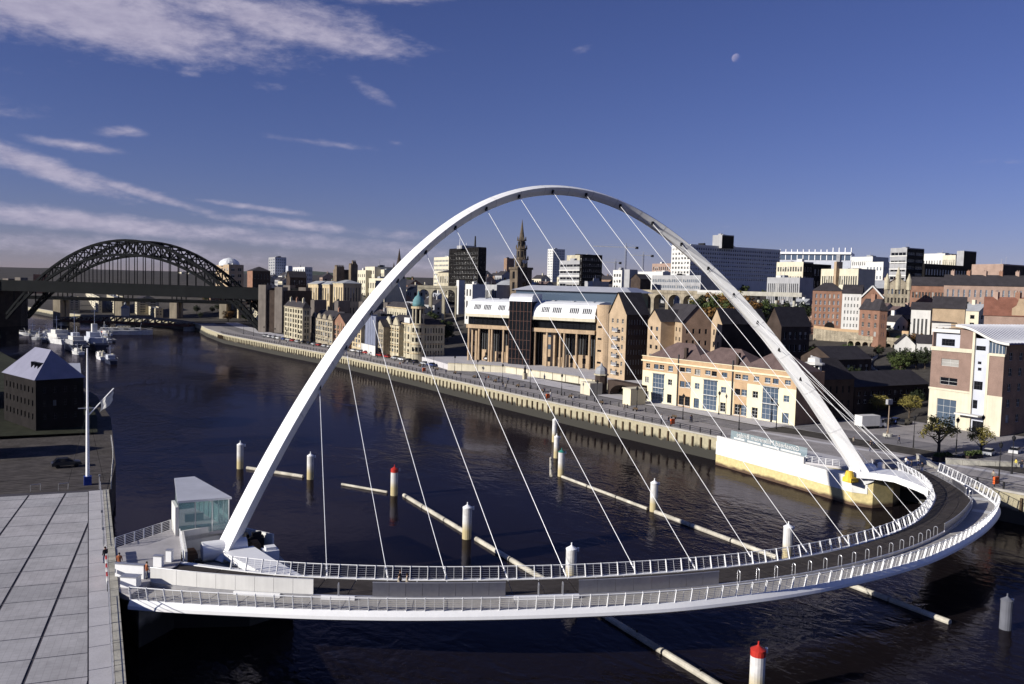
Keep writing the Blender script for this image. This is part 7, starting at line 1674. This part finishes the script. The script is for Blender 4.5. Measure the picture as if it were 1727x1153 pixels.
belt(14, 330, 420, 600, 760, ('round_green', 'autumn', 'round_dark'), 'on the bank by the foot of the steel arch', 'trees by the steel arch', 0.6, 1.0)
for nm in [k for k in PROTO if k not in USED]:
    for ch in list(PROTO[nm].children): bpy.data.objects.remove(ch)
    bpy.data.objects.remove(PROTO[nm])
# ---------------------------------------------------------------- lamps, railings and furniture on the north quay
GQ = lambda x, y: interp(GN, x-qn(y))+0.03
ys_ = [39+3*k for k in range(125)]
straight_rail('quay_railing', 'dark iron railing with round posts along the north quay edge', [(qn(y)+0.35, y) for y in ys_], 5.26, 1.15, darkmetal, 3.0, 3, pw=0.16, r=0.03, zf=lambda x, y: 5.26)
straight_rail('quay_railing', 'dark iron railing along the quay edge right of the footbridge landing', [(qn(y)+0.35, y) for y in (-8, -12, -16, -20, -24, -30, -36)], 5.26, 1.15, darkmetal, 3.6, 3, pw=0.22, r=0.03, zf=lambda x, y: 5.26)
def lamp(p, h, label, grp=None, globe=False):
    root = thing('street_lamp', label, 'street lamp', p, grp); q = MB(); q.lathe((p[0], p[1], p[2]), [(0.2, 0), (0.2, 0.5), (0.12, 0.6), (0.1, h*0.45), (0.14, h*0.46), (0.07, h*0.5), (0.06, h)], 8); q.build('post', darkmetal, root)
    q = MB(); q.lathe((p[0], p[1], p[2]+h), [(0.12, 0), (0.3, 0.35), (0.34, 0.7), (0.1, 0.95), (0.04, 1.15)], 8); q.build('lantern', framew if globe else darkmetal, root)
    return root
n = 0
for (px, py) in ((1300, 712), (1212, 700), (1246, 748-22), (1309, 724)):
    p = att(px, py); lamp(p, 5.0, ('lamp post in front of the right bay of the apartment block', 'lamp post in front of the left brick strip of the apartment block', 'lamp post on the promenade in front of the lettered glass', 'lamp post at the right corner of the apartment block')[n]); n += 1
for k, (px, py, h) in enumerate(((1540, 758, 6), (1612, 768, 6.5), (1655, 762, 6.5), (1684, 815, 6), (1706, 800, 6))):
    p = at(px, py, 5.5); lamp(p, h, ('slim lamp post left of the plaza tree', 'lamp post with small sign right of the plaza tree', 'lamp post before the office entrance', 'lamp post behind the orange lifebelt stand', 'lamp post nearest the right edge of the plaza')[k])
for k in range(22):
    y = 60+k*16; x = qn(y)+9.6; lamp(Vector((x, y, GQ(x, y))), 5.2, 'slim dark lamp post in the row along the north promenade', 'lamp posts along the promenade')
def floodlight():
    p = att(1497, 736); root = thing('floodlight_mast', 'floodlight mast on a pale round concrete base in the plaza', 'floodlight', p)
    q = MB(); q.cyl((p.x, p.y), 1.0, 1.0, p.z-0.2, p.z+0.7, 16); q.build('concrete_base', concrete, root); q = MB(); q.cyl((p.x, p.y), 0.14, 0.1, p.z+0.7, p.z+7.6, 8); q.build('mast', mat('mast_brown', (0.25, 0.19, 0.14), 0.7), root)
    for dx in (-0.5, 0.3): q = MB(); q.box(p.x+dx-0.35, p.x+dx+0.35, p.y-0.3, p.y+0.3, p.z+7.1, p.z+8.2); q.build('lamp_head', greywall, root)
floodlight()
for k, (px, py) in enumerate(((1422 - 0, 790), (1660, 806))): pass
def life_ring(p, label):
    root = thing('lifebelt_stand', label, 'lifebelt stand', p); q = MB(); q.box(p[0]-0.55, p[0]+0.55, p[1]-0.18, p[1]+0.18, p[2]+0.5, p[2]+1.7); q.build('orange_box', orange, root); q = MB(); q.bar((p[0], p[1]+0.2, p[2]), (p[0], p[1]+0.2, p[2]+1.6), 0.1, 0.1); q.build('post', darkmetal, root)
for k, (y, lab) in enumerate(((-14.5, 'orange lifebelt stand on the railing right of the footbridge'), (54, 'orange lifebelt stand on the quay in front of the apartment block'), (102, 'orange lifebelt stand on the quay below the terrace wall'), (178, 'orange lifebelt stand on the quay below the domed building'))): life_ring((qn(y)+0.9, y, 5.26), lab)
for k in range(26):
    y = 70+k*3.4; x = qn(y)+10.2; t = thing('bollard', 'dark bollard in the row between promenade and quay road', 'bollard', (x, y, GQ(x, y)), 'bollards along the quay road'); q = MB(); q.lathe((x, y, GQ(x, y)), [(0.14, 0), (0.12, 0.8), (0.17, 0.85), (0.15, 1.0), (0.04, 1.08)], 8); q.build('shaft', darkmetal, t)
# low walls and planters in the plaza, landing of the deck
def north_landing():
    q = MB(); P = [(112.0, -2.0, 6.30), (119.2, -4.8, 6.30), (125.5, 3.0, 5.72), (118.5, 8.5, 5.70)]; n_ = len(P)
    q.add(P+[(x, y, 4.6) for x, y, z in P], [(0, 1, 2, 3), (0, 4, 5, 1), (1, 5, 6, 2), (2, 6, 7, 3), (3, 7, 4, 0)]); tag(q.build('landing_ramp', setts), 'paved ramp from the north end of the deck onto the plaza', kind='structure')
    for a, b_, lab in (((119.6, -4.6), (127.5, 5.0), 'grey stone wall on the right of the landing ramp'), ((128.5, 0.0), (140, -8.5), 'pale low stone wall dividing the plaza from the quay at right')):
        d = Vector((b_[0]-a[0], b_[1]-a[1], 0)); nn = Vector((-d.y, d.x, 0)).normalized()*0.5; t = thing('plaza_wall', lab, 'wall', (a[0], a[1], 5.3)); k = 5
        for i in range(k): q = MB(); q.obox(Vector((a[0], a[1], 5.2))+d*i/k, d*(1/k-0.004), nn, (0, 0, 1.35)); q.build('stone_block', concrete, t)
        q = MB(); q.obox(Vector((a[0], a[1], 6.55))-nn*0.15, d, nn*1.3, (0, 0, 0.14)); q.build('coping', kerb, t)
    for (px, py, lab) in ((1590, 778, 'dark planter hedge left of the lamp post with sign'), (1640, 775, 'dark planter beside the pale plaza wall')):
        p = at(px, py, 5.5); t = thing('planter', lab, 'planter', p); q = MB(); q.box(p.x-2.2, p.x+2.2, p.y-0.7, p.y+0.7, 5.4, 6.4); q.build('box', darkbrick, t)
        g = MB(); rr = random.Random(int(px))
        for k in range(260): c = Vector((p.x+rr.uniform(-2.1, 2.1), p.y+rr.uniform(-0.6, 0.6), 6.4+rr.uniform(0, 0.6))); w = 0.22; a = rr.random()*6; g.add([c, c+Vector((math.cos(a)*w, math.sin(a)*w, 0.05)), c+Vector((math.cos(a)*w, math.sin(a)*w, 0.3)), c+Vector((0, 0, 0.25))], [(0, 1, 2, 3)])
        g.build('foliage', LG, t)
north_landing()
# ---------------------------------------------------------------- railing, lamps and signs on the south square
straight_rail('square_railing', 'grey post railing along the river edge of the south square, upriver part', [(qs(y)-1.05, y) for y in (2.8, 8, 14, 20, 26, 30.2)], 6.5, 1.25, steel, 2.2, 4, pw=0.09)
straight_rail('square_railing', 'grey post railing along the river edge of the south square, near part', [(qs(y)-0.9, y) for y in (-13.5, -20, -28, -36, -44)], 6.5, 1.25, steel, 2.2, 4, pw=0.09)
tape = thing('striped_barrier', 'red and white striped barrier at the start of the footbridge', 'barrier', (qs(-6)-0.95, -6, 6.5))
for k in range(9):
    y = -11.8+k*1.35; q = MB(); q.box(qs(y)-1.0, qs(y)-0.88, y, y+1.3, 7.2, 7.55); q.build('stripe', ironred if k % 2 else whitewall, tape)
    if k % 2 == 0: q = MB(); q.box(qs(y)-0.98, qs(y)-0.9, y, y+0.1, 6.5, 7.2); q.build('leg', darkmetal, tape)
for k, (y, lab) in enumerate(((31.0, 'slim steel post at the far corner of the square'), (11, 'low steel post midway along the square railing'), (3.4, 'post with lifebelt where the square meets the approach platform'))):
    x = qs(y)-1.15; t = thing('steel_post', lab, 'post', (x, y, 6.5)); q = MB(); q.cyl((x, y), 0.07, 0.06, 6.5, 8.3, 8); q.build('post', steel, t); q = MB(); q.box(x-0.12, x+0.12, y-0.12, y+0.12, 8.3, 8.6); q.build('head', greywall, t)
# ---------------------------------------------------------------- vehicles
glassd = gdark; tyre = mat('tyre', (0.015, 0.015, 0.015), 0.8)
CARP = [mat('car_%s' % n, c, 0.3, 0.0, var=0.03, spec=0.6) for n, c in (('white', (0.62, 0.62, 0.62)), ('red', (0.30, 0.025, 0.02)), ('silver', (0.36, 0.37, 0.39)), ('black', (0.015, 0.015, 0.018)), ('blue', (0.03, 0.05, 0.16)), ('green', (0.02, 0.07, 0.045)))]
CN = ('white', 'red', 'silver', 'black', 'dark blue', 'dark green')
def car_meshes():
    L_, W_ = 4.2, 1.7
    prof = [(-2.1, 0.35), (-2.1, 0.8), (-1.9, 0.95), (1.0, 0.95), (1.9, 0.82), (2.1, 0.6), (2.1, 0.35)]; cab = [(-1.75, 0.95), (-1.35, 1.42), (0.25, 1.42), (1.0, 0.95)]
    def ext(pr, w0, w1):
        q = MB(); n = len(pr); zmin = min(z for _, z in pr); zmax = max(z for _, z in pr); f = lambda z: lerp(w0, w1, (z-zmin)/(zmax-zmin))
        q.add([(x, -f(z)/2, z) for x, z in pr]+[(x, f(z)/2, z) for x, z in pr], [tuple(range(n-1, -1, -1)), tuple(range(n, 2*n))]+[(k, (k+1) % n, n+(k+1) % n, n+k) for k in range(n)]); return q
    body = [ext(prof, W_, W_*0.96).mesh('body', m) for m in CARP]; cabm = ext(cab, W_*0.94, W_*0.76).mesh('cabin_glass', gdark)
    roofs = [MB().box(-1.3, 0.2, -0.62, 0.62, 1.4, 1.46).mesh('roof_panel', m) for m in CARP]
    w = MB(); n = 12; w.add([(0.31*math.cos(2*math.pi*k/n), s, 0.31*math.sin(2*math.pi*k/n)) for s in (-0.1, 0.1) for k in range(n)], [tuple(range(n)), tuple(range(2*n-1, n-1, -1))]+[(k, n+k, n+(k+1) % n, (k+1) % n) for k in range(n)]); wheel = w.mesh('wheel', tyre)
    return body, cabm, roofs, wheel
BODY, CAB_, ROOFP, WHEEL = car_meshes()
def car(p, rz, ci, label, grp=None):
    root = thing('parked_car', label, 'car', p, grp)
    def ch(nm, me, l=(0, 0, 0)): o = bpy.data.objects.new(nm, me); COL.objects.link(o); o.parent = root; o.location = l
    root.rotation_euler = (0, 0, rz); ch('body', BODY[ci]); ch('cabin_glass', CAB_); ch('roof_panel', ROOFP[ci])
    for x in (-1.3, 1.3):
        for y in (-0.8, 0.8): ch('wheel', WHEEL, (x, y, 0.31))
    return root
rc = random.Random(21); ci_seen = {}
y = 196.0; k = 0
while y < 372:
    x = qn(y)+13.0+rc.uniform(-0.2, 0.2); ci = rc.choice((0, 0, 1, 2, 3, 4, 2)); wh = 'opposite the domed building' if y < 235 else ('opposite the scaffolded building' if y < 262 else ('below the stone gabled row' if y < 320 else 'near the foot of the steel arch'))
    car(Vector((x, y, interp(GN, 13)+0.03)), math.pi/2+math.radians(9)+rc.uniform(-.03, .03), ci, '%s car parked on the quay road %s' % (CN[ci], wh), 'cars parked along the quay road'); y += 5.4+rc.random()*2.4; k += 1
car(att(822, 615)+Vector((0, 0, 2.0)), 0.6, 0, 'white car parked on the courthouse terrace'); 
car(at(112, 787, 5.95), 0.1, 3, 'black car standing on the dark lower quay by the flag mast')
car(at(1712, 765, 5.75), 0.35, 0, 'pale car in the shade at the right edge of the plaza'); car(at(1668, 768, 5.75), 0.35, 2, 'silver car half in the arch shadow in the plaza')
for k, (px, py) in enumerate(((1288, 525), (1306, 522), (1330, 521), (1278, 528))):
    p = atd(px, py, 345); p.z = max(gz(p.x, p.y), 0); car(p, -0.3, (0, 0, 0, 2)[k], ('second', 'third', 'rightmost', 'leftmost')[k]+' of the pale cars parked above the dark warehouses')
for k, (px, py) in enumerate(((1424, 562), (1442, 565), (1460, 567))):
    p = att(px, py+6); car(p, -0.4, (3, 2, 3)[k], ('left', 'middle', 'right')[k]+' car parked on the climbing road below the red warehouse')
for k, (px, py) in enumerate(((1500, 716), (1512, 714), (1526, 716))):
    car(att(px, py), 0.2, (3, 4, 3)[k], ('left', 'middle', 'right')[k]+' one of three dark cars parked in the shade right of the van')
def van(p, rz, label, l=7.2, w=2.4, h=3.1):
    root = thing('box_van', label, 'van', p); root.rotation_euler = (0, 0, rz)
    def ch(q, nm, m): o = bpy.data.objects.new(nm, q.mesh(nm, m)); COL.objects.link(o); o.parent = root; return o
    ch(MB().box(-l/2, l*0.22, -w/2, w/2, 0.7, h), 'cargo_box', whitewall); q = MB(); n = 6
    pr = [(l*0.23, 0.45), (l*0.5, 0.45), (l*0.5, 1.15), (l*0.42, 1.35), (l*0.36, 2.2), (l*0.23, 2.25)]; q.add([(x, -w*0.45, z) for x, z in pr]+[(x, w*0.45, z) for x, z in pr], [tuple(range(n)), tuple(range(2*n-1, n-1, -1))]+[(k, n+k, n+(k+1) % n, (k+1) % n) for k in range(n)]); ch(q, 'cab', whitewall)
    q = MB(); q.box(l*0.3, l*0.385, -w*0.46, w*0.46, 1.4, 2.1); ch(q, 'cab_window', gdark); ch(MB().box(-l/2+0.1, l*0.5-0.2, -w*0.4, w*0.4, 0.4, 0.7), 'chassis', darkmetal)
    for x in (-l*0.3, l*0.36):
        for yy in (-w*0.42, w*0.42): o = bpy.data.objects.new('wheel', WHEEL); COL.objects.link(o); o.parent = root; o.location = (x, yy, 0.4); o.scale = (1.3, 1.5, 1.3)
    return root
van(att(1468, 722), -0.15, 'white box van parked behind the arch foot in the plaza')
van(att(838, 612)+Vector((0, 0, 1.9)), 0.5, 'white van parked on the courthouse terrace', 5.0, 2.0, 2.4)
# ---------------------------------------------------------------- people
SKIN = mat('skin', (0.45, 0.28, 0.2), 0.6, var=0.05)
CLO = {n: mat('cloth_'+n, c, 0.9, var=0.15, scale=4) for n, c in (('beige', (0.38, 0.33, 0.26)), ('dark', (0.03, 0.03, 0.035)), ('navy', (0.03, 0.04, 0.10)), ('rust', (0.32, 0.11, 0.05)), ('grey', (0.2, 0.2, 0.21)), ('yellow', (0.60, 0.50, 0.10)), ('white', (0.6, 0.6, 0.58)))}
def body_mesh(name, coat, legs, stride=0.18, reach=0.0):
    "one continuous skinned figure, 1.74 m tall, facing +X"
    V_ = [(0, 0, 0.95), (0, 0, 1.2), (0, 0, 1.42), (0.01, 0, 1.52), (0.02, 0, 1.63), (0.02, 0, 1.74),
          (0, 0.1, 0.9), (stride, 0.1, 0.5), (stride*0.7, 0.1, 0.07), (stride*0.7+0.18, 0.1, 0.03), (0, -0.1, 0.9), (-stride*0.4, -0.1, 0.5), (-stride*1.3, -0.1, 0.08), (-stride*1.3+0.17, -0.1, 0.03),
          (0, 0.2, 1.4), (-0.02-stride*0.3, 0.26, 1.14), (0.1-stride*0.3+reach, 0.26, 0.92), (0.13-stride*0.3+reach, 0.26, 0.84), (0, -0.2, 1.4), (stride*0.3, -0.26, 1.14), (stride*0.6+0.1+reach, -0.25, 0.93), (stride*0.6+0.14+reach, -0.25, 0.85)]
    E_ = [(0, 1), (1, 2), (2, 3), (3, 4), (4, 5), (0, 6), (6, 7), (7, 8), (8, 9), (0, 10), (10, 11), (11, 12), (12, 13), (2, 14), (14, 15), (15, 16), (16, 17), (2, 18), (18, 19), (19, 20), (20, 21)]
    R_ = [(.16, .13), (.17, .13), (.16, .11), (.055, .055), (.10, .09), (.06, .055), (.10, .10), (.075, .075), (.05, .05), (.04, .035), (.10, .10), (.075, .075), (.05, .05), (.04, .035), (.07, .07), (.055, .055), (.042, .042), (.035, .03), (.07, .07), (.055, .055), (.042, .042), (.035, .03)]
    me = bpy.data.meshes.new(name); me.from_pydata(V_, E_, []); o = bpy.data.objects.new(name, me); COL.objects.link(o)
    sk = o.modifiers.new('skin', 'SKIN'); me.skin_vertices.new() if not me.skin_vertices else None
    for i, rr in enumerate(R_): me.skin_vertices[0].data[i].radius = rr
    me.skin_vertices[0].data[0].use_root = True; sub = o.modifiers.new('sub', 'SUBSURF'); sub.levels = sub.render_levels = 1
    dg = bpy.context.evaluated_depsgraph_get(); dg.update(); res = bpy.data.meshes.new_from_object(o.evaluated_get(dg)); bpy.data.objects.remove(o)
    res.materials.clear(); [res.materials.append(m) for m in (SKIN, coat, legs, CLO['dark'])]
    for p in res.polygons:
        c = p.center; hand = abs(c.y) > 0.19 and c.z < 0.9
        p.material_index = 0 if (c.z > 1.47 or hand) else (1 if c.z > 0.82 else (2 if c.z > 0.1 else 3)); p.use_smooth = True
    return res
BM = [body_mesh('person_body', CLO['beige'], CLO['dark']), body_mesh('person_body', CLO['dark'], CLO['navy'], 0.12), body_mesh('person_body', CLO['rust'], CLO['grey'], 0.1), body_mesh('person_body', CLO['navy'], CLO['dark'], 0.22), body_mesh('person_body', CLO['yellow'], CLO['grey'], 0.15), body_mesh('person_body', CLO['white'], CLO['navy'], 0.2)]
hq = MB(); hq.lathe((0.005, 0, 1.60), [(0.098, 0), (0.106, 0.07), (0.09, 0.13), (0.04, 0.165)], 10); HAIR = hq.mesh('hair', mat('hair', (0.04, 0.025, 0.015), 0.8))
def person(p, rz, k, label, s=1.0, grp=None):
    root = thing('person', label, 'person', p, grp); root.rotation_euler = (0, 0, rz); root.scale = (s, s, s)
    for nm, me in (('body', BM[k]), ('hair', HAIR)): o = bpy.data.objects.new(nm, me); COL.objects.link(o); o.parent = root
    return root
def on_deck(px, t): i = min(range(150), key=lambda j: abs(pix(cross(j, t, ZF))[0]-px)); return cross(i, t, ZF if t > TM else ZC), math.atan2(*(cross(i+1, t, 0)-cross(i, t, 0)).yx)
p, a = on_deck(672, 0.55); person(p, a, 0, 'person in pale coat walking on the footbridge, left of the pair', 1.02)
p, a = on_deck(681, 0.56); person(p, a, 0, 'person in beige jacket walking on the footbridge, right of the pair', 1.05)
p, a = on_deck(679, 0.70); person(p, a, 1, 'person in dark clothes walking behind the pair on the footbridge', 1.03)
p = Vector((-11.6, -5.6, 6.48)); person(p, 1.2, 2, 'person in rust-brown jacket standing by the striped barrier'); person(Vector((-9.4, -9.6, 6.48)), 0.2, 2, 'person in brown top at the start of the cycleway'); person(Vector((-12.75, -3.0, 6.5)), 2.0, 1, 'dark-clothed person at the square railing by the platform')
for k, (x, y) in enumerate(((113.6, -3.6), (114.8, -2.0), (113.2, -1.6), (115.9, -3.2), (116.2, -0.6), (114.2, -5.2))):
    z = 6.32 if y < -2.6 else 6.2; person(Vector((x, y, z)), 2.2+k, (1, 3, 1, 3, 5, 1)[k], ('dark-clothed walker at the front of the group where the deck lands', 'navy-clad walker in the group where the deck lands', 'dark-clothed walker at the left of the group where the deck lands', 'navy-clad walker at the right of the group where the deck lands', 'white-topped walker behind the group where the deck lands', 'dark-clothed walker stepping onto the deck')[k])
for k, (px, py, c, lab) in enumerate(((1468, 757, 1, 'dark-clothed person left of the two crossing the plaza behind the arch foot'), (1474, 756, 3, 'navy-clad person right of the two crossing the plaza behind the arch foot'), (1713, 789, 4, 'person in yellow jacket near the right edge of the plaza'), (1723, 791, 1, 'dark-clothed person at the right edge beside the yellow jacket'), (1003, 708-32, 1, 'dark-clothed walker on the promenade below the terrace wall'), (857, 645, 3, 'navy-clad walker on the promenade in front of the courthouse'), (841, 644, 1, 'dark walker left of the navy-clad one on the promenade'))):
    p = att(px, py); p.z = interp(GN, p.x-qn(p.y))+0.04; person(p, k*1.3, c, lab)
p = att(885, 640); st = thing('statue_column', 'small dark statue on a pale plinth beside the quay road', 'statue', p); q = MB(); q.box(p.x-0.6, p.x+0.6, p.y-0.6, p.y+0.6, p.z-0.2, p.z+2.2); q.build('plinth', palesand, st); q = MB(); q.lathe((p.x, p.y, p.z+2.2), [(0.5, 0), (0.35, 0.8), (0.45, 1.6), (0.15, 2.0), (0.2, 2.3), (0.02, 2.6)], 8); q.build('figure', darkmetal, st)
CW = ('beige-coated', 'dark-clothed', 'rust-jacketed', 'navy-clad', 'yellow-jacketed', 'white-topped')
rp_ = random.Random(17)
for k in range(34):
    y = rp_.uniform(42, 330); x = qn(y)+rp_.uniform(1.5, 9.2); c = rp_.choice((0, 1, 1, 3, 3, 5, 2)); wh = 'in front of the apartment block' if y < 92 else ('below the courthouse terrace' if y < 180 else ('below the domed building' if y < 240 else 'below the old stone row'))
    person(Vector((x, y, GQ(x, y))), rp_.choice((1.5, -1.6))+rp_.uniform(-.3, .3), c, '%s stroller on the promenade %s' % (CW[c], wh), 1.0, 'strollers on the north promenade')
for k in range(10):
    y = rp_.uniform(-34, 34); x = qn(y)+rp_.uniform(4, 30); c = rp_.choice((0, 1, 3, 5))
    if x < 126 and -6 < y < 14: continue
    person(Vector((x, y, GQ(x, y))), rp_.uniform(0, 6), c, '%s person crossing the plaza near the office building' % CW[c], 1.0, 'people crossing the plaza')
for k in range(12):
    y = 62+k*13.5; x = qn(y)+8.6; z = GQ(x, y); t = thing('bench', 'dark timber bench in the row facing the river on the promenade', 'bench', (x, y, z), 'benches along the promenade')
    q = MB(); q.box(x-0.25, x+0.25, y-0.9, y+0.9, z+0.42, z+0.48); q.build('seat', timber, t); q = MB(); q.box(x+0.22, x+0.28, y-0.9, y+0.9, z+0.5, z+0.9); q.build('backrest', timber, t)
    for s_ in (-0.7, 0.7): q = MB(); q.box(x-0.2, x+0.24, y+s_-0.04, y+s_+0.04, z, z+0.42); q.build('leg', darkmetal, t)
# ---------------------------------------------------------------- moon
mp = C0+ray(1242, 98).normalized()*30000; q = MB(); ms = 30000*7.2/FOC
prof = [(math.sin(math.pi*k/16)*ms+1e-3, -math.cos(math.pi*k/16)*ms) for k in range(17)]; q.lathe((mp.x, mp.y, mp.z), prof, 32)
mm = bpy.data.materials.new('moon_light'); mm.use_nodes = True; nt = mm.node_tree; nt.nodes.clear()     # the sky's own light lies in front of the moon: its grey adds to the blue
_o = nt.nodes.new('ShaderNodeOutputMaterial'); _a = nt.nodes.new('ShaderNodeAddShader'); _t = nt.nodes.new('ShaderNodeBsdfTransparent'); _d = nt.nodes.new('ShaderNodeBsdfDiffuse'); _n = nt.nodes.new('ShaderNodeTexNoise'); _n.inputs['Scale'].default_value = 0.012; _g = nt.nodes.new('ShaderNodeNewGeometry'); _r = nt.nodes.new('ShaderNodeMix'); _r.data_type = 'RGBA'
nt.links.new(_g.outputs['Position'], _n.inputs['Vector']); nt.links.new(_n.outputs[0], _r.inputs[0]); _r.inputs[6].default_value = (0.07, 0.055, 0.05, 1); _r.inputs[7].default_value = (0.14, 0.115, 0.10, 1)
nt.links.new(_r.outputs[2], _d.inputs['Color']); nt.links.new(_t.outputs[0], _a.inputs[0]); nt.links.new(_d.outputs[0], _a.inputs[1]); nt.links.new(_a.outputs[0], _o.inputs[0])
q.f = [f for f in q.f if len(f) < 5]; q.m = [0]*len(q.f)
# only the half towards the viewer, or the far side would add its light twice
view = (mp-C0).normalized()
q.f = [f for f in q.f if (sum((Vector(q.v[i]) for i in f), Vector((0, 0, 0)))/len(f)-mp).dot(view) < 0]; q.m = [0]*len(q.f)
tag(q.build('moon', mm, None, True, loc=(mp.x, mp.y, mp.z)), 'pale daytime moon high in the blue sky', 'moon')
# ---------------------------------------------------------------- thin autumn haze over the town
def haze():
    hz = MB(); hz.box(-9500, 9500, -600, 10500, -3, 190); m = bpy.data.materials.new('haze_air'); m.use_nodes = True; nt = m.node_tree; nt.nodes.clear()
    o = nt.nodes.new('ShaderNodeOutputMaterial'); v = nt.nodes.new('ShaderNodeVolumePrincipled'); v.inputs['Color'].default_value = (0.80, 0.82, 1.0, 1); v.inputs['Density'].default_value = 0.000009; v.inputs['Anisotropy'].default_value = 0.0
    nt.links.new(v.outputs[0], o.inputs['Volume']); tag(hz.build('haze', m), 'thin autumn haze over river and town', kind='stuff')
haze()
